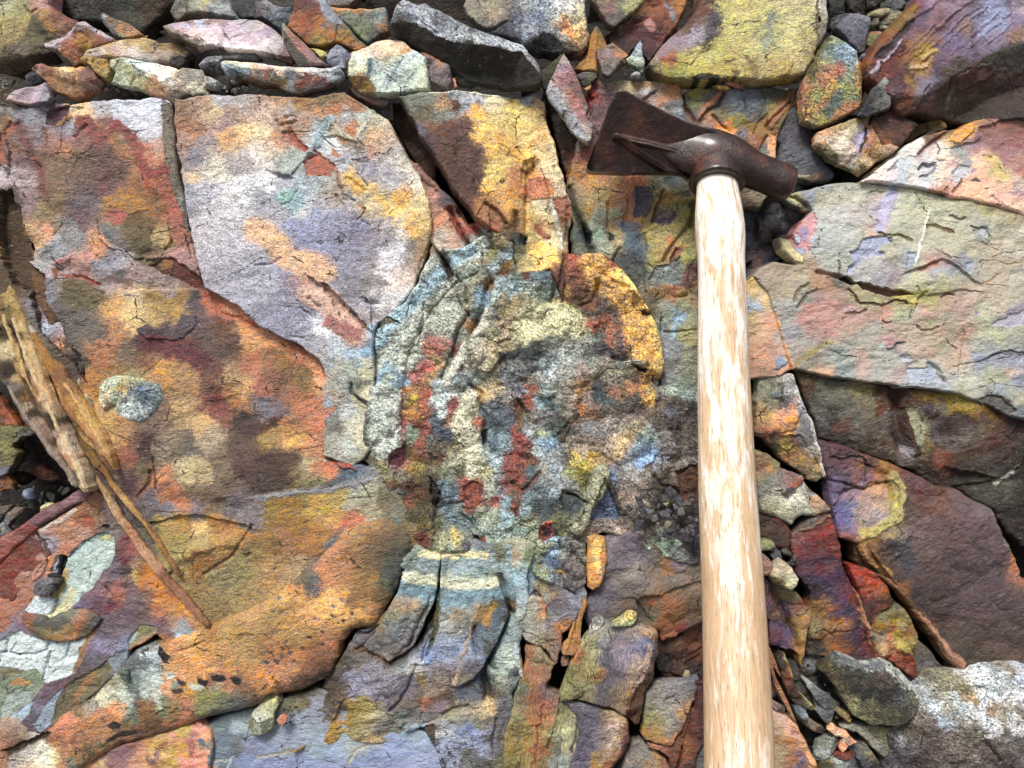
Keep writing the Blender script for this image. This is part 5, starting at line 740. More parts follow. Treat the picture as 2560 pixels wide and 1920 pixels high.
rk('boulder','large brown grey boulder with a bright white blue patch in the bottom right corner','33','1340,1100 1370,1040 1430,980 1470,910 1560,900 1760,895 1850,880 1950,840 2080,820 2212,830 2450,850 2500,1900 1080,1900 1090,1420 1140,1340 1200,1320 1260,1260 1310,1200',60,220,
   ['1500 950 8c8870 1600 950 98947c 1700 1000 988c70 1500 1050 a8a494 1400 1050 a4acb0 1450 1100 c4d4e0 1600 1100 ccd8e4 1750 1050 b89c68 1850 1050 c8d0d8 1850 950 ccd8e8 2000 900 a8b0b0 1950 950 c4d4e8 2100 850 988c78 2150 900 b8c8e0 2000 1050 d0dcec 2150 1050 d4dce4 1850 1150 c4ccd0 1950 1140 b09470 2080 1130 a8a498 2100 1180 9c9488 1900 1250 c8d0d4 1700 1180 b8c4cc 1550 1150 a09888 1550 1250 b4c4d4 1450 1200 a8b4bc 1650 1250 9c9890 1350 1150 a8a8a0 1350 1250 948880 1450 1280 8c807c 1600 1350 887c74 1750 1350 8c8478 1750 1250 a09c90 1850 1320 a09888 1950 1320 e0e4e8 2050 1280 a09c8c 2150 1250 c8ccd0 2180 1300 e8ecf4 2200 1200 948c80 2050 1400 908880 1500 1400 7c7068 1350 1400 746860 1250 1330 5c5034 1200 1400 504a44 1150 1500 4c484c 1200 1450 8c8c90 1300 1500 6c6668 1200 1600 5c585c 1500 1550 6c6058 1700 1500 7c7068 1900 1500 80746c 2050 1600 6c605c 2150 1500 746c68 1400 1650 5c5250 1700 1650 706460'],
   ov=[('R','1090,1440 1200,1390 1310,1380 1330,1200 1340,1100',0.0,0.5,40),('R','1320,1130 1500,1290 1750,1310 2000,1330 2300,1290',0.35,0.0,70),('T','1750,1040 1900,1030 1850,1080 1640,1090 1500,1090',5,6,30),('C','1900,1450 2000,1560 2080,1659',8,8)],
   FA=14, FS=110, NA=6, m='rough', bev=16, cat='boulder', group=FAL)
rk('stone','flat muddy olive grey stone under the dark rimmed stone','33','640,1310 700,1285 830,1285 950,1290 1080,1310 1140,1350 1150,1420 1100,1480 1040,1560 1000,1570 920,1500 870,1440 780,1360',14,60,['750 1310 8c8c7c 900 1330 807c60 850 1400 888478 1000 1350 7c7858 1050 1400 6c6848 950 1480 808074 1000 1530 706c64 1100 1400 6c6450'],FA=3,FS=50,m='grit',bev=5,group=FAL)
rk('stone','bright orange and beige angular chip among the grey fallen stones','33','520,1330 565,1290 620,1330 680,1350 740,1420 780,1440 700,1480 640,1520 625,1500 650,1400 580,1390',26,34,['560 1320 d8a878 600 1360 c8b498 680 1380 dc9464 720 1430 d88c58 670 1450 a8a088 650 1490 e08448 590 1340 b86c58'],FA=4,FS=24,m='grit',bev=4,rag=1.5,group=FAL)
rk('stone','long dark grey splinter with a sharp tip left of the rimmed stone','33','325,890 370,920 450,980 580,1080 650,1130 640,1160 570,1170 500,1160 430,1090 380,1010',16,40,['350 920 90948c 420 1000 6c7070 500 1080 5c6264 600 1130 6c6c64 450 1060 4c5254'],planes=4,m='grit',bev=3,rag=1.5,group=FAL)
rk('stone','violet grey flake below the dark grey splinter','33','420,1070 500,1060 570,1110 585,1180 560,1270 540,1310 470,1240 430,1180',8,34,['500 1120 74707c 520 1200 5c606c 460 1150 6c6c74 540 1260 6c7068'],planes=4,m='grit',bev=3,rag=1.5,group=FAL)
rk('stone','rust brown and black curved shard standing beside the thin orange strip','33','75,720 110,690 150,675 190,770 220,880 260,990 330,1060 400,1130 440,1175 380,1170 300,1130 230,1100 180,1040 150,960 120,850',14,50,['110 720 484038 150 800 2c241c 180 880 704020 170 950 6c3c18 250 1050 4c3420 300 1100 3c2818 380 1150 7c7860 200 820 a86c2c 220 930 54301c'],
   ov=[('S','150,680 200,790 235,900 270,990 340,1060 430,1170',8,'9c9068',3)],FA=8,FS=24,m='wet',bev=4,rag=1.5,group=FAL)
rk('stone','speckled blue grey oval pebble by the thin orange strip','33','230,1140 280,1125 330,1160 350,1210 340,1245 290,1240 240,1190',22,34,['290 1180 74808c 260 1160 5c6870 320 1220 8c9498'],dome=12,m='rough',bev=6,rag=1,cat='pebble',group=FAL)
rk('stone','long brown grey sliver slanting under the oval pebble','33','240,1200 320,1210 420,1270 500,1330 545,1380 520,1410 440,1370 340,1310 270,1250',12,34,['300 1230 6c6458 400 1290 7c6c5c 480 1350 74685c 520 1390 5c5448'],planes=3,m='grit',bev=3,rag=1,group=FAL)
rk('stone','green grey angular stone left of the orange chip','33','425,1600 440,1500 450,1450 520,1410 570,1385 640,1390 645,1440 640,1480 590,1540 560,1560 500,1620 440,1640',20,50,['480 1480 707868 560 1420 8c9488 600 1450 788074 500 1560 a0a8a4 460 1600 5c6864 620 1410 5c6860'],planes=6,m='grit',bev=4,rag=2,group=FAL)
rk('stone','glossy rust red sliver at the bottom among grey stones','33','580,1550 620,1530 700,1535 760,1530 782,1560 760,1585 700,1590 620,1600',26,26,['620 1560 8c4824 700 1560 7c3820 760 1550 5c3428'],m='wet',bev=4,rag=1,planes=3,group=FAL)
rk('stone','dark violet grey block with a tan corner above the bottom edge','33','700,1500 770,1450 870,1460 900,1520 980,1640 1000,1760 860,1760 800,1620 750,1560',12,60,['780 1500 50505c 850 1500 6c6860 900 1550 7c7458 850 1600 4c4a54 930 1650 3c3c3c'],planes=5,m='grit',bev=4,group=FAL)
rk('stone','pale grey and olive peaked stone cut by the bottom edge','33','450,1720 500,1620 570,1560 640,1590 760,1600 840,1650 880,1760 450,1800',22,60,['540 1620 6c5c30 580 1600 a8b0ac 650 1620 8c9894 750 1630 9ca0a0 600 1650 7c8880 500 1680 504c28'],planes=5,m='grit',bev=5,group=FAL)
rk('stone','small tan brown stone touching the left edge of the rimmed stone','33','590,1180 620,1140 690,1180 715,1215 690,1250 740,1240 740,1275 690,1270 640,1230',20,30,['640 1180 8c7c54 690 1210 a89058 720 1260 8c6430 620 1200 4c4838'],planes=4,m='grit',bev=3,rag=1,group=FAL)
rk('rock_block','smooth tan and rust coloured slab right of the handle at the bottom edge','33','-80,1150 20,1165 100,1180 180,1220 235,1270 270,1340 330,1450 400,1590 440,1760 -80,1800',22,80,
   ['60 1200 b09080 120 1250 b49484 60 1300 a88c74 180 1300 b08c74 100 1400 a8805c 60 1500 948468 150 1400 b07c4c 200 1450 b0783c 180 1600 a87034 100 1600 a09070 270 1400 b09084 320 1500 b48c68 250 1550 7c6070 290 1620 5c4868 360 1600 a87848 240 1300 a06c5c 300 1440 c09460'],
   ov=[('S','230,1270 290,1370 350,1500 400,1620',16,'b8885c',5)],FA=9,FS=60,m='smooth',bev=8,group=FAL)
rk('stone','pinkish brown chip above the smooth tan slab','33','20,1075 90,1100 150,1130 160,1160 155,1215 100,1190 30,1130',26,26,['60 1110 8c7468 120 1150 806c64 140 1190 6c5c54'],planes=3,m='grit',bev=3,rag=1,group=FAL)
rk('stone','dull red stone in the gap beside the handle','33','-60,900 0,890 70,910 60,960 90,1010 60,1060 0,1060 -60,1050',4,50,['20 940 6c4038 50 1000 8c5c4c 10 1040 5c3c30'],planes=4,m='grit',bev=3,group=FAL)
rk('rock_splinter','long thin orange splinter slanting down beside the handle','33','-40,560 0,575 60,720 120,880 90,850 40,760 70,880 140,1010 200,1140 250,1270 215,1230 150,1120 70,960 0,740 -40,660',34,16,['0 620 b07838 60 760 b07030 60 900 a8683c 120 1000 b07c54 200 1180 b08864'],FA=2,m='streak',bev=2.5,rag=1,step=1.5)
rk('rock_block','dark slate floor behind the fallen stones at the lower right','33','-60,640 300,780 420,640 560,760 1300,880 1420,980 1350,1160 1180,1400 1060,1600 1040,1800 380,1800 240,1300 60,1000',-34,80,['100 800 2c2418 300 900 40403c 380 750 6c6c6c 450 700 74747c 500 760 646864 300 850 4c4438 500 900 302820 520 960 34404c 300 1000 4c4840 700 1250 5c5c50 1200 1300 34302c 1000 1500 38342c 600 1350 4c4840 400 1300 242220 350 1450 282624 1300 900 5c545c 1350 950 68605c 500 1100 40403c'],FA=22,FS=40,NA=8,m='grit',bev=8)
# ---------------------------------------------------------------- left plank,shards and lower left
SPL = 'thin split shards standing on edge at the left'
rk('rock_splinter','thick striped tan and black shard standing on edge at the left border','02','-260,-700 -180,-720 0,-870 60,-800 160,-560 250,-330 330,-160 400,20 440,140 520,260 600,400 680,560 740,680 790,790 830,880 828,920 790,925 720,860 700,890 680,880 560,740 440,610 380,560 290,440 230,390 160,330 60,160 0,60 -260,-200',40,90,
   ['01:30 850 b09458 60 950 c0a468 100 1050 a88c50 130 1150 c0a870 200 1300 c8a878 260 1450 c8ac7c 300 1600 c0a070 30 1000 807038 60 1150 5c4420 20 1200 483820 100 1250 6c4818 30 1350 c8b890 100 1500 a08458 150 1400 4c3c20 20 1550 3c2810 180 1600 6c4420 80 1620 b09468 -100 1000 8c744c',
    '02:20 60 6c6460 100 180 807468 200 300 706860 60 20 7c746c 100 100 54482c 150 120 8c6430 200 60 744c18 250 150 6c4018 250 250 4c341c 200 200 9c8c70 300 60 a07440 330 20 d0a878 380 100 d8b488 400 180 c8a880 350 200 807058 320 260 5c4c38 300 330 a8907c 350 400 8c7464 380 300 5c4420 430 280 3c3420 460 230 a08868 480 350 3c2c18 520 420 a8907c 560 480 c4b098 600 560 c0b09c 530 560 c49468 450 500 5c4c20 420 460 8c7460 480 600 8c7c70 540 680 6c5c50 600 780 706458 640 830 807060 600 640 c08c68 640 700 b08458 700 700 c0a888 680 790 70684c 740 780 c4b094 780 870 a89474 720 830 7c7058 810 900 b8a080'],
   ov=[('C','20,-500 100,-250 180,-20 300,240 420,420 560,640 700,850',9,12),('C','-100,-480 60,-120 200,130 340,350 470,540 640,790',9,12),('S','60,-560 150,-330 260,-90 360,80 450,240 560,450 700,680 800,880',10,'d0b890',5),('S','-60,-600 60,-320 160,-80 260,90',10,'c8ac70',4),('S','0,30 120,180 230,330 360,470 520,650 680,860',9,'9c8c80',5)],
   FA=5,FS=40,NA=5,NS=20,m='lefty',bev=5,tilt=(0.35,0.0),group=SPL,warp=3,sh=4,rag=1.2)
rk('rock_splinter','smooth ochre brown shard between the striped shard and the face','02','0,-760 60,-760 120,-660 230,-500 270,-440 340,-320 420,-230 520,-140 560,-50 620,10 720,150 800,280 880,380 930,470 975,570 1005,680 1020,735 980,690 900,600 820,500 720,400 620,290 530,180 480,100 440,10 380,-120 300,-260 180,-460 60,-640',26,60,
   ['01:60 900 a87828 120 1000 a07424 180 1100 a87c2c 220 1130 806020 300 1350 b0802c 400 1500 a87828 500 1600 a06c20 260 1250 a87c34 350 1550 b08838 450 1400 987028',
    '02:500 60 b08440 560 60 9c6c2c 620 160 b88c48 560 170 a87c3c 700 260 c09850 640 270 a07038 780 380 c8a058 730 370 b07c44 850 450 c49c58 820 480 b07848 920 560 c0985c 960 640 a87c40'],
   ov=[('P','01: 200,1140 260,1120 280,1180 240,1220 200,1190','c8c0b4',3,3),('S','560,0 700,200 860,420 950,590',7,'d0a868',3),('C','480,30 600,220 760,420 900,570',5,5)],
   FA=3,FS=60,NA=3,m='lefty',bev=7,group=SPL,warp=5,rag=1.2,tilt=(0.2,0))
rk('rock_splinter','long thin olive brown shard running down to the pointed corner','02','520,310 560,350 640,450 740,530 800,570 830,630 880,700 960,820 1040,950 1130,1040 1220,1160 1300,1280 1380,1390 1440,1480 1500,1560 1550,1660 1500,1620 1440,1530 1340,1370 1240,1230 1130,1110 1040,1000 950,880 890,790 800,700 740,620 650,500 570,400',30,34,
   ['560 370 7c6430 650 460 80642c 750 560 7c602c 830 650 947434 900 760 8c6830 1000 900 b88c50 1080 1010 c09c60 1180 1120 b0884c 1260 1250 b08850 1350 1360 a87c44 1450 1520 9c7038 1520 1620 906434'],FA=2,NA=2,m='lefty',bev=4,group=SPL,rag=1,step=1.6)
rk('rock_splinter','long thin tan shard lying over the purple plate beside the olive brown one','02','760,690 790,780 860,850 920,930 1000,1060 1080,1180 1160,1290 1260,1420 1330,1510 1400,1600 1470,1690 1560,1780 1640,1880 1780,2060 1800,2100 1720,2050 1600,1920 1480,1790 1380,1700 1290,1580 1200,1460 1110,1320 1020,1200 930,1060 880,960 830,890 790,830 740,740',28,30,
   ['800 800 b0986c 880 920 b89868 950 1030 c0a078 1040 1180 b89470 1130 1300 b88860 1240 1430 c49c78 1330 1540 c0946c 1420 1650 a06838 1560 1810 a8703c 1700 2000 a87040'],ov=[('C','920,960 1010,1120 1120,1270 1250,1450',4,5)],FA=2,NA=2,m='lefty',bev=4,group=SPL,rag=1,step=1.6)
rk('rock_block','stone behind the shards with red, grey and blue gravelly patches','02','300,-800 420,-700 520,-560 640,-420 730,-180 700,0 860,260 1000,480 1050,720 1200,950 1320,1200 1380,1330 1550,1660 1350,1660 1100,1300 900,950 700,700 500,300 420,60 300,-200 160,-500',-16,90,
   ['01:120 950 6c4854 200 1000 805c68 150 850 503c38 280 1100 a07c80 350 1200 98a0b4 300 1180 a89498 370 1280 80a0c0 450 1380 d09460 480 1430 c88c58 420 1320 8c706c 550 1450 4c4444 650 1500 4c423c 580 1580 3c342c',
    '02:470 120 c8c4ac 520 200 c0bca4 450 60 d0ccb8 560 290 a89488 620 340 b08474 680 400 a89080 740 470 a0a098 700 50 a8a080 740 120 b0a888 660 30 b8b498 820 230 8c7078 860 260 a0583c 790 130 7c7c74 900 320 987c50 840 600 b0b8c0 880 620 a8b0b8 800 700 a06c5c 760 700 b08068 820 760 9c5848 920 700 8c6868 980 760 806c68 900 850 b06450 950 900 b4685c 1000 980 ac6454 1050 1080 a0604c 960 960 c08068 1080 900 5c4c44 1050 1130 503c38 1100 1180 44343c 1130 1080 38323c 1150 1300 6c585c 1250 1350 584c50 1200 1250 6c6064 1350 1480 9c743c 1300 1450 b08c48 1400 1560 48404c 1450 1600 b0883c 1350 1550 a87c3c 1080 850 c8b890 1040 880 d8c8a0 1420 1450 50464c'],
   FA=9, FS=36, NA=5, m='grit', bev=6, warp=8, sh=3)
rk('rock_plate','wide mottled purple brown plate ending in a sharp corner at the right','02','280,1270 500,1150 640,1060 730,960 790,900 850,920 900,960 1000,1120 1130,1330 1280,1520 1420,1680 1560,1820 1700,1990 1795,2095 1700,2170 1600,2210 1500,2250 1420,2230 1350,2160 1240,2230 1105,2310 1090,2440 1020,2520 930,2560 780,2700 620,2840 460,2960 430,2990 330,3030 250,3070 0,3170 -300,3250 -300,2100 -100,1900 100,1700 200,1600 300,1480',16,60,
   ['600 1150 b08870 700 1120 a87450 800 1080 a07860 500 1200 a8927c 400 1250 b48c7c 850 1150 947c6c 950 1100 80706c 750 1200 9c5c3c 850 1250 8c7464 500 1300 b8907c 600 1300 bc9480 700 1280 b8988c 500 1450 b48c78 400 1400 8c8490 420 1350 a49ca0 450 1550 c0947c 600 1400 b48c78 900 1280 7c8078 1000 1350 807874 1030 1200 807470 1050 1450 7c5c58 1100 1380 884850 1080 1500 7c4048 1150 1500 84505c 1150 1420 a06458 1100 1600 5c484c 1200 1550 a8947c 1180 1620 c0ac84 1230 1600 a87848 950 1560 7c7480 1000 1600 7c7078 1300 1640 c08c4c',
    '03:880 60 988088 800 120 8c7480 750 180 8c747c 950 150 a07470 1000 100 b0786c 1030 180 b06c54 900 200 846c70 700 230 7c6c90 850 260 6c4858 950 250 7c4458 1000 260 8c5858 1150 80 806c70 1200 200 786868 1100 200 7c6c70 1250 60 b07c54 1300 60 c08450 1350 100 c08854 1300 150 8c7064 1400 200 c89464 1450 300 c8986c 1550 300 d0a070 1650 380 c89c70 1400 300 b88058 1500 150 b0743c 1500 400 a88c7c 1600 430 a0a4a8 1650 420 b09080 1720 430 b89068 1400 380 8c6468 1380 450 847078 1450 480 8c7474 1550 510 c0d0d8 1620 490 a8b4c0 1580 550 b0c0c8 1450 560 c88c44 1400 550 a07854 1000 350 6c6064 1100 350 706068 950 400 74686c 1200 350 746464 1100 450 807078 1250 450 7c7470 1000 500 80747c 950 600 8c8498 900 650 948cac 1000 620 8c84a4 1050 600 8c94b0 1000 670 a0a0b8 850 750 74707c 800 850 6c5c50 900 700 7c7074 700 900 74604c 750 800 685c5c 650 880 584c54 600 950 8c6c50 500 960 745c64 550 930 6c5c6c 400 1000 7c6874 450 1050 787080 350 1100 7c7080 300 1200 6c6874 350 1150 8c84a0 250 1280 6c6068 150 1350 7c706c 100 1430 706868 50 1480 686058 20 1400 7c706c 0 450 b07858 100 250 b08474 200 150 b08878 50 350 b4785c 150 350 9c8484 80 500 8c8c9c 20 540 8c94a8 -50 500 8c7474 300 60 a88c80 150 420 90808c'],
   ov=[
       ('P','03: 520,0 560,-140 620,-210 740,-310 840,-365 940,-375 985,-350 1000,-250 985,-170 940,-90 860,20 740,140 640,250 560,300 430,365 415,330 450,290 480,195 440,190','9cb4ac',-5,2),
       ('S','03: 640,220 760,60 880,-100 960,-260',12,'acc0b8',0),('S','03: 540,-20 530,60 470,180',26,'a09060',0),('S','03: 440,350 500,300 580,240 620,150',26,'c0bc98',0),('P','03: 850,-360 960,-370 980,-300 880,-300','a09c78',0,4),
       ('P','03: 205,310 300,180 480,195 470,250 430,300 410,345 330,330 240,330','b8ccd0',3,1.5),('C','03: 480,200 455,270 410,350',5,7),
       ('P','03: 0,560 60,520 170,480 230,510 300,540 480,575 640,570 740,540 700,640 640,730 620,850 560,880 480,910 380,920 330,880 280,830 180,810 0,800 -60,800 -60,560','b4c4c4',-4,2),
       ('P','03: -60,800 0,795 180,810 290,830 380,900 370,950 330,980 280,1060 250,1100 150,1150 60,1260 0,1300 -60,1300','7c8870',-6,3),('P','03: 60,930 150,890 270,920 200,960 90,970','a88048',0,4),('P','03: 0,1060 120,1000 260,1000 240,1090 130,1130 40,1230 0,1250','8c9c94',-3,4),('P','03: 0,800 140,790 200,850 80,880 0,880','787458',0,4),
       ('P','03: 30,1310 100,1200 200,1130 280,1090 240,1190 150,1290 60,1330 0,1340','88a8b8',-3,2),('P','03: 280,1290 380,1120 480,1020 550,970 540,1010 490,1080 460,1180 440,1270 400,1320 330,1340','7c90a4',-3,2),
       ('C','03: 50,560 40,650 0,670',5,8),('C','03: 410,590 380,650 280,690 150,690 0,660',5,9),('C','03: 420,670 400,760 370,870',6,9),('C','03: 590,580 570,660 550,700',5,8),
       ('P','03: 870,400 830,480 780,560 740,660 690,750 640,850 620,850 640,740 690,620 760,510 830,430','8c6840',-3,2),('P','03: 920,740 970,820 870,950 760,1050 640,1160 500,1270 460,1290 440,1270 500,1060 560,960 640,900 740,860 860,790','6c6448',-5,2),('S','03: 640,1080 700,960 800,880',16,'8c6840',0),
       ('P','03: 1110,560 1200,430 1260,410 1350,450 1350,500 1250,570 1110,650','807c5c',-4,2),('P','03: 930,720 1000,670 1090,630 1090,780 1000,820 960,810','74848c',-4,3),('P','03: 1110,550 1180,490 1160,560 1120,600','90acb4',-2,2),
       ('C','03: 860,60 930,130 1000,215',4,5),('S','03: 1110,640 1180,590 1280,540 1350,490',7,'a86c30',3),('P','02: 880,1215 920,1210 965,1228 930,1248 890,1240','302c28',-6,1.5),
       ('P','02: 440,1600 500,1480 520,1480 500,1659 430,1659','8c8c9c',-6,2),('P','02: 510,1490 540,1475 570,1510 540,1600 520,1659 480,1659','14100e',-22,1.5),('S','02: 300,1290 360,1380 420,1480',8,'6c4030',-8),
       ('S','02: 600,1480 740,1360 860,1290 960,1285',7,'607c80',0),('P','02: 370,1340 440,1350 450,1400 430,1470 390,1410','908c9c',-4,3),('S','02: 340,1260 500,1180 640,1100',12,'b8a89c',2)],
   FA=6,FS=110,NA=4,m='wet',bev=5,group=BED,warp=9,sh=3,rag=2)
rk('stone','dark olive lens shaped stone with a rusty left end lying on the plate','03','185,345 220,330 300,335 380,350 410,375 440,360 520,320 620,295 700,290 770,305 830,335 872,372 850,410 790,480 720,530 640,560 560,572 470,570 380,550 290,510 220,450 190,400',24,24,
   ['220 380 7c4424 240 420 8c4c28 270 440 6c5434 350 400 54544c 450 420 4c4c44 420 480 706444 550 380 54584c 600 450 7c6c48 680 440 985c30 640 500 a07038 500 520 8c7040 620 330 6c6c58 720 320 946434 760 350 845c30 800 400 4c5450 700 500 60604c 850 380 404848 350 500 5c5440'],m='smooth',bev=4,dome=5,rag=1,FA=2)
rk('stone','grey block with a black shaded side on the plate','03','290,100 330,40 400,10 450,20 500,15 522,40 500,90 450,140 420,178 330,170 290,160',36,30,['350 80 706c74 340 130 686870 420 60 7c787c 480 60 3c3a3c 430 130 242224 470 90 2c2a2c 310 120 605c68'],ov=[('R','420,178 390,140 400,90 440,60 520,60',0.9,0,26) ],m='grit',bev=2,rag=1,FA=2)
rk('stone','small black chip above the grey block','03','400,-10 440,-20 500,-10 510,10 450,15 400,8',34,18,['450 0 1c1a1a'],m='grit',bev=2,rag=1,FA=2)
rk('rock_block','long maroon bar of rock pointing up to the foot of the striped shard','02','-120,1400 0,1340 100,1270 200,1200 350,1110 500,1020 620,940 730,880 770,890 785,940 740,1000 620,1050 480,1140 380,1200 300,1260 240,1310 150,1390 0,1520 -120,1600',26,60,
   ['50 1340 8c4438 150 1280 7c4438 300 1180 6c3c3c 450 1090 6c4048 600 1000 784850 720 930 805460 500 1130 7c5458 400 1180 744450 650 1040 786468 250 1270 8c3c30 100 1380 a04430 20 1450 a04c34 -50 1400 8c4c3c'],ov=[('R','-100,1460 150,1320 400,1150 740,950',0.3,0,16)],FA=4,m='smooth',bev=6,group=BED)
rk('rock_block','dark red triangular slab at the left border below the maroon bar','02','-120,1560 0,1500 150,1370 260,1280 300,1300 350,1380 425,1480 410,1560 380,1640 300,1720 200,1740 150,1850 60,1920 0,1990 -120,2060',14,60,
   ['250 1350 6c4440 300 1400 7c4438 150 1450 8c4838 50 1550 904430 200 1550 7c3c2c 350 1500 8c4834 300 1600 7c4838 100 1650 804030 20 1800 843828 380 1450 744440 250 1660 b07060','03: 50 50 8c402c 100 100 843c2c 20 200 7c3424 150 60 90402c 30 160 746058 0 280 7c3c2c'],ov=[('P','280,1659 330,1560 420,1490 410,1590 370,1680 290,1720','b07460',4,2),('C','0,1560 120,1420 210,1340',5,6)],FA=5,m='wet',bev=6,group=BED)
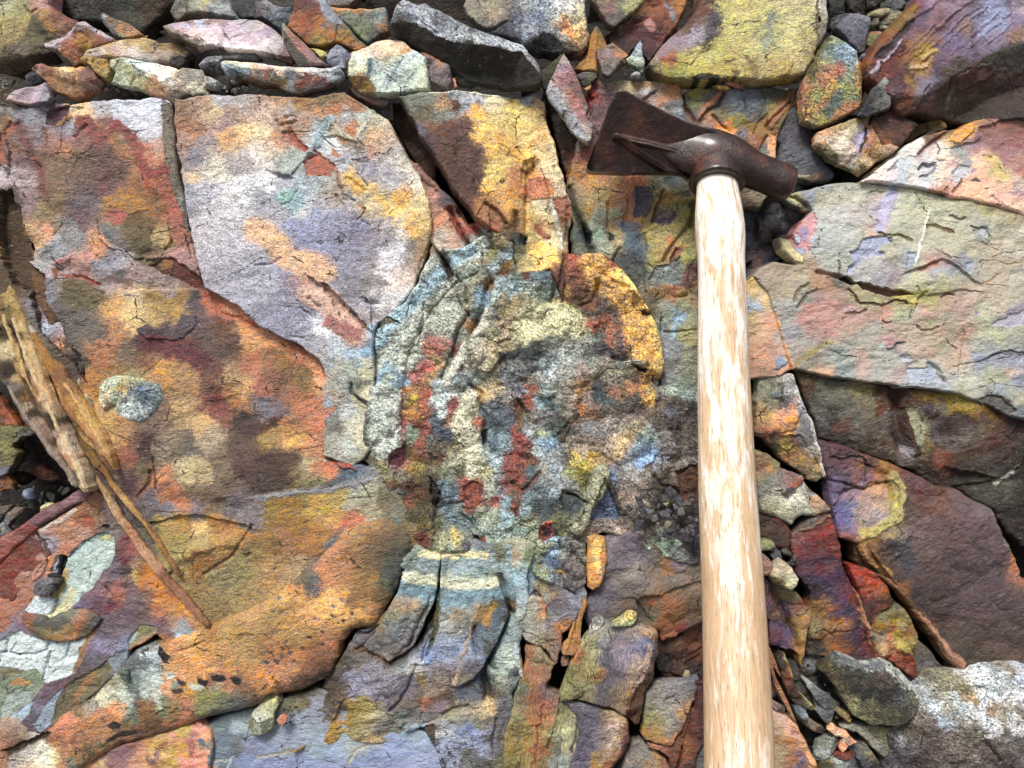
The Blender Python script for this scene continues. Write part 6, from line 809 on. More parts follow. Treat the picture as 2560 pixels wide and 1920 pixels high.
rk('rock_block','long rounded golden brown boulder with black specks across the lower left','S',
   '-60,1800 40,1790 100,1830 150,1790 230,1720 300,1650 370,1610 400,1600 440,1585 520,1570 620,1530 700,1480 780,1410 860,1330 960,1290 1020,1330 1035,1370 1020,1400 1000,1440 990,1480 960,1530 930,1570 880,1585 850,1610 845,1650 830,1690 780,1720 720,1740 660,1750 640,1770 600,1780 520,1800 400,1840 300,1870 200,1930 150,1960 -60,2000',26,170,
   ['03:1800 480 a07838 2000 430 a8844c 2150 380 b08c58 2100 470 a88850 1950 500 b08c50 1650 560 c89c58 1500 600 c88c3c 1450 580 a87834 1750 600 c09050 1900 650 b88c54 2050 600 a88850 2180 650 a88850 1600 680 c8985c 1700 720 c89458 1600 770 b88448 1550 850 d09458 1750 820 c08c4c 1850 750 b88c58 2000 750 a88854 2150 750 b0905c 2000 850 b08048 2180 850 a87c40 1800 900 8c5c2c 1950 920 a86c34 2100 950 8c6038 2150 1020 6c5c48 1400 750 b88c48 1450 850 c88c44 1500 950 c88c4c 1420 1000 d08c48 1600 1000 b08440 1700 1000 8c8850 1850 1050 888450 1950 1100 78785c 1750 1100 808054 1600 1130 a86c38 1500 1150 8c7444 1400 1100 788060 1550 1220 b06830 1450 1260 a06430 1650 1220 a86c34 1300 1180 7c5c2c 1350 1270 704c20 1250 1150 8c6438 1900 1180 646c5c 2050 1120 5c6460 1400 1330 7c5024 1250 1350 6c4828 1100 1400 8c6030 1000 1480 946434 900 1520 8c6438 1850 950 a09078',
    '03:1350 560 686048 1300 600 74807c 1220 620 808c80 1280 680 b4c4c4 1330 700 a8b8bc 1200 700 687474 1150 750 5c6868 1250 780 606c70 1350 800 8c9898 1250 850 b0c0bc 1300 900 b8c8c0 1200 900 a0b4b4 1350 950 a8b4a8 1250 970 b4c0b4 1350 1040 b8bcac 1180 950 7c908c 1100 850 606c60 1100 950 687468 1150 1050 687470 1000 850 5c684c 950 900 a09c80 1030 920 b4b49c 900 980 c0bca4 1000 1000 b8bca8 950 1040 8c9484 850 1080 c4c0a4 900 1100 c0b898 750 1100 606048 700 1150 6c6048 800 1150 98948c 1050 1100 b0b8a8 1100 1150 9ca49c 950 1130 c48c58 850 1160 b8743c 1020 1180 c89058 950 1200 a86c38 800 1200 b88450 1150 1200 6c7460 1100 1250 6c6038 700 1250 c08448 600 1280 c87840 560 1330 c07440 750 1300 b07438 850 1280 a87840 900 1350 b07840 1000 1350 8c5c30 650 1400 8c5c34 700 1450 a0642c 800 1420 9c6c34 850 1470 885c30 600 1450 b07434 550 1500 a06c30 600 1520 c08044 700 1530 946430 780 1500 5c5838 900 1440 5c5c44 500 1400 98602c 450 1420 8c5c30 480 1480 c09458 400 1400 504034 300 1480 b0a898 350 1500 c8c4b4 400 1480 d0ccbc 250 1530 a8a0a0 350 1570 d8d4c8 450 1540 d0c4a0 500 1570 b8a878 400 1620 d8ccb0 250 1600 c8b8a0 150 1590 9c948c 120 1620 b8b0a8 100 1560 8c5c38 50 1560 a87440 150 1500 705440 550 1620 b07440 50 1620 a07850 650 1580 9c7440 600 1640 748070',
    '13:50 100 b08c54 150 200 a88854 50 300 b48c54 250 200 c09858 350 150 b88444 450 120 606468 500 60 6c6c6c 400 60 6c6450 450 250 d0a058 600 150 d8a860 650 80 c88840 550 50 c07838 750 60 b07438 750 150 c89450 700 250 d8ac64 600 300 d0a45c 850 100 9c7440 950 60 8c7044 900 150 8c6838 850 220 8c6c44 950 250 a07c3c 1000 280 b07834 1050 200 6c5830 1100 60 5c5c44 1050 350 98703c 950 350 c09448 850 330 c49850 750 350 cc9c54 400 300 c89858 300 300 b08c50 200 350 a8884c 50 400 a08450 300 400 b48c50 450 400 c49454 550 400 c8985c 650 400 b88c50 800 430 b08444 950 430 8c6838 850 480 7c5c34 700 500 b07830 600 500 b8803c 650 560 a86c2c 500 500 a88040 350 500 a88450 200 500 a88450 50 500 a08050 100 600 a07848 300 600 9c7848 450 600 98703c 600 620 8c5820 500 700 8c5820 400 700 a0703c 250 700 a07040 100 700 a8784c 50 650 94744c 550 780 744818 450 800 8c5824 300 800 b0743c 150 800 b47840 50 850 c08848 250 870 a86c38 100 920 c0884c 50 970 b48450 350 900 5c4020 200 950 6c4c28 450 880 54381c 600 800 3c2810 1150 20 4c5450 1180 60 444840'],
   ov=[('P','03: 1360,600 1420,640 1470,690 1440,740 1480,765 1400,740 1370,680','241c1c',0,1.5),('P','03: 1700,880 1760,890 1810,890 1800,940 1740,930','2c2024',0,2),('P','03: 1830,860 1880,850 1940,870 1950,920 1890,920 1840,900','241c24',0,1.5),('P','03: 1990,880 2050,865 2090,900 2080,945 2010,940','28202a',0,1.5),
       ('P','03: 910,1310 960,1260 1040,1290 1030,1330 960,1340','2c2224',0,1.5),('P','03: 1630,930 1700,920 1780,940 1750,980 1660,970','b0b0a4',0,2),('P','03: 1480,920 1530,900 1550,950 1500,980 1470,950','808c80',0,2),('P','03: 1420,850 1480,830 1510,870 1470,900 1430,890','b4b8ac',0,2),('P','03: 1470,985 1560,960 1590,1000 1500,1010','40302c',0,3),('P','03: 1500,880 1620,930 1570,960','403430',0,3),
       ('S','03: 920,1430 1000,1400 1100,1380 1150,1350',12,'241c16',-3),('C','03: 1050,790 1110,830 1110,950',6,8),('T','03: 440,1290 560,1180 700,1050 850,930 1000,800 1090,790',8,8,60),('R','03: 540,1290 760,1230 1000,1200',0.0,0.35,20),('C','03: 1540,660 1650,620 1760,560',5,5),
       ('R','13: 300,480 620,560 830,330 1030,200 1120,20',0,0,1),('P','03: 0,1510 120,1470 280,1400 330,1370 440,1350 400,1400 250,1470 100,1540','4c3c2c',-12,3),('P','03: 1690,1230 1740,1250 1900,1220 2100,1170 2140,1150 2000,1160 1850,1180','5c6c64',0,3)] +
      [('P','13: %d,%d %d,%d %d,%d %d,%d' % (a,b,a + c,b + c // 3,a + c // 2,b + c,a - c // 3,b + c // 2),k,-2,1.2) for a,b,c,k in
       ((500,350,26,'5c5458'),(650,330,30,'4c3c3c'),(740,370,34,'403438'),(820,315,26,'40343c'),(720,200,34,'707880'),(650,250,34,'707880'),(600,400,18,'3c3234'),(700,400,22,'443838'),(250,560,34,'605c64'),(450,520,44,'5c4c58'),(270,660,40,'544c5c'),(380,620,40,'544c5c'),(60,740,44,'544c58'),(140,740,50,'584c58'),(350,510,26,'7c6c74'),(560,470,34,'4c4450'),(180,190,34,'6c7078'),(130,290,40,'686c70'),(90,850,24,'443c50'),(310,740,30,'443c4c'),(730,120,26,'687478'),(780,230,20,'605c58'),(560,580,22,'4c4448'),(180,570,22,'54484c'),(110,660,26,'5c5058'))],
   FA=9,FS=130,NA=5,NS=40,m='grith',bev=34,bevd=30,group=BED,sh=2.9)
rk('rock_block','orange and mauve blotched slab along the bottom edge, lower left','03','560,1760 640,1659 720,1620 800,1565 900,1520 1000,1480 1150,1430 1250,1400 1400,1350 1550,1310 1700,1265 1760,1300 1810,1350 1840,1450 1840,1560 1800,1660 1780,1800 560,1850',4,80,
   ['800 1600 b08060 900 1580 8c6464 1000 1550 7c5c5c 1100 1500 845c54 900 1650 b09468 1050 1600 8c6058 1150 1550 a87048 1250 1450 c09058 1350 1430 a88c48 1300 1500 b08c48 1450 1400 c08458 1400 1500 8c6454 1550 1350 a89448 1550 1450 b08440 1500 1550 a88c44 1400 1600 a88448 1250 1600 b08458 1150 1650 b07850 1280 1570 684450 1350 1550 744c54 1050 1500 7c5c64 1600 1500 b89048 1650 1400 a05c54 1700 1300 c88468 1780 1330 d08c60 1750 1400 b88460 1650 1500 8c5458 1700 1550 c87c54 1750 1500 d08858 1600 1600 c07050 1550 1640 a08848 1800 1450 807c70 1820 1550 607078'],
   ov=[('P','1700,1420 1740,1400 1775,1430 1770,1470 1730,1465','506878',0,2)],FA=5,m='smooth',bev=5,group=BED,warp=16,sh=3.6)
rk('rock_block','smooth blue grey slab at the bottom edge crossed by thin pale cracks','S','490,1830 520,1810 560,1790 640,1770 700,1750 790,1720 860,1740 1000,1800 1080,1840 1150,1890 1180,1990 440,1990 500,1900 515,1860',-12,110,
   ['03:1850 1300 6c7c7c 1950 1300 6c8088 2050 1300 88a0a8 2000 1250 7c8c8c 2120 1250 788484 1950 1400 54687c 1850 1500 607484 1950 1500 5c7080 1900 1620 5c7080 2050 1500 5c6064 2100 1600 6478a0 2180 1640 6478a0 2150 1500 6c7490 1800 1620 6c7c84 1780 1650 c08058',
    '13:50 1500 6c7c98 100 1450 6c7c9c 200 1400 788498 300 1300 76849c 400 1250 7c8c9c 500 1150 7c8494 100 1350 788088 150 1620 6878a0 300 1650 6878a0 250 1550 788898 450 1620 6c80a8 600 1600 7084a8 500 1540 7c90a0 700 1520 7890ac 850 1500 8c9898 900 1600 6c80a8 1050 1550 6c80a8 1200 1500 7088b0 1300 1550 7084ac 1400 1600 7c8cb0 1350 1450 788cac 1000 1450 889498 1200 1650 707ca4 1350 1350 788c9c 300 1090 5c5c44 350 1100 7c7454 430 1100 6c6044 450 1040 5c5c50 380 1000 4c4838'],
   ov=[('S','13: 0,1560 200,1550 330,1520',7,'8c8478',-2),('C','13: 340,1540 350,1600 370,1659',4,5),('S','13: 960,1460 840,1560 790,1659',7,'9c9484',-2),('S','03: 1820,1590 1960,1595 1990,1560',6,'8c9088',-2),('S','03: 1980,1590 1960,1659',6,'84a4a8',-2)],
   FA=3, FS=150, NA=2, m='smooth', bev=5, group=BED, rag=1.5)
FBAND = [('S','13: 1230,85 1400,130 1560,150 1750,170 2000,150 2140,130',40,'7098a4'),('S','13: 1290,0 1420,40 1560,60 1750,80 2080,50',26,'c8c8b0'),('S','12: 1440,1460 1600,1480 1800,1475 1980,1480',16,'d0c8a0'),('S','12: 1440,1560 1600,1570 1800,1575 2000,1560',26,'88a0a4')]
FCOL = ['12:1450 1450 889488 1600 1400 a09c80 1750 1420 989884 1850 1400 7c8488 1950 1400 707880 1500 1500 788c90 1650 1500 b0a884 1600 1560 8c9c9c 1750 1530 849c98 1900 1500 88a4a8 1750 1600 7c9ca4 1900 1580 84a8b0 2000 1500 8ca4a0 2100 1450 74745c 2180 1500 8ca8a8 2200 1600 90b4bc 1450 1600 889890',
    '13:1350 20 607c80 1300 60 587880 1450 40 c0c4b0 1500 60 c0c4ac 1400 100 5c7c8c 1300 150 80a0a8 1400 180 7498a0 1480 220 88a4a4 1250 250 a08c74 1350 250 a89478 1450 300 8c8c80 1200 350 8c8c74 1300 400 808884 1150 450 7c7c74 1100 400 8c7854 1250 500 7c848c 1150 550 747078 1050 600 74706c 1300 600 80787c 1180 680 887c74 950 570 6c6468 880 560 6c6c74 900 600 7c6c60 1650 60 c0c8b0 1800 50 b8c4a8 1950 40 a8b8a8 1700 120 789ca8 1850 150 70a0bc 1950 150 74a0b0 1650 180 70a0b4 1750 230 88a8b0 1700 300 988c78 1850 280 8c9490 1800 400 7c8070 1700 450 989890 1650 400 9ca09c 1750 550 8ca0b8 1650 550 8c9cb0 1850 500 74787c 1800 600 8c94b0 1700 650 7c8cac 1600 650 7c90b4 1700 750 8c8ca0 1550 800 8c8490 1500 700 708cb8 1400 740 b0b8c4 1400 780 a8a8a0 1650 850 847880 1550 900 80746c 1450 900 8c7440 1600 950 847868 1700 970 74686c 1500 1000 8c7c70 1400 1080 a06430 1450 1100 94582c 1350 1100 787068 1550 1080 6c5438 1650 1080 60503c 1400 1000 70645c 1250 1050 7c7068 1350 1200 7c7878 1500 1180 706c6c 1600 1150 84707c 1300 1250 748078 1400 1250 7c7c74 1900 350 9c7c48 1980 400 8c6c30 2000 250 8c7844 1950 500 607c8c 2050 400 4c6c80 2100 300 506470 2050 60 5c5c44 2100 150 343c34 2150 200 4c4c44 2000 600 505854 1900 600 70849c 1880 500 544c48 1950 700 7c8ca4 1850 750 6c6c74 1900 850 605c60 1750 850 746c6c 1850 950 585850 1800 1000 48586c 1900 1020 5c6470 1950 900 3c4c5c 2000 950 2c3038 1750 900 807460 2150 20 98b0b0 2180 100 6890a8 2212 80 60889c 2150 350 3c3c30 2180 300 6c4c20',
    '13:800 700 64605c 750 650 4c4838 900 680 787068 1000 700 74706c 850 750 7c7470 950 800 807c88 1050 800 84808c 1150 750 8c8884 1250 780 8c9498 800 850 8484a0 900 900 8884a0 1050 900 847c88 1200 850 80808c 1300 900 706878 1250 1000 6c6474 850 1020 8c88a0 1000 1000 8c849c 1150 950 7c7484 1050 1050 847c88 1150 1080 847888 740 800 5c5448 700 950 544c44 720 700 504838 650 1000 5c5040 600 1050 4c4438 680 1100 585044 600 1200 706864 500 1280 706c74 450 1350 786c6c 420 1400 706c78 550 1330 74706c 700 1050 6c5c4c 620 1130 645c54 770 1100 8c7434 850 1100 948448 950 1120 94884c 1000 1100 9c8c58 750 1200 8c7434 700 1300 a88438 850 1250 8c8048 950 1250 a09060 600 1400 a08038 700 1400 9c8444 850 1380 988c5c 1000 1350 94907c 1000 1420 a8946c 1100 1350 807c74 1150 1420 8c8468 500 1480 907434 400 1520 8c7030 850 1450 a0947c 1100 1200 94907c 1200 1200 6c6c60 1200 1300 74706c 1250 1350 8c8c84 1050 1220 a89c80 1150 1150 847c80 1450 1300 88a8bc 1420 1350 7c9cb4 1300 1400 a09888 1500 1280 5c544c 1550 1250 6c6458 1480 1400 4c443c 1530 1500 504840 1500 1600 4c4440 1560 1640 44403c 1580 1380 a8a8a8 1600 1300 8c9090 1700 1200 8c8870 1850 1150 9c907c 1980 1130 c0a880 1750 1250 8c8c88 1750 1300 7088b0 1800 1330 6080a8 1650 1350 a8b0b8 1650 1450 8c98b8 1600 1500 8c9cbc 1750 1450 8c98b4 1800 1500 8890ac 1900 1400 8490b4 2000 1350 7c7c88 1900 1250 7c7c6c 1950 1550 8890a8 1700 1600 8490a8 1800 1600 747470 1950 1620 5c5c58 2050 1500 706c74 2000 1250 7c746c 2080 1400 5c544c 2050 1600 706c58',
    '13:2050 750 384844 2050 900 505854 2000 1050 5c4c44 2080 850 98a498 2150 800 94a090 2100 900 a8ac98 2180 950 8c9488 2150 1000 7c7c6c 2150 1100 6c6c70 2100 1200 6c7078 2180 1250 707480 2050 700 5c7878 2130 600 8ca0a0 2180 700 a8b4a8 2100 500 587880 2180 400 8ca4a4 2150 1400 74686c 2150 1500 606050','23:0 800 5c5c6c 20 1000 5c606c']
rk('rock_block','grey violet fluted block with deep dark clefts and a pale blue banded top, bottom centre','S',
   '915,1352 940,1330 1000,1345 1080,1375 1160,1352 1262,1355 1330,1360 1375,1390 1345,1450 1322,1540 1300,1600 1290,1640 1305,1690 1280,1740 1310,1800 1300,1880 1300,1990 1130,1990 1100,1900 1080,1860 1050,1820 1000,1845 960,1865 900,1862 860,1865 800,1870 730,1885 770,1860 760,1820 790,1760 810,1700 850,1650 885,1590 925,1570 975,1515 1000,1460 1008,1420',5,150,
   FCOL,
   ov=FBAND + [('C','12: 1600,1530 1580,1600 1560,1659',6,12),('C','13: 1600,-100 1570,60 1550,160 1520,280 1500,330',17,40,'3c2c18'),('C','13: 1510,300 1440,430 1390,560 1350,640 1270,700 1160,750',20,44,'241c14'),('P','13: 1540,290 1480,330 1430,440 1380,560 1350,640 1400,620 1450,540 1500,480 1530,400','2c2010',-24,3),
       ('P','13: 1570,150 1590,300 1585,400 1550,560 1500,650 1510,480 1540,330','585838',-8,3),('C','13: 1520,460 1460,620 1440,740',6,10),('C','13: 1520,560 1470,700',6,10),('P','13: 1370,740 1440,730 1430,790 1390,790','c0c4c4',2,2),('C','13: 1660,360 1590,400',5,6),('C','13: 1940,230 1870,400 1860,500 1790,680 1740,850 1690,960',9,12),('S','13: 1900,300 1860,450 1830,560 1760,750 1700,950',8,'8c7c6c',4),
       ('P','13: 1980,300 2060,200 2060,300 1980,430 1950,400','a07838',0,4),('C','13: 2110,0 2140,150 2170,280 2212,350',14,30),('C','13: 2170,330 2130,470 2060,620 1990,760 1970,850 1990,980 2000,1060',16,34),('C','13: 1890,450 1890,600 1910,680',8,14),('C','13: 1260,10 1190,100 1240,40',8,10),
       ('C','13: 850,500 950,505 1060,430',7,14),('C','13: 1030,510 980,580 860,640',8,10,'6c4820'),('T','13: 1150,750 1100,740 1000,680 930,620 1020,520',8,6,60),('C','13: 930,620 1010,680 1110,740',6,7,'7c5830'),
       ('R','13: 840,520 740,640 700,800 740,900 735,1050 680,1180',0.5,0,30),('T','13: 750,1070 950,1070 1040,1090 1080,1160 1200,1230',10,6,60),('P','13: 740,1080 960,1070 1030,1100 1070,1150 1180,1220 1230,1310 1300,1370 1200,1430 1080,1490 950,1470 750,1460 600,1490 350,1540 480,1440 600,1310 700,1180',None,-7,4),
       ('C','13: 1390,780 1340,880 1320,960 1240,1080 1160,1170',8,12),('C','13: 1140,1050 1160,1170',8,10),('C','13: 1630,1200 1700,1160 1830,1130',10,18),('C','13: 1460,1280 1570,1230',5,8,'a89c90'),('C','13: 2080,1250 2050,1400 2050,1500',7,12),('C','13: 1420,1250 1430,1180',5,7),('P','13: 1430,1350 1480,1290 1560,1280 1540,1400 1560,1550 1590,1700 1480,1700 1430,1560','544a42',-8,3),
       ('B',1130,1500,40,14),('B',960,1700,60,14),('B',1220,1560,30,-14)],
   FA=14,FS=85,NA=6,m='grith',bev=6,bevd=5,group=BED,sh=3,tex=1.8)
rk('rock_block','curved grey wedge with a pale and blue banded top left of the dark cleft','13','1270,-60 1300,-180 1420,-200 1590,-170 1570,0 1548,150 1510,280 1450,400 1400,520 1350,630 1270,695 1150,748 1100,735 1000,670 930,610 960,560 1030,505 1060,430 1120,330 1190,250 1225,180 1245,60',13,90,FCOL,
   ov=FBAND + [('C','930,620 1010,680 1110,740',6,7,'7c5830'),('R','1250,60 1300,300 1200,500 1110,730',0.0,0.5,22),('T','1150,440 1250,560 1330,600',6,8,40)],FA=9,FS=60,m='grith',bev=4,bevd=3,group=BED,sh=3,tilt=(-0.04,-0.04),rag=1.6)
rk('rock_block','broad grey wedge with a pale and blue banded top right of the dark cleft','13','1600,-170 1750,-190 1900,-180 2060,-150 2080,0 2110,100 2150,220 2190,330 2140,440 2080,560 2010,700 1960,780 1880,900 1740,960 1600,990 1500,940 1440,830 1500,700 1560,560 1590,400 1600,250 1590,60',12,90,FCOL,
   ov=FBAND + [('R','1960,180 1880,400 1850,520 1780,700 1700,960',0.55,0.0,30),('S','1930,230 1870,420 1840,540 1770,720 1700,950',8,'a08c74',3),('R','1600,-100 1610,250 1570,520 1500,760',0.0,0.6,18),('C','1890,450 1890,600 1910,680',8,14),('C','1660,360 1600,400',5,6),('P','1980,300 2060,200 2060,300 1980,430 1950,400','a07838',0,4)],FA=9,FS=60,m='grith',bev=4,bevd=3,group=BED,sh=3,tilt=(0.0,-0.03),rag=1.6)
rk('stone','pale olive angular stone wedged below the golden boulder at the bottom','S','596,1868 605,1830 625,1790 650,1760 683,1737 695,1742 697,1765 680,1785 680,1810 678,1830 662,1840 640,1848 610,1862',30,40,['13:50 1100 a0a080 120 1080 b0a878 100 1150 9c9c74 50 1250 a8ac98 20 1330 b0b4a0 80 1350 8c8c74 150 1040 5c5c50 180 1100 4c4c44','03:2150 1350 8c8c6c 2180 1300 7c7c5c'],planes=5,m='grit',bev=4,rag=2)
rk('stone','small flat orange brown chip beside the pale olive stone','S','691,1801 699,1790 712,1786 720,1792 716,1805 706,1816 696,1812',26,14,['13:220 1240 b06c4c 250 1220 a86440'],m='smooth',bev=3,rag=0.6,FA=1,NA=1,cat='chip')
# ---------------------------------------------------------------- bottom middle,right of the fluted block
MID = 'blocks along the bottom centre'
rk('rock_block','narrow pale blue green finger of rock beside the fluted block','S','1262,1352 1300,1345 1340,1360 1328,1400 1318,1450 1325,1490 1312,1540 1298,1560 1295,1620 1302,1660 1310,1700 1290,1680 1280,1640 1285,1560 1290,1500 1280,1440',12,80,['22:60 1400 a09c88 100 1450 98a08c 50 1550 a8b0a0 30 1500 a88c6c 100 1600 88a8b0 150 1500 7c8c5c','23:30 30 80b0bc 80 60 88b0bc 40 150 90a8ac 30 250 98a8ac 40 330 98a098 20 500 a8b4bc 20 650 a0acb4 40 750 b0b8b4 90 780 a8ac9c'],FA=6,FS=40,m='grit',bev=7,group=MID)
rk('rock_block','large mauve grey block with an orange brown right side behind the handle','S','1512,1345 1535,1328 1580,1330 1620,1345 1660,1380 1720,1390 1770,1400 1770,1560 1715,1590 1700,1602 1655,1610 1650,1582 1620,1572 1570,1566 1525,1562 1480,1585 1460,1550 1465,1510 1490,1470 1500,1420',0,120,
   ['22:900 1300 8c8084 1000 1350 7c7480 850 1400 8c8488 1100 1400 807880 950 1500 787078 1100 1520 7c7478 1200 1500 88807c 1050 1600 a09890 1250 1600 8c7c70 1300 1500 a88c70 1350 1400 a88058 1400 1550 8c7c84 1450 1600 988c90 1550 1620 80786c 1350 1600 a87c50 1250 1400 6c6448',
    '23:800 60 807880 950 50 8c8480 1100 60 847c7c 1250 50 8c7c70 1400 60 80746c 1550 60 988478 750 200 747078 900 200 746c78 700 330 706874 850 300 6c6464 1000 150 847c78 1200 120 8c7c6c 1350 80 746c60 1150 180 745c50 1200 200 a06438 1300 180 8c6c4c 1450 150 80705c 1100 220 6c6458 1200 260 74604c 1350 250 a06838 1450 250 98663c 1550 200 847464 1550 300 74604c 1250 350 6c6c58 1350 380 a06c3c 1450 380 8c6c50 1350 480 9c6840 1420 520 a05848 1300 550 9c5c3c 1450 480 a0504c 1500 420 7c6c64 1000 280 6c5c50 1100 320 5c5450 980 400 5c584c'],
   ov=[('C','23: 1090,230 1150,340 1210,400',6,9),('T','23: 1620,60 1400,120 1300,180 1120,190',10,8,60),('R','23: 1600,230 1560,380 1480,500 1380,590',0,0,2),('R','23: 1220,420 1320,330 1450,250 1600,100',0.25,0,24)],FA=12,FS=60,m='wet',bev=12,group=MID)
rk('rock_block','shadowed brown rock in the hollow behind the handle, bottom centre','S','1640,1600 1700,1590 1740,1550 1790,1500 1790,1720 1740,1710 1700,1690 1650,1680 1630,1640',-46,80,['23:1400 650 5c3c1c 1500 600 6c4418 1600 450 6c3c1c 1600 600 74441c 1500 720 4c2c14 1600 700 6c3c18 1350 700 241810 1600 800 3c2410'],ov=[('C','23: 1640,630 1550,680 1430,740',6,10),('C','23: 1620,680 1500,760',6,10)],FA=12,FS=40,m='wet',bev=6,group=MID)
rk('stone','brown stone lying deep in the dark hollow left of the handle','23','1290,790 1330,770 1420,780 1480,830 1470,880 1380,890 1300,880',-60,50,['1380 830 5c4020 1430 860 4c3418 1320 850 4c3c2c'],planes=4,m='grit',bev=3)
rk('stone','tiny pale triangular chip in the dark hollow left of the handle','23','1480,870 1495,820 1530,830 1545,870 1510,880',-30,16,['1510 850 b0a078'],planes=3,m='grit',bev=2,rag=0.6,step=1.2,cat='chip')
rk('rock_block','grey stone slab with rusty lower edge left of the handle at the bottom','23','1145,1230 1160,1100 1160,1000 1230,940 1400,915 1530,895 1615,885 1620,920 1600,980 1580,1080 1545,1160 1520,1240 1480,1340 1400,1440 1370,1470 1260,1455 1160,1430 1120,1390',-8,80,
   ['1250 980 8c847c 1400 950 8c8888 1550 920 74747c 1300 1100 98948c 1450 1050 908c88 1500 1150 a8845c 1550 1050 7c6c60 1350 1200 989484 1200 1150 908c78 1200 1250 8c8458 1250 1350 a08450 1350 1350 8c847c 1400 1250 948c88 1180 1350 a0783c 1300 1420 a07040 1170 1420 8c5c24 1400 1420 a07048 1450 1300 8c6c50'],FA=7,FS=60,m='grith',bev=8,group=MID)
rk('rock_block','reddish brown wedge stone with an orange underside below the grey slab','23','1160,1440 1280,1460 1370,1475 1420,1430 1480,1340 1510,1330 1460,1480 1440,1600 1410,1720 1360,1590 1280,1520 1180,1480',-12,60,['1300 1480 a86c48 1350 1520 a05c34 1420 1480 6c4020 1450 1420 74482c 1380 1580 6c3418 1250 1470 9c6c44'],FA=6,m='grit',bev=4,group=MID)
rk('rock_block','maroon brown wet shard tucked against the left side of the handle','23','1600,900 1640,900 1720,880 1720,1450 1650,1480 1600,1560 1540,1760 1410,1760 1460,1600 1500,1420 1480,1400 1520,1260 1560,1160 1590,1060',-2,70,['1620 1000 5c3430 1600 1150 6c3c34 1580 1250 7c4c40 1550 1350 74402c 1500 1450 8c5830 1480 1550 945c30 1530 1550 744434 1600 1400 5c2c28 1560 1650 5c3428 1630 1250 64342c'],ov=[('C','1600,950 1580,1150 1540,1280 1500,1430',7,9)],FA=6,m='wet',bev=5,group=MID)
rk('rock_block','dark grey smooth bit of rock at the bottom edge behind the handle','23','1600,1560 1700,1430 1720,1800 1520,1800',-10,50,['1620 1600 5c5c5c'],m='smooth',bev=5,group=MID)
rk('rock_block','brown and grey rounded stone cut by the bottom edge left of the wedge stone','23','1040,1440 1110,1425 1180,1480 1270,1530 1350,1600 1400,1700 1400,1850 900,1850 930,1700 980,1560',-22,80,['1100 1500 807870 1050 1600 8c7c70 1200 1600 988468 1150 1520 7c7c78 1300 1640 8c5c38 1250 1560 a08458 1000 1640 807c7c 1150 1660 90785c'],FA=8,m='grit',bev=8,group=MID)
rk('rock_block','tall block with olive streaks, a mauve grey face and a dark right edge','S',
   '1450,1610 1470,1590 1490,1578 1520,1562 1570,1566 1620,1572 1645,1580 1651,1590 1647,1640 1638,1690 1628,1720 1618,1745 1612,1780 1602,1820 1592,1825 1570,1805 1565,1790 1540,1775 1500,1765 1460,1755 1405,1752 1405,1735 1415,1700 1425,1660',30,110,
   ['23:650 600 a8a074 700 650 b0ac84 650 750 a89c68 600 700 b07c50 700 800 a8a074 600 850 988c5c 650 950 a0a078 550 900 908858 500 1000 9c986c 600 1050 807858 700 1000 847868 750 700 a0a088 800 600 98949c 780 550 a8a498 900 550 908890 850 500 989088 1000 480 a09490 1100 500 b09c94 1200 480 c0a080 1230 500 b88c60 1150 560 7c8cac 1200 600 70809c 1100 550 a8a0a8 1000 600 a4949c 950 700 988c98 1100 620 988ca8 1130 680 6c7090 1050 720 988c98 1100 760 b8a898 850 700 706878 800 750 787080 900 850 78707c 850 950 686470 950 950 8c7c70 1050 900 b8a090 1100 850 c0a898 1000 1050 a88c68 900 1050 887860 800 1020 706870 750 1000 605c68 1050 1000 a88058 1150 780 c0a498 1000 1120 a08468 1230 620 5c4030 1260 550 54402c 1240 700 604838 1200 780 5c3828 1180 900 5c4438 1150 1000 6c4c40 1080 1000 7c5020 1050 1100 6c4820 1100 1050 744820 1080 1200 5c3c18 700 900 a87c48 730 830 a87840'],
   ov=[('R','23: 1215,460 1240,520 1210,700 1150,900 1050,1000 1010,1150',0,0.9,30),('P','23: 1080,960 1120,960 1130,1050 1100,1250 1060,1300 1010,1250 1030,1100','744c24',-4,3),('T','23: 1200,620 1100,560 1070,520',-5,6,50),('T','23: 1150,830 1070,810 1100,780',5,6,30),('C','23: 450,1080 550,1095 600,1070',5,8),('S','23: 1190,600 1160,760 1080,940 1040,1010',12,'c0a494',1)],
   FA=8, FS=50, NA=5, m='vstreak', bev=7, group=MID, sh=3)
rk('rock_block','lower continuation of the tall block with a pale ridge and a dark red edge','S','1400,1756 1460,1760 1500,1770 1540,1780 1562,1795 1572,1815 1578,1850 1570,1880 1540,1920 1500,1990 1410,1990 1430,1900 1450,1840 1440,1790',20,90,
   ['23:700 1150 6c6874 750 1130 6c6870 650 1250 5c5868 800 1200 9c7c60 850 1150 a08c68 700 1300 686478 650 1450 5c5468 600 1600 645c74 750 1400 7c7478 850 1350 8c7c70 900 1300 c8b0a0 950 1250 b09470 900 1400 c0a898 850 1500 948068 950 1400 a08c68 970 1200 b0a084 800 1600 907c58 720 1620 9c7c40 900 1550 8c6c40 1000 1330 946430 1030 1400 5c3034 1000 1500 5c2c24 950 1600 8c4020 870 1640 9c5020'],
   ov=[('R','23: 1000,1250 990,1400 950,1520 850,1659',0,0.8,26),('P','23: 1010,1310 1040,1380 1030,1480 960,1590 880,1700 820,1700 940,1540 990,1420','6c3024',0,3)],FA=8,FS=50,m='grith',bev=8,group=MID)
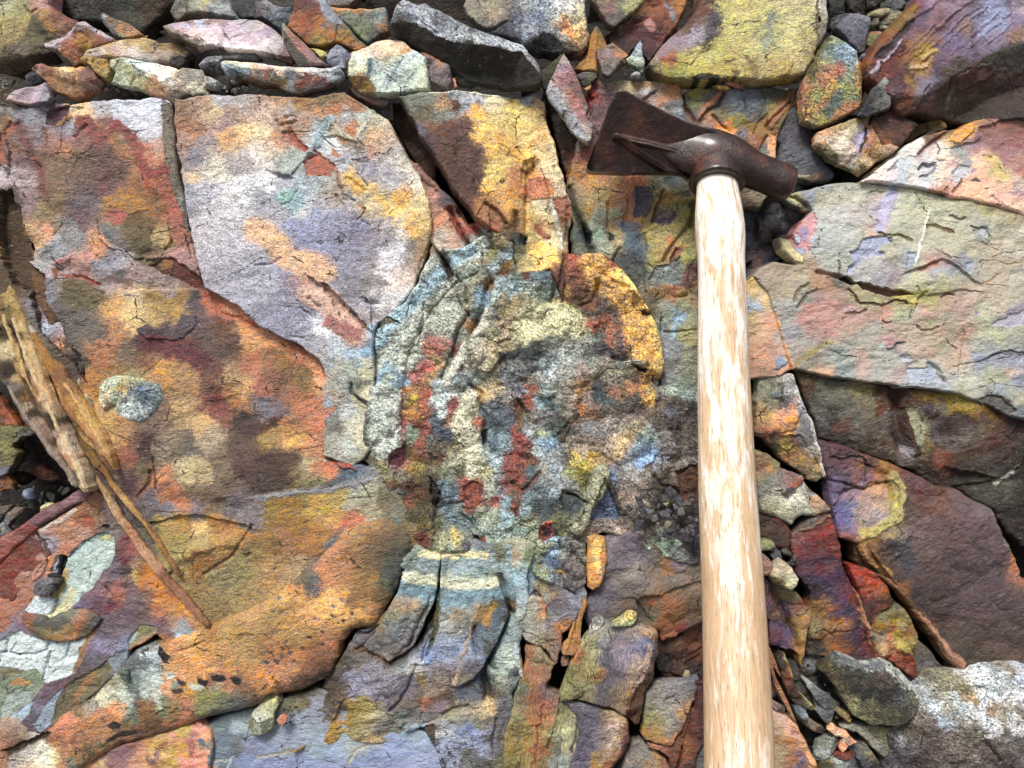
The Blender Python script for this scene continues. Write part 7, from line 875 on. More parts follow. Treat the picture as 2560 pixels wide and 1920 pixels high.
rk('rock_block','upright olive and orange streaked column at the bottom centre','23','110,660 130,615 200,620 240,640 270,680 330,740 380,760 345,830 330,900 290,1000 340,1010 430,1030 430,1090 560,1100 620,1100 610,1280 580,1450 540,1600 520,1800 -80,1800 -60,1400 20,1100 60,900 110,850 120,760',10,110,
   ['130 680 a87438 180 720 b8742c 150 780 c07830 230 700 a8a084 270 750 a89c74 200 850 b07438 300 800 8c6450 330 780 9c8464 130 900 98743c 80 950 7c8064 200 950 b87c48 250 900 b88050 180 1050 a86434 100 1100 94886c 60 1200 989068 150 1150 a87c48 250 1100 b06c40 350 1080 a8705c 300 1200 b08458 200 1250 b07c48 100 1300 9c8c58 250 1350 b08c50 50 1450 988448 150 1450 a88c4c 200 1550 a8884c 100 1600 a09058 20 1600 948850 250 1500 a86830 320 1350 a0986c 400 1250 98946c 450 1150 888868 550 1150 848064 400 1400 a0a484 450 1350 c8c898 500 1400 b8b490 450 1500 c0b890 380 1500 808070 420 1620 a8b0a4 350 1600 94988c 540 1250 a8a080 560 1400 7c7468 320 1450 a07c40 300 1600 987c44 520 1550 98948c 570 1200 b0804c 300 1010 8c7474 380 1050 8c7868'],
   ov=[('R','260,1000 240,1200 200,1400 160,1659',0,0,1),('S','260,1130 230,1350 170,1650',7,'a05828',-3),('S','420,1040 380,1250 300,1500',5,'6c6448',-3),('S','560,1110 560,1300 520,1500',6,'606058',-3)],FA=8,FS=50,NA=5,m='vstreak',bev=7,group=MID,sh=3)
rk('rock_block','grey block speckled with orange narrowing to a point, bottom centre','23','60,430 90,330 125,200 180,190 265,192 290,260 300,350 330,400 400,430 430,500 440,560 430,640 410,700 395,765 340,700 290,650 240,625 180,600 110,560 70,480',8,90,
   ['100 400 8c9088 120 300 9c9c8c 200 250 a09c90 260 240 b07844 280 330 b08450 150 450 98988c 250 400 98887c 200 500 a09c90 300 450 807c80 350 450 7c7068 350 550 8c8478 300 600 9c7c5c 380 650 8c746c 400 480 b07c44 250 560 948c74 420 550 9c6c44'],FA=7,m='grith',bev=6,group=MID)
rk('rock_block','blue violet grey rock with curved cracks above the ochre sliver','23','130,180 170,120 230,0 200,-80 300,-120 430,-80 500,40 620,60 650,160 640,210 600,300 560,390 500,460 430,500 360,420 310,380 290,240 240,190',-4,100,
   ['180 160 5c5c60 250 100 9c8c68 280 50 948c6c 350 100 7c7874 400 150 7c7478 450 250 74707c 350 250 6c6468 380 350 7c7884 330 350 8c8c90 500 180 8490a4 560 100 a0a8a4 600 150 8c98a8 500 300 7c7888 450 400 8c6c54 480 420 a07444 430 440 a87848 550 250 747080 300 -50 8c8474 450 20 a09058 420 -20 ac9058 350 150 8c7450 230 160 8c9494'],ov=[('C','420,0 450,80 520,140 545,155',8,16),('C','230,100 260,190 300,350',5,7,'a89c68'),('P','130,185 210,120 265,190','5c5c5c',-8,2)],FA=9,m='grith',bev=6,group=MID)
rk('rock_splinter','ochre orange sliver standing upright in the cleft, bottom centre','23','435,650 450,590 490,540 500,480 530,420 570,370 600,290 625,195 642,200 640,260 620,340 600,430 590,520 592,590 570,650 530,695 480,690 440,680',24,34,['620 250 b88838 600 340 a87c38 560 420 b08440 540 500 b88440 500 580 b48440 470 630 c08c50 540 640 b88448 570 580 a07838 480 670 b08c68'],FA=4,m='vstreak',bev=4,rag=1.2,step=1.7)
rk('stone','brown purple chip under the ochre sliver','23','420,760 430,710 470,680 500,710 480,780 430,790',10,30,['450 730 8c6c58 440 770 6c4c40'],planes=3,m='grit',bev=3,rag=1)
rk('stone','bright yellow ochre knob on top of the tall block','23','850,440 870,400 940,350 1000,310 1040,300 1080,325 1088,360 1070,400 1060,432 1000,440',34,30,['1050 340 d0b068 1000 350 c8b058 950 380 c4b060 900 410 b8b070 870 430 7c9c8c 960 425 a0a888 1060 400 a8b484 1030 420 98a480'],dome=8,FA=8,FS=20,m='rough',bev=5,rag=1.6)
rk('stone','whitish grey rough chip beside the yellow ochre knob','23','665,520 670,460 700,390 740,350 785,355 795,400 780,450 740,480 700,510',24,34,['740 400 a0a098 700 450 b0b0a4 760 380 8c8c84 720 490 c0c0b4'],dome=8,FA=8,FS=18,m='rough',bev=5,rag=1.6)
rk('stone','small crumbly grey chip in the crack left of the tall block','23','595,560 620,530 660,535 670,560 640,580 600,590',22,20,['630 555 9c9c88'],dome=5,m='rough',bev=4,rag=1.2,step=1.4)
rk('rock_block','glowing ochre yellow block set upright below the gravel','S','1470,1345 1490,1338 1512,1345 1515,1370 1516,1400 1512,1430 1508,1450 1500,1468 1485,1478 1470,1470 1468,1420',16,50,['22:700 1350 c09448 750 1350 b08c50 680 1450 b8843c 730 1450 d8a850 770 1480 b87c30 700 1550 c89444 750 1580 c0842c 780 1400 b88c40','23:720 30 d09c3c 760 50 b8741c 700 70 c08c40 680 100 c07828'],ov=[('S','22: 740,1380 720,1500 740,1620',16,'dcb468',3)],FA=6,FS=30,m='grith',bev=8,rag=2)
rk('rock_block','dusty grey green chunk with blue stain at the foot of the crumbly core','S','1335,1385 1360,1350 1395,1340 1430,1345 1460,1365 1468,1400 1466,1460 1440,1480 1400,1470 1350,1450 1330,1430',6,60,['22:250 1450 8c8c70 200 1500 7c8c70 300 1400 88a0a0 400 1450 88b0cc 350 1420 80a8c0 330 1520 4c78a8 280 1550 7ca0a8 380 1520 50647c 250 1600 98a080 450 1450 8c8c80 500 1600 6c6468 550 1550 847c74 400 1600 7c8490 600 1480 8c847c 620 1600 746c68'],FA=14,FS=26,m='rough',bev=8,group=MID)
# ---------------------------------------------------------------- the ledge
rk('boulder','ochre and grey boulder filling the top left corner','00','-200,-200 390,-200 410,20 480,80 560,120 640,150 660,175 600,260 540,330 480,400 400,440 300,465 150,495 0,520 -200,520',-95,190,
   ['50 60 989468 150 60 8c8860 200 150 a89c60 330 60 b08c74 380 120 a88858 60 200 a09460 150 250 98885c 100 350 8c7c54 50 450 7c6c54 150 430 74685c 250 300 6c6444 300 180 5c5844 350 250 54503c 300 380 605840 400 350 544c38 450 250 746444 500 150 8c5c40 580 160 8c5040 560 220 986848 450 180 a87c44 450 380 4c4434 350 30 a87c80 30 20 a0a084'],
   ov=[('C','180,30 230,100 300,70',5,6)],FA=26,FS=120,NA=6,m='grith',bev=26,cat='boulder',group=LED)
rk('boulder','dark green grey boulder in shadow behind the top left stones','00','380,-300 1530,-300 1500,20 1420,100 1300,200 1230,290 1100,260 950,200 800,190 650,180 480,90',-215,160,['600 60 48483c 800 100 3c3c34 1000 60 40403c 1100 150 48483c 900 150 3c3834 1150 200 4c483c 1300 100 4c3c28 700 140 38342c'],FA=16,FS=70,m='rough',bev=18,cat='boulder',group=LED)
rk('stone','wedge stone with a flat mauve top and a rusty orange front at the top left','00','335,350 380,320 440,290 540,230 620,190 680,160 720,170 770,205 840,240 900,280 960,315 1000,340 930,350 850,375 760,390 700,420 660,500 640,520 580,525 520,470 450,410 375,392',-30,90,
   ['450 320 a89ca0 600 230 a0949c 400 360 b0a8ac 720 190 a08c8c 850 270 8c7478 950 325 8c7074 550 330 a05c38 580 400 b06030 650 230 6c4838 680 300 a87838 750 300 a87c30 700 380 907030 800 330 986428 850 330 a05c2c 620 470 6c4424 500 420 8c6434 560 480 8c6028 480 390 70503c 650 450 6c4420'],
   ov=[('P','335,350 440,290 540,230 620,190 680,160 720,170 770,205 840,240 900,280 1000,340 930,330 850,290 760,235 700,215 650,210 620,270 560,300 480,350 375,392','a4969c',0,2),('R','370,395 480,350 560,300 620,270 650,210 700,215 760,235 850,290 1000,345',0.5,1.0,26),('R','650,210 690,280 650,400 640,500',0.3,0.0,14)],FA=6,FS=30,m='grit',bev=3,rag=1.5,group=LED)
rk('stone','thin brown splinter stone with a speckled grey edge pointing up at the top left','00','855,140 875,110 900,115 960,150 1040,180 1110,205 1160,240 1225,295 1160,310 1080,320 1050,330 1000,310 950,280 920,230 890,200',-70,60,['890 150 a0a0a4 930 220 6c6c70 980 280 5c5c64 1030 320 4c4c50 980 180 7c6850 1050 230 9c7850 1150 270 a87850 1100 250 8c6c44 1080 300 a09470'],ov=[('R','870,120 910,190 960,240 1010,290 1060,325',0.8,0,18)],FA=4,m='grit',bev=3,rag=1.2,group=LED)
rk('stone','long flat stone with cream and pink layered top at the upper left','00','735,425 800,400 900,370 1000,340 1100,320 1220,298 1300,320 1360,345 1450,350 1550,380 1620,420 1640,440 1600,470 1580,530 1540,580 1500,560 1430,540 1200,500 1020,492 850,495 700,490',-14,100,
   ['800 420 b8a890 950 380 c8ac70 900 440 d8c8b4 1100 340 b8986c 1050 400 d8c4b0 1200 330 c8b07c 1250 370 b89c68 1150 430 d8ccc4 1000 450 c8b0a8 850 470 b8a8a0 1300 400 b8a07c 1400 380 a08458 1500 400 8c6c3c 1600 430 6c5030 1350 450 b8a498 1450 470 b8a898 1550 500 888078 1520 540 504c4c 1560 510 3c3c3c 1400 510 807068 1250 490 b8b0a8 950 480 a88c54 1320 380 5c5044'],
   ov=[('R','700,490 900,478 1020,488 1200,498 1400,520 1540,560',0.8,0.25,30),('P','1480,500 1540,470 1600,500 1560,560 1520,580','4c4a4a',-5,2)],FA=3,FS=60,NA=3,m='streak',bev=4,rag=2,group=LED)
rk('stone','ochre front block directly under the long cream topped stone','00','680,520 700,490 800,488 925,495 940,560 945,620 920,670 900,684 860,670 810,620 780,580 740,545',-10,80,['750 510 a88c4c 850 520 a08440 900 550 98783c 850 600 8c7034 900 650 a08c50 800 580 9c7c3c 930 600 a89c68'],FA=8,FS=30,m='grit',bev=6,group=LED)
rk('stone','large pale green and cream faceted block with a grey beige right end','00','925,560 925,500 1000,490 1050,488 1150,498 1300,520 1420,540 1500,575 1535,600 1560,575 1640,570 1710,575 1750,640 1785,690 1780,715 1735,722 1780,830 1770,860 1650,872 1500,882 1400,840 1250,780 1130,740 1000,710 910,682 960,600',16,100,
   ['960 530 a8a888 980 620 a8b094 1050 550 b0b494 1100 600 a8ac84 1050 680 a8ac90 1200 680 a8a078 1150 600 acac80 1250 640 a09c78 1300 720 b09460 1200 740 98947c 1350 750 b08c60 1400 800 988470 1450 850 807060 1150 530 c8dcdc 1250 560 c0d8dc 1200 580 a8ccd4 1300 590 d0d0c8 1400 560 d8c8bc 1500 600 d8c4b0 1350 640 c8c0b4 1400 670 d8d8d4 1450 640 d0d0cc 1500 720 988c7c 1550 680 b8a898 1600 650 c0b4a4 1500 780 7c7468 1650 600 a09c94 1650 680 c0b8a8 1600 620 b0a494 1700 640 a8a090 1700 720 c8c0a8 1650 750 b8b8a8 1740 760 a09c8c 1550 820 4c4844 1650 830 3c3834 1720 830 34322e 1600 790 5c5650 1350 710 b07048 1380 790 b88458'],
   ov=[('P','1060,495 1300,520 1420,540 1535,600 1470,660 1380,700 1340,680 1270,600 1160,570 1120,530',None,0,2),('R','1050,490 1150,580 1270,610 1350,690 1400,700 1500,640 1560,590',0.45,0.55,24),('R','1490,880 1540,810 1600,775 1780,775',0.9,0,24),('P','1500,882 1540,815 1600,785 1740,790 1780,830 1770,860 1650,872','3a3632',0,2),('R','1560,580 1580,700 1600,775',0,0.2,14),('S','950,590 1010,510',5,'8c8c70',-2),('C','1100,720 1120,680 1140,660',5,5)],
   FA=5, FS=50, m='grit', bev=4, rag=2, group=LED)
rk('stone','rusty brown saddle shaped stone on the ledge at the left','00','248,570 270,535 320,520 360,535 420,565 500,570 600,555 640,530 700,535 740,545 780,600 830,650 835,680 800,740 740,790 700,820 640,850 580,835 520,800 440,770 400,730 380,690 300,640 260,605',10,80,
   ['300 560 98685c 350 600 8c6048 280 590 a08070 420 620 a07040 400 680 7c5c34 500 650 846438 450 700 a06c34 500 740 a87434 600 700 74583c 550 780 7c5c30 620 620 c0986c 560 590 d8b890 650 580 c49858 700 600 885c4c 750 620 80544c 780 680 8c6458 700 700 806448 700 780 7c5838 640 820 6c4c30 480 600 b89468'],
   ov=[('R','330,570 450,590 600,620 640,600 700,650',0.25,0.7,24),('R','640,600 700,680 700,820',0,0.5,16)],FA=9,FS=36,m='grit',bev=6,rag=2,group=LED)
rk('stone','mauve flat triangular stone at the left end of the ledge','00','40,860 80,815 130,780 200,750 300,720 375,700 400,740 420,790 430,840 410,875 330,885 230,892 140,885',20,60,['150 820 a8949c 250 780 a08c94 350 740 a0909c 200 850 b0a098 300 830 988894 370 800 808090 400 840 606068 380 770 5c5c60 100 860 a89490'],ov=[('P','330,880 350,830 385,790 380,740 420,790 450,850 400,880','787884',0,3),('R','300,890 350,830 385,780 380,720',0,0.7,14)],FA=3,m='smooth',bev=4,rag=1.2,group=LED)
rk('stone','small dark slate lump above the mauve triangular stone','00','170,630 200,610 255,598 300,620 355,670 340,700 280,715 220,740 195,700',0,50,['220 640 4c4c58 280 680 3c3c44 230 700 44444c'],planes=5,m='rough',bev=4,group=LED)
rk('stone','long flat mauve and pink slab with a dark underside near the top','S','407,64 422,60 440,55 465,48 492,43 540,42 590,43 640,45 660,55 685,72 706,92 718,115 727,139 722,147 690,135 650,128 620,126 592,124 545,118 528,110 500,118 495,122 470,108 420,82',6,80,
   ['00:1450 220 807468 1550 220 a898a8 1650 190 946460 1650 220 a0a4c0 1750 200 a8b0c8 1600 280 b89898 1700 280 c8a49c 1800 260 c0a8ac 1800 190 7c5c54 1850 300 b8a4ac 1750 350 c8b0b0 2000 250 a894a4 1950 180 887478 2100 200 a098a4 2000 330 b0a0a8 2150 300 a894a0 2100 380 c0b4b4 2000 400 c8c0c0 1850 390 c8bcbc 1600 350 54483c 1700 390 605444 1500 270 887868 1550 310 6c6050 1900 430 2c2824',
    '10:50 230 a898a4 50 300 a090a0 50 380 b8b0b0 150 300 a49498 200 380 a09498 150 420 a8a0a0 250 420 80686c 270 470 6c4844 100 250 988890 30 200 9c948c 180 290 847870 220 330 746c64 150 480 4c4838'],
   ov=[('R','00: 1405,215 1480,270 1560,320 1640,360 1740,390 1800,385 1900,425 2060,430 2212,445',0.9,0.12,26)],FA=4,FS=60,m='smooth',bev=4,rag=1.6,group=LED)
rk('stone','grey green rounded stone at the top edge over the mauve slab','00','1455,90 1500,30 1540,-60 1950,-80 2000,60 2045,145 1980,145 1900,135 1800,115 1720,98 1620,110 1560,170 1520,182 1480,150',-60,100,['1550 60 7c7c70 1600 30 8c8c74 1750 30 949888 1850 50 8c9494 1950 80 8c9498 1500 110 6c7064 1560 120 70604c 1700 80 808478 1750 100 98887c 2000 110 90948c 1800 20 a89c68'],FA=10,FS=40,m='grit',bev=6,group=LED)
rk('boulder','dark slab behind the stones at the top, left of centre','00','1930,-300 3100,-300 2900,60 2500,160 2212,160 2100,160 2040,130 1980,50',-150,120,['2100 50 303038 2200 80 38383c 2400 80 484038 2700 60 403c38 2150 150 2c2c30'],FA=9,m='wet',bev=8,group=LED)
rk('stone','dark grey block behind the multicoloured flat slab','S','495,160 505,148 515,140 545,135 590,130 622,125 636,128 642,140 640,146 600,142 560,143 548,150 552,165 560,185 572,200 578,212 560,216 530,205 508,190',-6,80,['00:1760 520 9c9ca0 1850 500 8c8c94 2000 460 8c8c90 2100 450 74747c 2160 460 5c5c64 1780 600 3c3434 1850 600 443c3c 1900 680 3c3838 1800 560 48444c 1950 720 343030'],ov=[('R','00: 1710,560 1780,540 1900,510 2212,480',0.9,0.3,26)],FA=4,m='rough',bev=3,rag=1.5,group=LED)
rk('stone','whitish rough stone under the dark grey block','00','1770,650 1820,660 1900,705 1910,745 1870,770 1780,745 1770,700',6,40,['1820 690 b0b4ac 1870 730 98a09c'],dome=10,m='rough',bev=6,rag=1.5,group=LED)
rk('stone','long flat slab with a white top edge, blue grey front and rust patches','S','549,148 560,143 600,145 640,149 690,156 740,161 800,163 843,161 852,172 858,190 845,205 820,214 800,218 765,226 745,232 725,226 700,220 690,212 660,210 640,205 620,200 600,192 575,205 565,190 553,170',24,80,
   ['00:1950 500 d0c0a8 2000 520 d8ccb0 2100 520 d0ccb8 2180 570 c8a888 1930 540 6c98a8 2000 560 7098a8 2080 580 78a0a8 2150 610 608090 1930 590 4c6c80 1960 650 5c4020 2050 680 544424 2150 700 5c4424 2180 650 6c4c28 2000 710 5c4420',
    '10:50 540 c8ccc4 200 560 d0d0c8 400 570 c8d0d4 600 570 d0d4d8 700 570 b0b8bc 50 580 d8b8a0 200 600 d8b8a0 350 610 c8b8a8 500 600 c8c8c8 60 620 8c4c24 120 620 7c4020 30 640 606c78 180 640 5c605c 160 700 6c5838 230 700 74643c 300 650 6c7c8c 280 720 7c8890 350 640 6c6c74 400 660 803c20 450 690 7c3420 520 660 702c1c 380 730 8c4c20 600 680 7c3824 650 640 84909c 700 600 8c98a4 700 680 5c6064 560 730 5c5454 450 760 504844 350 780 544c40 650 720 3c3834 20 720 5c4018 100 740 4c3418 200 780 3c2c18 740 640 6c7478'],
   ov=[('P','10: -320,510 -200,500 0,515 200,540 400,555 600,555 700,555 720,570 640,600 500,615 300,610 150,600 0,585 -150,575 -300,540',None,0,1.5),('R','10: -300,545 -150,570 0,590 150,602 300,612 500,615 640,598 740,570',0.35,1.2,22),('R','10: -100,640 0,680 150,730 330,795 500,760 720,660',0.8,0,14),('S','10: 160,610 120,690',5,'8c8478',2),('S','10: 540,640 490,700',5,'9c7460',2)],
   FA=6, FS=36, m='grit', bev=3, rag=1.5, group=LED)
rk('stone','orange and maroon stone with a blue grey right face at the top','10','330,20 330,-100 560,-120 620,20 720,140 800,230 880,310 950,375 900,400 840,405 780,380 700,350 640,370 560,392 480,385 430,378 370,310 300,250 268,215 300,150 325,90',-16,110,
   ['400 60 6c3028 430 30 602828 500 60 6c302c 450 130 884424 400 180 a85820 350 200 b06c28 500 150 904c20 550 180 b07020 600 250 b88030 450 260 9c6020 550 300 9c8040 500 350 8c7434 620 330 8c6c30 650 300 b07434 330 260 b07020 400 300 8c4c1c 580 80 8c7c80 620 120 808490 680 170 8c94a4 640 170 7c8490 550 20 a08c90 700 210 5c5c48 740 230 6c6c50 720 300 c89048 800 320 b07838 780 280 a08858 850 370 a8703c 900 380 7c7050 700 340 6c5028 860 300 8c7868'],
   ov=[('P','530,-20 560,-60 640,40 740,150 720,180 660,195 600,160 570,80','8890a0',0,2),('R','540,0 600,130 650,200 700,280 690,350',0,0.5,22),('P','690,200 740,180 800,210 900,310 940,375 880,340 760,240 700,260','6c6850',0,3),('C','690,200 700,270 690,350',5,7)],
   FA=7, FS=50, m='wet', bev=4, rag=1.6, group=LED)
rk('stone','green grey block with an orange rim right of the orange and maroon stone','10','580,40 640,45 700,42 900,65 1000,70 1110,40 1128,120 1138,260 1100,290 1020,320 960,365 920,330 850,270 760,180 680,110',-50,90,
   ['800 130 687468 900 100 74807c 1000 120 687870 850 200 74785c 950 250 6c7460 1000 300 5c7068 900 280 787c5c 1080 150 789090 1110 220 a87c54 1100 100 8ca0a0 700 60 b88450 850 60 c08c48 950 70 b08c5c 1050 60 988c74 1120 260 8c5838'],ov=[('R','600,60 720,90 900,85 1000,88 1110,60',0,1.0,14),('S','600,50 760,58 900,70',12,'bc8848',0),('R','1080,50 1070,180 1090,280',0,0.6,12)],FA=8,FS=30,m='grit',bev=4,rag=1.6,group=LED)
rk('stone','small grey brown stone at the very top behind the green grey block','10','560,-80 900,-80 860,10 800,50 700,45 610,42',-80,60,['650 10 8c8484 800 10 7c7474 720 30 6c6868'],m='grit',bev=4,group=LED)
rk('stone','blue grey chunk left of the orange and maroon stone','10','-20,-60 60,-40 140,40 200,55 300,55 322,120 290,170 250,210 220,270 150,220 100,175 60,140 0,140',-60,90,['100 60 8c8c98 50 80 6c6468 20 100 605458 180 100 74808c 250 90 4c5c68 200 180 3c4c50 280 120 4c5c60 150 160 404848'],FA=9,FS=24,m='grit',bev=4,rag=2,group=LED)
rk('stone','pink bladed sliver leaning with a dark lower side','10','222,210 235,195 270,235 340,300 420,370 470,420 520,480 600,548 500,547 400,546 345,545 310,490 270,430 230,350 222,290',14,50,
   ['250 240 a8a090 260 300 a88878 300 300 b48474 350 340 b88070 400 400 b88078 450 450 b08480 500 500 a88888 380 380 a87460 280 380 7c7058 320 450 686468 400 500 5c5860 300 420 6c6048 450 530 6c646c 240 340 807450'],
   ov=[('P','222,230 260,310 320,390 380,450 440,510 480,547 345,545 300,480 230,350','6c6660',0,2),('R','225,220 265,310 330,400 400,460 500,547',0.8,0,18)],FA=3,m='streak',bev=3,rag=1.2,group=LED)
rk('stone','blue grey many sided stone left of the cream block','10','608,480 640,420 700,380 730,390 790,440 800,480 790,540 760,590 700,560 625,548 610,520',0,60,['660 480 8c94a4 720 430 848ca0 700 520 9098ac 640 450 8088a0 760 480 68708c 770 550 645c70 630 530 7c849c'],FA=8,FS=22,m='grit',bev=4,rag=1.5,group=LED)
rk('stone','dull violet block squeezed between the blue grey stone and the cream block','10','770,470 810,430 840,410 850,440 820,520 800,590 790,640 760,640 740,600 760,560',4,50,['800 480 74707c 780 560 5c5868 780 620 54505c'],planes=4,m='rough',bev=3,rag=1.2,group=LED)
rk('stone','thin yellow ochre chip beneath the orange and maroon stone','10','470,420 540,422 600,440 612,480 560,500 520,460',-10,30,['550 440 b0a868 590 470 a89c5c 510 430 98904c'],m='smooth',bev=3,rag=1,group=LED)
rk('stone','large cream and pale green block with a tan top in the middle of the ledge','10','780,640 795,560 815,490 835,440 880,410 960,360 1000,330 1060,305 1140,292 1210,300 1265,325 1310,370 1345,410 1400,430 1460,478 1465,520 1450,530 1470,580 1478,660 1492,740 1490,762 1400,768 1270,785 1120,805 1050,795 990,785 880,765 815,715',36,110,
   ['850 460 c8c8a8 900 430 c8b898 1000 380 c8b0a0 1100 330 d0b8a0 1150 310 d8c0a8 1200 330 c8b098 1100 400 c8a890 1200 400 d8b898 1280 380 c8a884 1300 420 d0a868 1280 430 b88c48 1200 450 b8b8a0 1100 450 b8b498 1000 450 b8a8a0 950 480 d0d0b8 870 500 d0d8c8 850 560 c8ccac 830 620 c0c4a0 900 600 c4c8a0 950 620 a8b0a0 980 540 688890 960 600 48707c 1050 550 b0c0b4 1100 600 b0c4bc 1050 680 b8c8bc 1150 700 b4c4bc 1200 600 b4c8c4 1300 550 b8ccc8 1350 480 c8d8dc 1400 450 b0ccd4 1420 520 c0d0c4 1350 600 b8c8b8 1420 650 c0c8b0 1300 700 b8c4b0 1400 740 b8c0a8 1200 760 b0bcac 1100 780 b4c0b0 1470 750 b0b4a0 820 670 98743c 900 680 846430 950 700 6c5028 880 730 8c743c 1000 750 7c6840 960 760 98946c 840 700 a0885c'],
   ov=[('R','835,450 900,490 1000,500 1100,480 1250,470 1350,450 1460,480',0.1,0.6,40),('P','785,642 870,648 960,662 1000,700 1045,775 990,785 880,765 815,715','846830',0,2),('R','780,645 870,648 960,662 1000,700 1050,790',0.6,0,16),('S','985,510 965,580 960,650',12,'4c6c78',0),('S','1270,490 1230,570 1170,660 1120,770',6,'84a4a8',-1),('S','1370,600 1290,720 1270,780',6,'90a8a4',-1),('S','1260,430 1300,440 1340,400',8,'b89858',-2)],
   FA=6, FS=50, m='grit', bev=5, rag=2, group=LED)
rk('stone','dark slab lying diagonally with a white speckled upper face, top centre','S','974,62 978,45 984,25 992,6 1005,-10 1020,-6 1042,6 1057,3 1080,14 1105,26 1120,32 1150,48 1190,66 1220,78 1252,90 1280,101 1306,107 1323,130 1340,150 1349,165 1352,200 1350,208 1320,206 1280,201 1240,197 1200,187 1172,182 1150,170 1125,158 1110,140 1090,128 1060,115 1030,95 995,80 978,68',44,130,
   ['10:1200 60 a0a4a8 1280 40 a0a8b4 1350 30 9ca4b4 1200 120 80848c 1300 100 60646c 1380 150 6c7480 1450 80 a0a4ac 1450 200 a8b0bc 1550 150 74787c 1600 250 8c98a4 1700 200 80888c 1750 290 a0a8ac 1850 250 747880 1900 330 b0b8b8 2000 280 8c9094 2050 370 98a0ac 2150 350 a0a4a8 2180 420 b8c4cc 1240 160 4c5058 1350 190 48484c 1650 320 b0b8c0 1250 250 2c2824 1400 320 3c342c 1550 400 2c2420 1500 340 34302c 1700 430 443c34 1700 550 302a24 1850 450 34302a 1900 550 2c2824 2000 500 302c28 2100 600 2c2824 2150 500 2c2824 1950 640 242220',
    '20:30 370 c0ccd4 80 390 d0d4d8 100 420 a8a8ac 150 480 9c98a0 180 520 8c888c 220 570 8c8c94 230 620 808080 30 500 38322c 80 550 3c3028 60 620 302820 130 600 34302c 150 650 28241f 200 680 24201e 30 430 a0a8ac'],
   ov=[('P','10: 1160,200 1210,182 1290,180 1380,195 1450,230 1550,300 1650,345 1750,360 1850,375 1950,380 2100,410 2212,435 2260,445 2300,450 2350,520 2420,600 2470,680 2465,740 2212,690 1900,640 1640,540 1500,370 1170,230','2e2a26',0,1.5),('R','10: 1150,200 1210,182 1290,180 1380,195 1450,230 1550,300 1650,345 1750,360 1850,375 1950,380 2100,410 2212,435 2300,450 2350,520 2400,590 2450,700',1.1,0.25,60)],  # front face painted dark: underside shade plus wet stone
   FA=5, FS=40, m='rough', bev=4, rag=2, group=LED, sh=3)
rk('stone','grey brown rounded rock at the top edge right of centre','S','1159,14 1170,-30 1310,-30 1290,20 1275,45 1262,55 1240,68 1222,72 1190,60 1172,38',-40,100,['10:1850 50 8c8478 1950 80 908878 2050 60 98907c 2150 60 847c74 2000 150 a08c70 2050 200 807c74 1950 170 78746c 2120 150 746c68'],FA=6,m='grit',bev=8,group=LED)
rk('stone','blue black to cream boulder with a vertical right edge at the top','S','1215,80 1240,70 1265,55 1280,20 1290,-60 1461,-60 1463,10 1469,60 1471,100 1468,115 1455,125 1440,126 1410,128 1380,127 1345,126 1325,112 1300,100 1260,88',-4,150,
   ['20:50 60 74747c 50 200 5c5c70 30 300 4c4c60 120 60 a0a4a0 150 150 78849c 120 250 9098a8 180 300 8c98a8 220 150 687490 220 50 98a8b8 300 50 a8b8c4 350 120 8c9498 300 200 7c8490 420 60 c8c8c8 500 60 d0ccc0 580 100 c8c4a8 450 150 d0c8b0 460 220 d89860 520 250 c8b090 600 200 c8b080 600 300 d0a870 550 350 b88c60 480 320 a09c98 400 280 98a0a4 350 330 888890 300 350 1c1a1e 380 370 282428 250 380 5c5c60 500 400 5c544c 600 380 a0845c 640 350 806848 200 350 50505c','10:2100 220 4c4c58 2150 300 34343c 2180 150 606068 2150 260 484854'],
   ov=[('P','20: 190,350 260,310 360,310 420,360 440,420 330,440 200,420','302e34',-4,12),('S','20: 450,150 460,220 500,290',16,'d09458',0),('R','20: 130,380 300,300 450,350 640,400',0.5,0,20)],FA=10,FS=60,m='rough',bev=8,group=LED)  # dark of a hollow put into the colour, barely sunk
rk('stone','violet grey stone with an orange top right of the cream block','10','1412,435 1480,430 1570,455 1600,500 1650,540 1670,560 1678,620 1685,700 1662,760 1600,735 1500,700 1480,620 1470,570 1462,480',6,60,['1450 440 b07040 1530 470 b87844 1600 530 a87c50 1500 520 807070 1550 560 887880 1600 620 807074 1560 680 746868 1640 650 746a6c 1650 730 6c6060 1640 560 8c8484'],ov=[('R','1455,500 1520,500 1580,530 1670,565',0.2,0.9,14),('R','1600,560 1610,640 1660,760',0,0.4,12)],FA=6,FS=24,m='grit',bev=3,rag=1.5,group=LED)
rk('stone','small dark slate piece under the diagonal slab','10','1680,560 1720,550 1800,580 1870,610 1895,660 1900,720 1850,735 1760,735 1700,680',-20,50,['1780 630 3c4044 1850 680 34383c 1720 590 7c7c60'],planes=5,m='rough',bev=3,group=LED)
rk('twig','tiny orange brown twig sticking up right of the cream block','10','1700,672 1720,676 1738,750 1716,752',16,8,['1715 700 b06c3c 1725 740 a85c34'],m='smooth',bev=1.5,rag=0.4,step=1.0,FA=0,NA=0,cat='twig')
rk('stone','maroon grey flat stone fallen into the dark gap below the cream block','10','795,735 830,760 880,778 960,800 1050,840 1152,878 1135,905 1110,918 1050,905 960,865 890,835 830,790',0,40,['860 790 5c4c44 950 830 704c44 1050 870 6c5450 1100 890 5c5050 900 810 684440'],FA=4,m='smooth',bev=3,rag=1.5,group=LED)
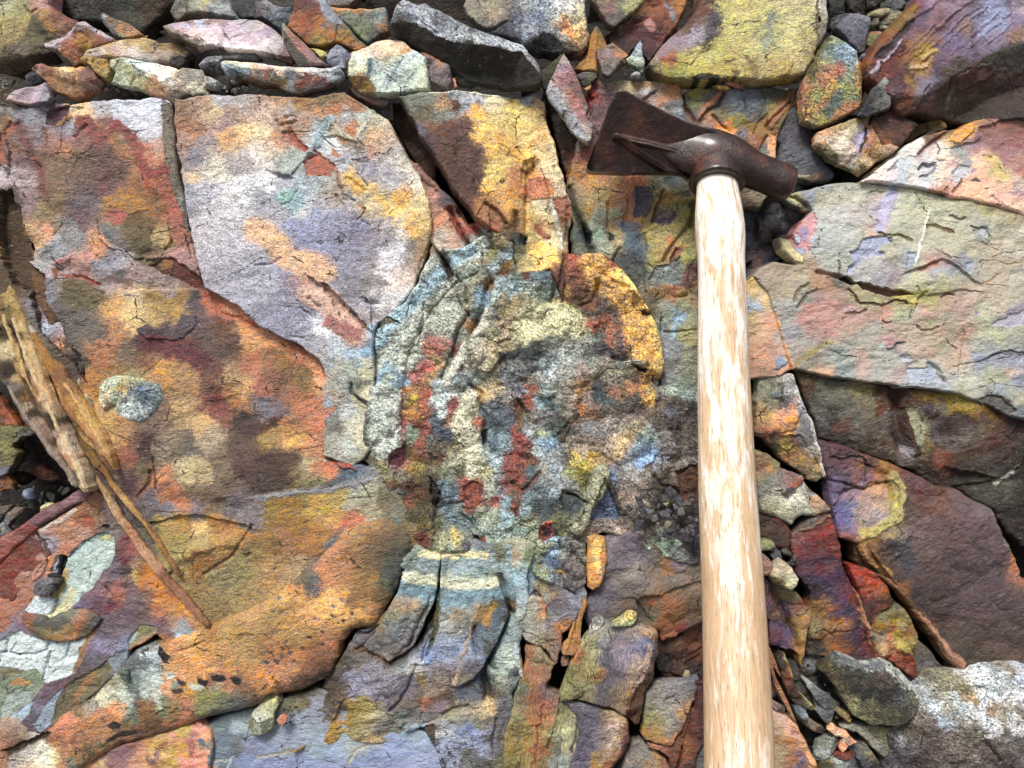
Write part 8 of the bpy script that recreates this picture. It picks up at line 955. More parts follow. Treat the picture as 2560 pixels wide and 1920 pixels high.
rk('stone','olive grey block beside the fallen diamond shaped stone','20','252,610 300,570 380,510 452,452 450,560 400,650 340,720 300,790 262,740 255,690',-6,60,['300 620 5c5848 400 520 6c6450 350 600 54503c 300 700 44402f 400 600 3c382c'],FA=5,m='streak',bev=4,rag=1.5,group=LED)
rk('stone','pointed pinkish brown diamond shaped stone with a pale grey rim, hanging into the cleft','20','452,452 480,490 520,560 560,650 600,760 640,860 665,930 670,1000 700,1080 690,1130 680,1200 655,1242 630,1215 560,1170 510,1110 470,1040 420,980 360,890 320,830 300,775 330,690 380,580',40,50,
   ['440 500 a0948c 470 600 906870 500 650 8c6464 420 600 98848c 400 680 9c7c78 450 700 906464 550 700 80605c 520 800 885858 450 820 9c7868 600 850 745450 580 800 7c5854 500 900 a06c5c 550 950 a8706c 520 850 a86858 620 1000 9c706c 600 1050 a87468 650 1100 a88c84 600 1130 a8a098 640 1180 a8a090 560 1120 98a0a8 500 1050 9ca4ac 450 980 8c949c 400 900 8c909c 350 820 8c94a0 320 770 98a0a4 350 740 a09c9c 660 950 786c68 680 1080 807c78'],
   ov=[('P','300,775 340,720 350,790 400,850 450,920 520,1000 580,1080 650,1180 655,1242 560,1170 470,1040 360,890','9ca0a8',0,2.5),('R','330,700 370,800 440,890 520,990 600,1090 660,1200',0.6,0,12),('C','670,940 640,1010 690,1060',4,6),('S','450,800 440,900',4,'b8a8a0',0)],FA=4,FS=60,m='grit',bev=3,rag=1.5,tilt=(0,0.06),group=LED)
rk('stone','brown violet triangular stone at the top edge in front of black gaps','20','690,-40 1165,-50 1130,20 1060,90 980,160 920,220 885,242 850,215 800,160 755,110 740,60',-20,90,['800 60 8c7068 850 90 8c6464 900 100 74706c 950 60 807c68 1050 30 98946c 1000 60 8c8c60 850 160 6c605c 900 200 60564c 780 20 746c58 1100 10 7c7450 950 130 605c50'],FA=8,m='grit',bev=4,group=LED)
rk('stone','large rust red and orange stone at the top between the violet and khaki stones','20','1150,-60 1530,-60 1510,30 1470,110 1430,210 1380,270 1340,300 1310,380 1260,440 1190,525 1150,500 1120,440 1130,350 1000,480 900,400 830,330 820,290 900,240 960,200 1010,160 1080,100',-34,130,
   ['1200 30 b07848 1150 60 b88c60 1300 30 9c5848 1250 80 a06440 1400 60 b08060 1450 40 b48458 1430 150 a87850 1380 200 985c40 1350 100 8c4c34 1050 140 6c3c34 1100 120 5c3434 1200 150 804830 1250 200 7c3c28 1150 200 74382c 1100 250 6c3440 1050 200 703c38 1000 250 6c3c28 1200 280 5c3040 1150 300 643844 1250 300 7c4030 1280 250 74382c 1300 350 6c3430 1200 400 6c3c44 1230 480 5c3838 1100 350 5c3434 1000 330 5c3420 900 300 4c3018 1050 400 4c2c24 1150 450 5c3840 950 380 3c2818'],
   ov=[('S','1340,10 1370,80 1400,150',12,'808088',0),('C','1060,190 1130,160 1190,140',7,9),('R','1160,20 1080,110 1010,170 930,230',0,0.6,14),('P','1170,20 1090,110 1010,175 980,185 1060,90 1140,10','c09058',0,2),('R','1300,30 1330,150 1330,290',0,0.5,20),('S','1170,150 1210,230',20,'b07868',0)],FA=14,FS=50,m='wetrough',bev=6,group=LED)
rk('stone','amber pointed stone standing upright on the ledge','20','545,575 600,520 650,480 662,420 668,350 690,280 715,232 735,222 760,240 790,290 820,340 830,380 800,395 745,430 735,470 750,560 762,625 700,600 620,595',-6,70,['720 250 8c7c58 700 320 b08434 740 320 b8903c 780 330 a07c3c 750 400 b88c40 700 450 b8822c 680 540 b88c40 640 520 a87c2c 720 560 c89448 600 560 8c642c 740 600 a88040'],ov=[('R','730,230 735,330 720,430 730,620',0.3,0.5,14)],FA=4,m='streak',bev=4,rag=1.4,group=LED)
rk('stone','brown cube like stone with an orange right side in front of the amber stone','20','728,430 790,400 850,375 865,362 920,390 980,430 1022,470 985,530 960,545 900,600 850,655 815,652 778,628 765,570 740,500',30,60,['780 440 7c6858 850 420 887468 850 500 907c78 800 520 84706c 900 520 807470 850 580 7c706c 820 620 706864 940 440 a87858 900 410 8c6c50 980 500 a87c58 1000 480 a8845c 890 570 6c5c50 950 530 4c4038'],
   ov=[('P','862,362 920,390 1022,470 985,530 955,510 900,430','a47c58',0,2),('R','862,372 900,430 955,515 985,535',0,0.8,14),('R','955,520 900,580 840,655',0,0.9,14)],FA=4,FS=24,m='grit',bev=3,rag=1.3,group=LED)
rk('stone','small blue topped grey green stone beside the brown cube','20','982,508 1020,480 1050,440 1080,390 1112,352 1128,380 1126,430 1140,490 1152,550 1145,600 1130,630 1090,600 1050,575 1000,550',20,46,['1100 380 88b0c4 1080 420 80a8b8 1100 440 98b0b4 1040 490 98a490 1080 500 a8b0a0 1060 540 8c9880 1110 530 98a090 1130 560 6c746c 1100 590 5c6458 1010 520 a0a898'],FA=8,FS=20,m='grit',bev=3,rag=1.3,group=LED)
rk('pebble','white pebble in the dark gap under the blue topped stone','20','1028,652 1040,628 1075,615 1105,625 1122,650 1100,672 1060,680 1035,672',10,24,['1075 650 b0b4ac 1050 660 8c9088'],dome=8,m='grit',bev=5,rag=0.8,step=1.3)
rk('stone','dark violet flake in the gap right of the diamond shaped stone','20','560,645 620,620 690,615 740,632 700,660 640,680 600,690 575,680',-4,26,['650 640 5c5058 600 660 4c4448 710 630 605c54'],m='smooth',bev=3,rag=1,group=LED)
rk('stone','dark olive flake under the violet flake','20','590,700 660,670 730,640 738,660 690,720 640,755 610,740',-2,26,['650 700 5c5844 700 670 6c6850 630 740 4c4834'],m='streak',bev=3,rag=1,group=LED)
rk('stone','tiny amber chip under the dark olive flake','20','625,765 660,745 685,735 680,770 640,785',2,16,['660 760 b08444'],m='smooth',bev=2,rag=0.8,step=1.3,group=LED)
rk('rock_block','red and purple jagged slab standing behind the left edge of the hoe blade','20','650,830 680,760 735,650 770,680 810,705 830,760 880,830 900,900 1000,1000 1000,1480 640,1480 590,1380 560,1290 570,1190 650,1245 700,1130 700,1080 670,990 660,900',-20,100,
   ['700 780 8c3428 740 720 a0442c 690 850 a83820 750 800 7c3844 800 800 84505c 850 850 7c4450 700 900 8c5050 720 960 806078 750 1050 78567c 700 1000 9c5460 720 1100 8c4c4c 690 1200 9c5440 640 1300 8c4434 600 1330 7c3c38 650 1400 7c3c30 780 720 a89078 740 680 8c7868 580 1280 a89488 620 1370 806c74'],
   ov=[('S','565,1210 570,1290 620,1380',8,'b8b0a8',2),('C','660,790 680,860 720,850',7,9)],FA=12,FS=40,m='wet',bev=6,group=BED)
rk('rock_block','dark brown rock deep inside the cleft left of the hoe blade','20','270,760 330,850 400,960 480,1080 560,1200 560,1300 600,1400 660,1480 700,1659 560,1750 500,1700 480,1560 440,1420 380,1200 330,1020 290,900',-60,90,['350 950 30241c 400 1100 3c3028 450 1250 483428 480 1350 4c3024 500 1450 544030 550 1350 8c5c34 550 1500 a07040 600 1600 a87040 450 1420 3c3430 530 1250 5c3c24 600 1500 a87444'],FA=12,FS=30,m='wet',bev=8,group=BED)
rk('rock_block','brown strip of rock down the dark crevice left of the golden pillar','10','1080,1020 1130,1050 1180,1080 1230,1180 1290,1290 1350,1400 1400,1500 1480,1600 1560,1680 1640,1780 1500,1780 1420,1600 1340,1440 1240,1290 1150,1150 1100,1080',-50,80,['1150 1080 6c5024 1200 1150 5c4424 1250 1230 6c5430 1350 1400 54443c 1400 1500 5c4840 1450 1600 684c40 1300 1330 5c4c38'],FA=8,m='wet',bev=6,group=BED)
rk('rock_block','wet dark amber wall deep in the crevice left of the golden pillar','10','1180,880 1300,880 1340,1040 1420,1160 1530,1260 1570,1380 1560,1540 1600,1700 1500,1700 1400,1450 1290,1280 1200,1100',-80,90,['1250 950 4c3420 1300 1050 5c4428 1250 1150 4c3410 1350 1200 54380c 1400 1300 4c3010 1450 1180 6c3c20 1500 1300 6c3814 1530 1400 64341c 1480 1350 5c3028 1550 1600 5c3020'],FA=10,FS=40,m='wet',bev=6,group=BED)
rk('boulder','large khaki yellow slab with a purple brown left face resting on the ledge','S','1620,158 1634,140 1655,110 1690,72 1725,38 1750,8 1765,-60 2079,-60 2079,38 2078,60 2074,78 2060,100 2047,112 2035,145 2030,153 2018,170 2010,182 1980,190 1937,196 1900,197 1850,196 1800,194 1750,198 1700,196 1670,192 1650,184 1630,175',30,200,
   ['20:1250 530 a09488 1300 450 8c7478 1350 400 8c7c84 1400 330 8c7c88 1450 280 8c7880 1500 200 6c5048 1550 120 704c34 1600 80 745038 1650 150 806860 1600 250 9c90a0 1550 330 988c9c 1500 380 8c7c80 1700 60 744830 1750 100 605060 1740 180 505058 1700 250 5c545c 1680 330 484840 1660 400 54503c 1400 450 8c6c5c 1320 500 a06838 1400 500 a8541c 1250 560 806c3c 1220 590 544830 1350 550 a89848 1450 550 a8984c 1500 500 b0a460 1350 620 8c8440 1450 630 a09c54 1550 450 b4a868 1600 500 b8ac68 1700 450 b8b070 1650 600 b0a458 1750 350 b4a868 1850 200 b8b070 1800 400 b0a868 1900 330 b8ac70 1850 60 b8b068 1950 100 c0b474 2050 60 b8ac70 2000 250 b8b074 2150 150 b4ac70 1950 500 b8a868 2100 450 b8b078 2050 560 9c8c58 2150 300 a8a478 2180 400 9ca080 2150 600 b4a470 1800 600 b0a058 1950 620 b4a460 1900 650 706038',
    '30:50 100 b4ac78 150 60 b8b080 250 60 b8b084 350 60 b4ac7c 100 250 b0a874 200 200 bcb484 300 200 b8b080 150 350 c0b884 300 350 b8ac78 50 400 b0a870 100 500 b8a874 250 480 c0b080 200 580 a89458 80 620 b09c60 300 550 a8986c 390 300 a89c6c 380 450 98885c 430 250 8c8870 500 60 c8c8b8 480 150 a8a08c 510 200 989480 480 280 847c78 530 120 a8a490 460 60 d0ccc0 30 330 94a08c 60 190 889080 100 370 909070'],
   ov=[('R','20: 1180,545 1250,540 1350,490 1430,470 1560,400 1640,430 1700,350 1740,250 1790,50 1810,-100',0.0,0.55,60),('P','20: 1270,520 1330,480 1420,480 1410,530 1330,550','a4541c',0,3),('S','30: 440,-20 440,150 440,380',6,'74684c',-4),('R','30: 440,-60 440,150 430,400',0.0,0.5,20),('P','30: 445,150 470,140 475,180 450,190','14100c',-8,1.5),
       ('S','20: 2030,490 2070,550 2110,640',16,'8c7850',-2),('S','20: 1940,510 1850,560',5,'84784c',-2),('P','20: 1560,650 1700,630 1800,650 1790,690 1600,690','3c3420',-3,3)],
   FA=6,FS=120,NA=4,NS=34,m='grith',bev=9,cat='boulder',group=LED)
rk('stone','small olive chip lying in the slit under the khaki slab','20','1730,745 1770,730 1850,735 1885,760 1860,775 1790,770',8,20,['1800 750 b89c58 1770 765 7c6c34'],m='grit',bev=3,rag=0.8,FA=2,step=1.4,group=LED)
rk('stone','small orange brown chip lying in the slit under the khaki slab','20','1840,715 1880,700 1940,702 2000,730 2025,755 2000,768 1930,745',10,20,['1900 715 c08448 1960 735 a86c30 2010 755 5c4c34'],m='grit',bev=3,rag=0.8,FA=2,step=1.4,group=LED)
rk('stone','upright green stone with red and yellow mottled face, right of the khaki slab','30','298,800 310,700 330,640 370,540 430,430 500,330 560,270 590,252 640,300 700,370 760,425 778,440 776,490 830,520 832,700 826,860 790,935 700,985 600,1030 500,1070 430,1086 370,1070 320,1050 305,960',34,100,
   ['560 300 5c5430 480 400 6c6838 420 500 6c6440 380 580 645c34 350 650 5c5430 600 330 8c9478 650 370 788878 560 420 647c6c 520 460 80908c 640 430 7c9cac 700 430 80a4bc 650 500 6c90ac 720 490 8ca8bc 740 560 80a0ac 600 520 78908c 540 540 8c9478 500 560 9c9870 470 640 b08458 520 620 b07858 600 620 b46c4c 650 610 b06850 560 660 b87c50 450 680 b06850 400 700 a89460 350 740 a08c5c 330 760 a86848 450 760 a8a060 520 740 b89c50 580 760 b08c48 650 680 7c8468 700 620 889478 740 700 8c9470 650 780 8c8c5c 720 800 98985c 620 820 607c70 560 850 5c7068 600 900 507470 500 830 b08c48 440 830 8c9868 380 840 a89c50 340 860 a86840 330 920 b07440 400 920 a89044 480 900 b07848 520 950 506860 560 980 4c6c64 620 960 a88c44 700 940 b07040 740 920 b07c4c 450 1000 9c9050 380 1010 a07040 600 1010 a87844 500 1050 989050 330 1000 b09860 740 860 708468 420 1070 8c9468 800 600 a88c58 810 700 b08c5c 800 800 9c7040 800 900 804c28'],
   ov=[('P','590,252 500,330 430,430 370,540 315,690 380,660 450,560 560,480 640,420 700,380',None,0,1.5),('R','310,700 380,650 450,565 560,480 640,410 700,375',0.0,0.7,40),('R','778,430 785,600 785,800 780,950',0,1.0,20),('P','778,490 832,510 832,700 826,860 790,935 785,800','a88450',0,2)],FA=4,FS=70,m='rough',bev=4,rag=1.6,group=LED,sh=3.2)
rk('stone','small dark grey triangular stone beside the mottled green stone','30','798,985 820,930 850,870 900,790 950,720 1000,660 1035,632 1055,680 1066,780 1070,900 1060,925 1000,950 930,975 860,1008',56,50,['1000 700 707470 1030 680 909490 950 760 5c605c 1050 780 8c9084 900 850 44444c 980 850 4c4c50 1040 870 74706c 950 900 64645c 850 940 34343c 900 960 2c2c34 1000 800 5c6068'],FA=5,FS=30,m='grit',bev=4,rag=1.3,group=LED)
rk('stone','violet grey angular stone behind the mottled green stone','30','580,240 620,200 680,140 720,105 800,110 860,125 895,145 890,220 870,300 850,400 830,450 790,460 740,400 680,330 620,270',0,80,['700 200 6c6c80 780 180 707084 850 200 606070 750 300 605c74 800 350 545468 700 280 545464 860 150 807c88 650 240 585c68 820 430 484854'],FA=6,FS=40,m='grit',bev=4,rag=1.5,group=LED)
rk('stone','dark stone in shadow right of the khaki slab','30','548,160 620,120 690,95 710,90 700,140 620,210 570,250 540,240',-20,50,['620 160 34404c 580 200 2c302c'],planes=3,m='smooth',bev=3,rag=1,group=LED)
rk('stone','olive stone with a rounded top at the upper right','30','880,130 900,90 960,62 1040,60 1090,90 1060,130 1000,150 930,150 890,148',-30,50,['950 90 a09470 1030 80 988c6c 1000 120 5c584c 920 120 807858'],dome=12,m='grit',bev=5,rag=1.5,group=LED)
rk('stone','brown grey angular stone next to the olive rounded one','30','980,170 1040,120 1100,80 1160,72 1210,95 1180,140 1130,190 1100,200 1030,190',-16,50,['1080 120 8c8470 1150 100 807864 1050 160 6c6858 1130 170 4c4438'],planes=5,m='grit',bev=3,rag=1.5,group=LED)
rk('stone','grey brown chip over the rusty green stone','30','880,210 900,170 965,148 970,190 940,220 890,250',-10,40,['920 190 6c6860 950 170 807c70 900 230 5c584c'],planes=4,m='grit',bev=3,rag=1,group=LED)
rk('stone','rusty green flat stone in the gap at the upper right','30','850,370 870,300 900,260 960,245 1060,262 1040,300 980,340 940,385 880,388',-6,50,['900 330 7c6c34 950 290 986838 1000 280 4c6458 930 360 808458 1040 275 506450 880 370 6c7044'],planes=5,m='grit',bev=3,rag=1.3,group=LED)
rk('stone','thin grey flake above the rusty green stone','30','975,212 1040,220 1088,238 1050,252 980,240',-6,20,['1030 230 8c8c7c'],m='grit',bev=2,rag=0.8,step=1.4,group=LED)
rk('stone','small blue grey stone at the edge of the big purple slab','30','810,470 850,450 900,448 880,480 840,500 812,495',10,30,['850 470 6c8490'],planes=3,m='grit',bev=3,rag=1,step=1.4,group=LED)
rk('stone','whitish crumbly stone between the mottled green stone and the purple slab','30','828,505 860,530 880,600 895,700 890,760 860,700 835,620',6,40,['850 560 9c9888 870 640 706c68 860 700 3c3838'],m='rough',bev=3,rag=1.3,group=LED)
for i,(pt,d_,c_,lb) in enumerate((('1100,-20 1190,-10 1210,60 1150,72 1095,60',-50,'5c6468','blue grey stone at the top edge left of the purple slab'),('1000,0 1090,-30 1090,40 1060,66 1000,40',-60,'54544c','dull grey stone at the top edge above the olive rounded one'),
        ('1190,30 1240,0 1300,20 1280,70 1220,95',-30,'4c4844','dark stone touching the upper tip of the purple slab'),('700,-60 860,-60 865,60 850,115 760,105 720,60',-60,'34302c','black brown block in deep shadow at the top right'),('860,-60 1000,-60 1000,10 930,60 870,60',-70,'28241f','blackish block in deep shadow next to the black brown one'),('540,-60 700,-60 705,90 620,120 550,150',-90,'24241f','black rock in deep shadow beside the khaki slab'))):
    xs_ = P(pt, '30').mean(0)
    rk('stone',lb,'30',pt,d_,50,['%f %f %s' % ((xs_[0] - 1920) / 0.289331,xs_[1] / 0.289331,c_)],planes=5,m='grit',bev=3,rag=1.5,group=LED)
rk('boulder','big wet purple and rust red slab with streaked sheen in the top right corner','S',
   '2168,150 2180,128 2200,100 2222,70 2250,42 2280,15 2305,-20 2340,-80 2700,-80 2700,270 2640,280 2560,285 2500,288 2470,290 2400,286 2360,278 2300,276 2270,282 2250,270 2235,250 2218,240 2200,215 2180,190 2170,170',60,200,
   ['30:1250 100 9c7c40 1300 60 a86c44 1150 200 8c7030 1100 280 9c7028 1000 380 985c1c 900 480 a05c20 870 540 b06c28 1350 30 8c6480 1400 60 a88ca0 1450 30 b49cac 1350 120 7c6c90 1300 180 6c5c80 1250 230 744c58 1150 320 6c3434 1200 300 8c6c80 1100 400 6c4058 1050 420 7c5468 950 500 6c3c38 1000 450 58303c 900 580 6c3434 950 620 7c3828 900 680 74382c 1000 550 8c4434 1050 600 7c3428 1000 650 8c4430 1150 500 8c5038 1200 450 8c4c34 1250 400 a07c5c 1300 350 a88c7c 1350 300 987868 1250 480 a88058 1300 500 a88458 1350 250 8c6c7c 1450 200 9c7c80 1400 350 a08070 1500 150 9c8088 1450 400 8c7490 1550 300 9480a0 1600 200 9c8898 1700 60 a08c98 1600 60 a890a0 1800 60 8c7c94 1850 150 a4a0c4 1950 60 b0b4dc 2050 100 acb4d8 1950 200 b0b4dc 2050 220 a8b0d4 1900 280 b4b4d8 2100 60 a08ca8 2180 30 c4b8c0 2150 150 a898b8 2100 200 a890a8 2150 280 ac9080 2100 300 b09080 2000 320 a894b0 1900 380 98809c 1800 300 98809c 1750 250 b09890 1700 400 907c9c 1800 450 7c687c 1650 350 8c78a0 1600 450 8c7498 1500 450 887090 1550 550 8c7488 1450 520 846888 1400 480 a08870 1350 450 b49c50 1300 590 c8a878 1350 560 b89868 1400 600 6c5868 1500 600 6c5468 1200 600 704438 1100 680 603034 1150 750 6c4850 1100 800 7c5c64 1250 750 9c8458 1200 680 a07838 1200 830 a0643c 1300 800 8c8098 1350 720 9c90a8 1400 700 8c80a0 1250 650 7c5040 1450 650 5c4448 1400 780 5c4c54 1300 870 6c5854 1350 850 3c2c28 1600 560 7c6c6c 1650 620 544840',
    '30:1500 640 50483c 1550 650 6c5c44 1850 550 544c40 1950 500 5c584c 2050 450 605c54 2150 420 5c564c 1800 620 5c2c14 1900 630 64301c 1980 590 5c3418 1700 700 6c3c14 1850 700 60341c 2100 550 5c3424 2180 550 643828 2050 620 4c3828 2150 680 50301c 2000 750 4c3014 1650 780 544438 1650 850 503c24 1600 700 4c342c 1500 750 50342c 1500 850 503018 1400 880 68381c 1200 900 904c18 1150 880 74380f 1300 930 6c380f 1250 950 744018 1400 950 442c14 1550 920 3c2414 1700 920 403014 1850 850 443018 1900 930 38280f 2100 850 48301c 2150 930 3c2c18 2000 900 3c2814 1100 860 504040 1750 760 5c4020'],
   ov=[('R','30: 860,560 950,420 1100,280 1200,170 1320,20 1400,-80',0,0.7,24),('R','30: 1060,820 1180,840 1350,830 1480,760 1560,680 1620,640 1750,580 1900,480 2100,410 2300,340',0.75,0,70),('P','30: 1640,660 1760,600 1780,570 1880,550 1960,540 2005,590 1960,650 1850,700 1730,750 1690,740','602f16',6,2),
       ('P','30: 2300,330 2150,390 2050,430 1900,480 1780,560 1900,560 1960,530 2010,600 2100,560 2300,560','5c584e',0,5),('T','30: 1060,780 1200,700 1330,640 1400,720 1340,840',8,8,40),('C','30: 1320,560 1400,480 1450,460',5,5),('S','30: 900,640 980,540 1080,460 1160,330',7,'c0b0c0',4),('S','30: 960,480 1060,400 1150,300 1250,200',16,'503040',-4),('S','30: 1250,580 1310,570 1360,560',12,'c8a878',4),('S','30: 1340,490 1400,480 1450,450',12,'c8a868',4),('T','30: 1240,170 1400,60 1480,-20',-6,10,40),('C','30: 1600,690 1600,850 1620,960',6,8)] +
      [('S','30: %d,%d %d,%d' % (a,b,a + c,b - int(c * 0.9)),5,None,2.5) for a,b,c in ((1150,480,300),(1250,430,350),(1330,380,330),(1400,420,400),(1500,400,380),(1560,480,330),(1650,420,360),(1750,400,330),(1200,540,200),(1450,250,280),(1550,180,240),(1850,330,250),(1900,400,230))],
   FA=7,FS=90,NA=4,m='purple',bev=8,cat='boulder',group=LED,sh=2.8)
rk('stone','cream topped stone with an orange right half under the purple slab','30','405,1240 410,1180 430,1140 500,1110 600,1070 700,1040 800,1010 870,990 900,975 870,1050 880,1100 900,1060 990,1250 1060,1230 1140,1270 1110,1300 1000,1370 960,1390 880,1450 820,1495 760,1465 680,1420 600,1390 535,1380 500,1330 430,1270',26,70,
   ['450 1160 b8845c 520 1130 b88c60 600 1090 a88c60 700 1070 a09468 800 1040 8c8450 860 1010 807444 450 1220 c8a884 430 1240 d09868 500 1200 c8bcac 600 1180 c8b8a0 650 1150 d8c8b0 560 1250 c8b8a8 650 1250 d8c8b8 600 1300 d0c4b0 700 1300 c8b4a4 700 1200 b8ac94 750 1150 b0a484 800 1130 b0a898 830 1150 b0a8c8 800 1200 988cb0 780 1260 a090a8 720 1340 908478 760 1320 5c4c54 780 1350 c8c0b0 450 1280 6c6044 500 1320 60583c 600 1350 706440 680 1380 8c7c58 750 1420 787458 560 1340 787454 780 1400 6c7c70 880 1150 a06834 850 1200 a87438 900 1250 a8743c 850 1300 a88044 950 1300 a08048 830 1350 a89060 900 1350 987848 830 1430 b8a074 850 1400 b09868 800 1480 a08858 930 1380 6c5c34 1040 1290 b08c6c 1030 1310 a89078'],
   ov=[('P','405,1240 430,1250 500,1280 540,1330 700,1335 790,1350 800,1400 820,1495 680,1420 535,1380 500,1330',None,0,2),('R','405,1235 480,1265 530,1325 650,1320 760,1340 800,1400',0.8,0,22),('P','760,1200 790,1150 860,1110 875,1140 830,1220 780,1270','a8a0c4',-2,2),('S','870,1100 820,1230 800,1320',6,'4c3424',-5)],FA=8,FS=30,m='grit',bev=4,rag=1.8,group=LED)
rk('stone','curved maroon stone sheltering under the purple slab','30','880,1080 900,1040 980,980 1060,935 1130,938 1170,980 1200,1010 1300,1060 1330,1090 1240,1150 1180,1200 1160,1240 1080,1270 1050,1290 1000,1340 980,1260 940,1160 900,1120',12,80,
   ['960 1000 604840 1050 980 603c44 1100 1000 582c38 1050 1080 603840 950 1060 5c4440 1000 1120 5c4838 930 1110 9c6828 960 1180 8c5c28 1050 1200 683c20 1100 1180 64381c 1050 1270 7c4418 1100 1100 542c28 1150 1050 4c2828 1200 1080 341c14 1180 1150 6c381c 1000 1260 98602c'],FA=5,FS=60,m='wet',bev=10,dome=10,group=LED)
rk('stone','thin dark green brown slab poking out under the purple slab','30','1165,1190 1220,1140 1300,1080 1380,1050 1450,1035 1500,1030 1540,1060 1560,1100 1500,1130 1400,1140 1300,1170 1230,1220 1180,1240',-6,50,['1250 1140 5c4420 1350 1090 64502c 1450 1060 80683c 1500 1060 8c6c34 1400 1120 38341c 1300 1150 302c18 1540 1090 4c4c30 1200 1200 4c3c24'],FA=4,m='streak',bev=4,rag=1.5,group=LED)
rk('stone','dark crumbly stone at the corner of the peach coloured slab','30','1350,1160 1400,1130 1480,1130 1500,1160 1440,1200 1400,1230 1370,1210',4,40,['1400 1160 4c4438 1460 1150 3c3834 1420 1200 645c4c'],planes=4,m='rough',bev=3,rag=1.5,group=LED)
rk('stone','dark stone strip along the top of the peach coloured slab','30','1780,1040 1850,1005 1920,1000 2000,985 2120,995 2230,970 2250,1010 2100,1020 1950,1040 1850,1070 1800,1090',0,60,['1850 1030 4c4c44 1950 1010 3c3c34 2100 1000 34302c'],FA=5,m='rough',bev=4,group=LED)
rk('rock_block','brown edge slab under the cream topped stone leading to the peach slab','30','820,1560 850,1500 950,1420 1050,1350 1150,1290 1230,1230 1260,1220 1200,1290 1080,1370 960,1450 880,1540',10,60,['880 1510 7c6444 980 1420 7c6c50 1080 1340 807058 1180 1270 8c7c64'],m='grit',bev=3,rag=1.5,FA=3,group=BED)
# ---------------------------------------------------------------- the dark hole at the left
HOL = 'stones inside the dark hollow at the left'
rk('stone','olive and grey slab lying inside the dark hollow at the left border','02','-120,380 0,362 80,360 160,378 220,400 290,430 270,460 200,480 130,520 110,545 160,590 140,630 110,700 70,765 0,800 -120,800',-70,70,['60 400 706c48 150 420 747050 50 480 7c7850 100 460 68643c 50 580 7c784c 100 620 746c40 30 700 6c6848 240 440 60605c 20 770 6c6c78 -50 600 6c6440'],ov=[('P','115,530 190,460 280,440 270,500 200,540 150,560','28282c',-6,2)],FA=6,m='grit',bev=5,group=HOL)
rk('stone','bright orange stone behind the olive slab at the left border','02','-120,60 0,130 60,230 120,310 165,375 80,370 -120,380',-110,60,['50 280 a85c20 20 200 8c4c20 110 350 b06424 20 330 6c4018'],m='wet',bev=5,group=HOL)
rk('stone','amber stone below the olive slab at the left border','02','-120,790 20,790 70,780 100,840 120,900 60,915 0,930 -120,950',-80,60,['40 840 8c5c20 80 880 6c4c24 0 880 8c5820'],m='wet',bev=5,group=HOL)
rk('stone','rust coloured stone glimmering in the dark hollow','02','240,760 290,700 340,690 380,720 440,780 480,830 440,850 340,830 280,800',-160,50,['320 730 8c4420 380 790 6c381c 440 830 502c18'],planes=4,m='grit',bev=4,group=HOL)
rk('stone','dark brown round stone in the dark hollow beside the amber stone','02','80,770 160,760 230,790 240,840 180,890 120,890 90,830',-140,60,['150 830 4c3820 200 820 3c3020'],dome=12,m='grit',bev=5,group=HOL)
rk('pebble','cream pebble at the lower rim of the dark hollow','02','335,1110 345,1060 390,1030 440,1035 458,1060 420,1085 380,1110 350,1140',-10,30,['370 1070 b8b084 420 1050 b8b894 350 1110 b08450'],dome=10,m='grit',bev=5,rag=1,step=1.4)
rk('pebble','blue grey egg shaped pebble in the dark hollow','02','188,960 200,915 240,905 270,930 290,990 270,1010 220,1000',-40,30,['240 960 54647c 220 940 6c7c90'],dome=12,m='smooth',bev=6,rag=0.8,step=1.5)
rk('stone','mauve grey pointed slab at the lower left of the hollow','02','0,1240 20,1180 60,1100 110,1060 200,1060 190,1110 130,1160 90,1190 60,1240 20,1250',-20,40,['50 1180 6c6460 130 1090 746458 30 1220 74707c'],planes=3,m='grit',bev=3,group=HOL)
rk('stone','grey flat stone along the left border under the mauve pointed slab','02','-80,1260 0,1200 40,1240 60,1280 20,1320 -80,1360',-10,40,['10 1260 6c7474'],planes=3,m='grit',bev=3,group=HOL)
rk('stone','brown grey stone left of the mauve pointed slab','02','-80,1060 0,1050 60,1050 40,1110 10,1170 -80,1220',-30,40,['0 1100 5c5450 30 1070 6c6054'],planes=4,m='grit',bev=3,group=HOL)
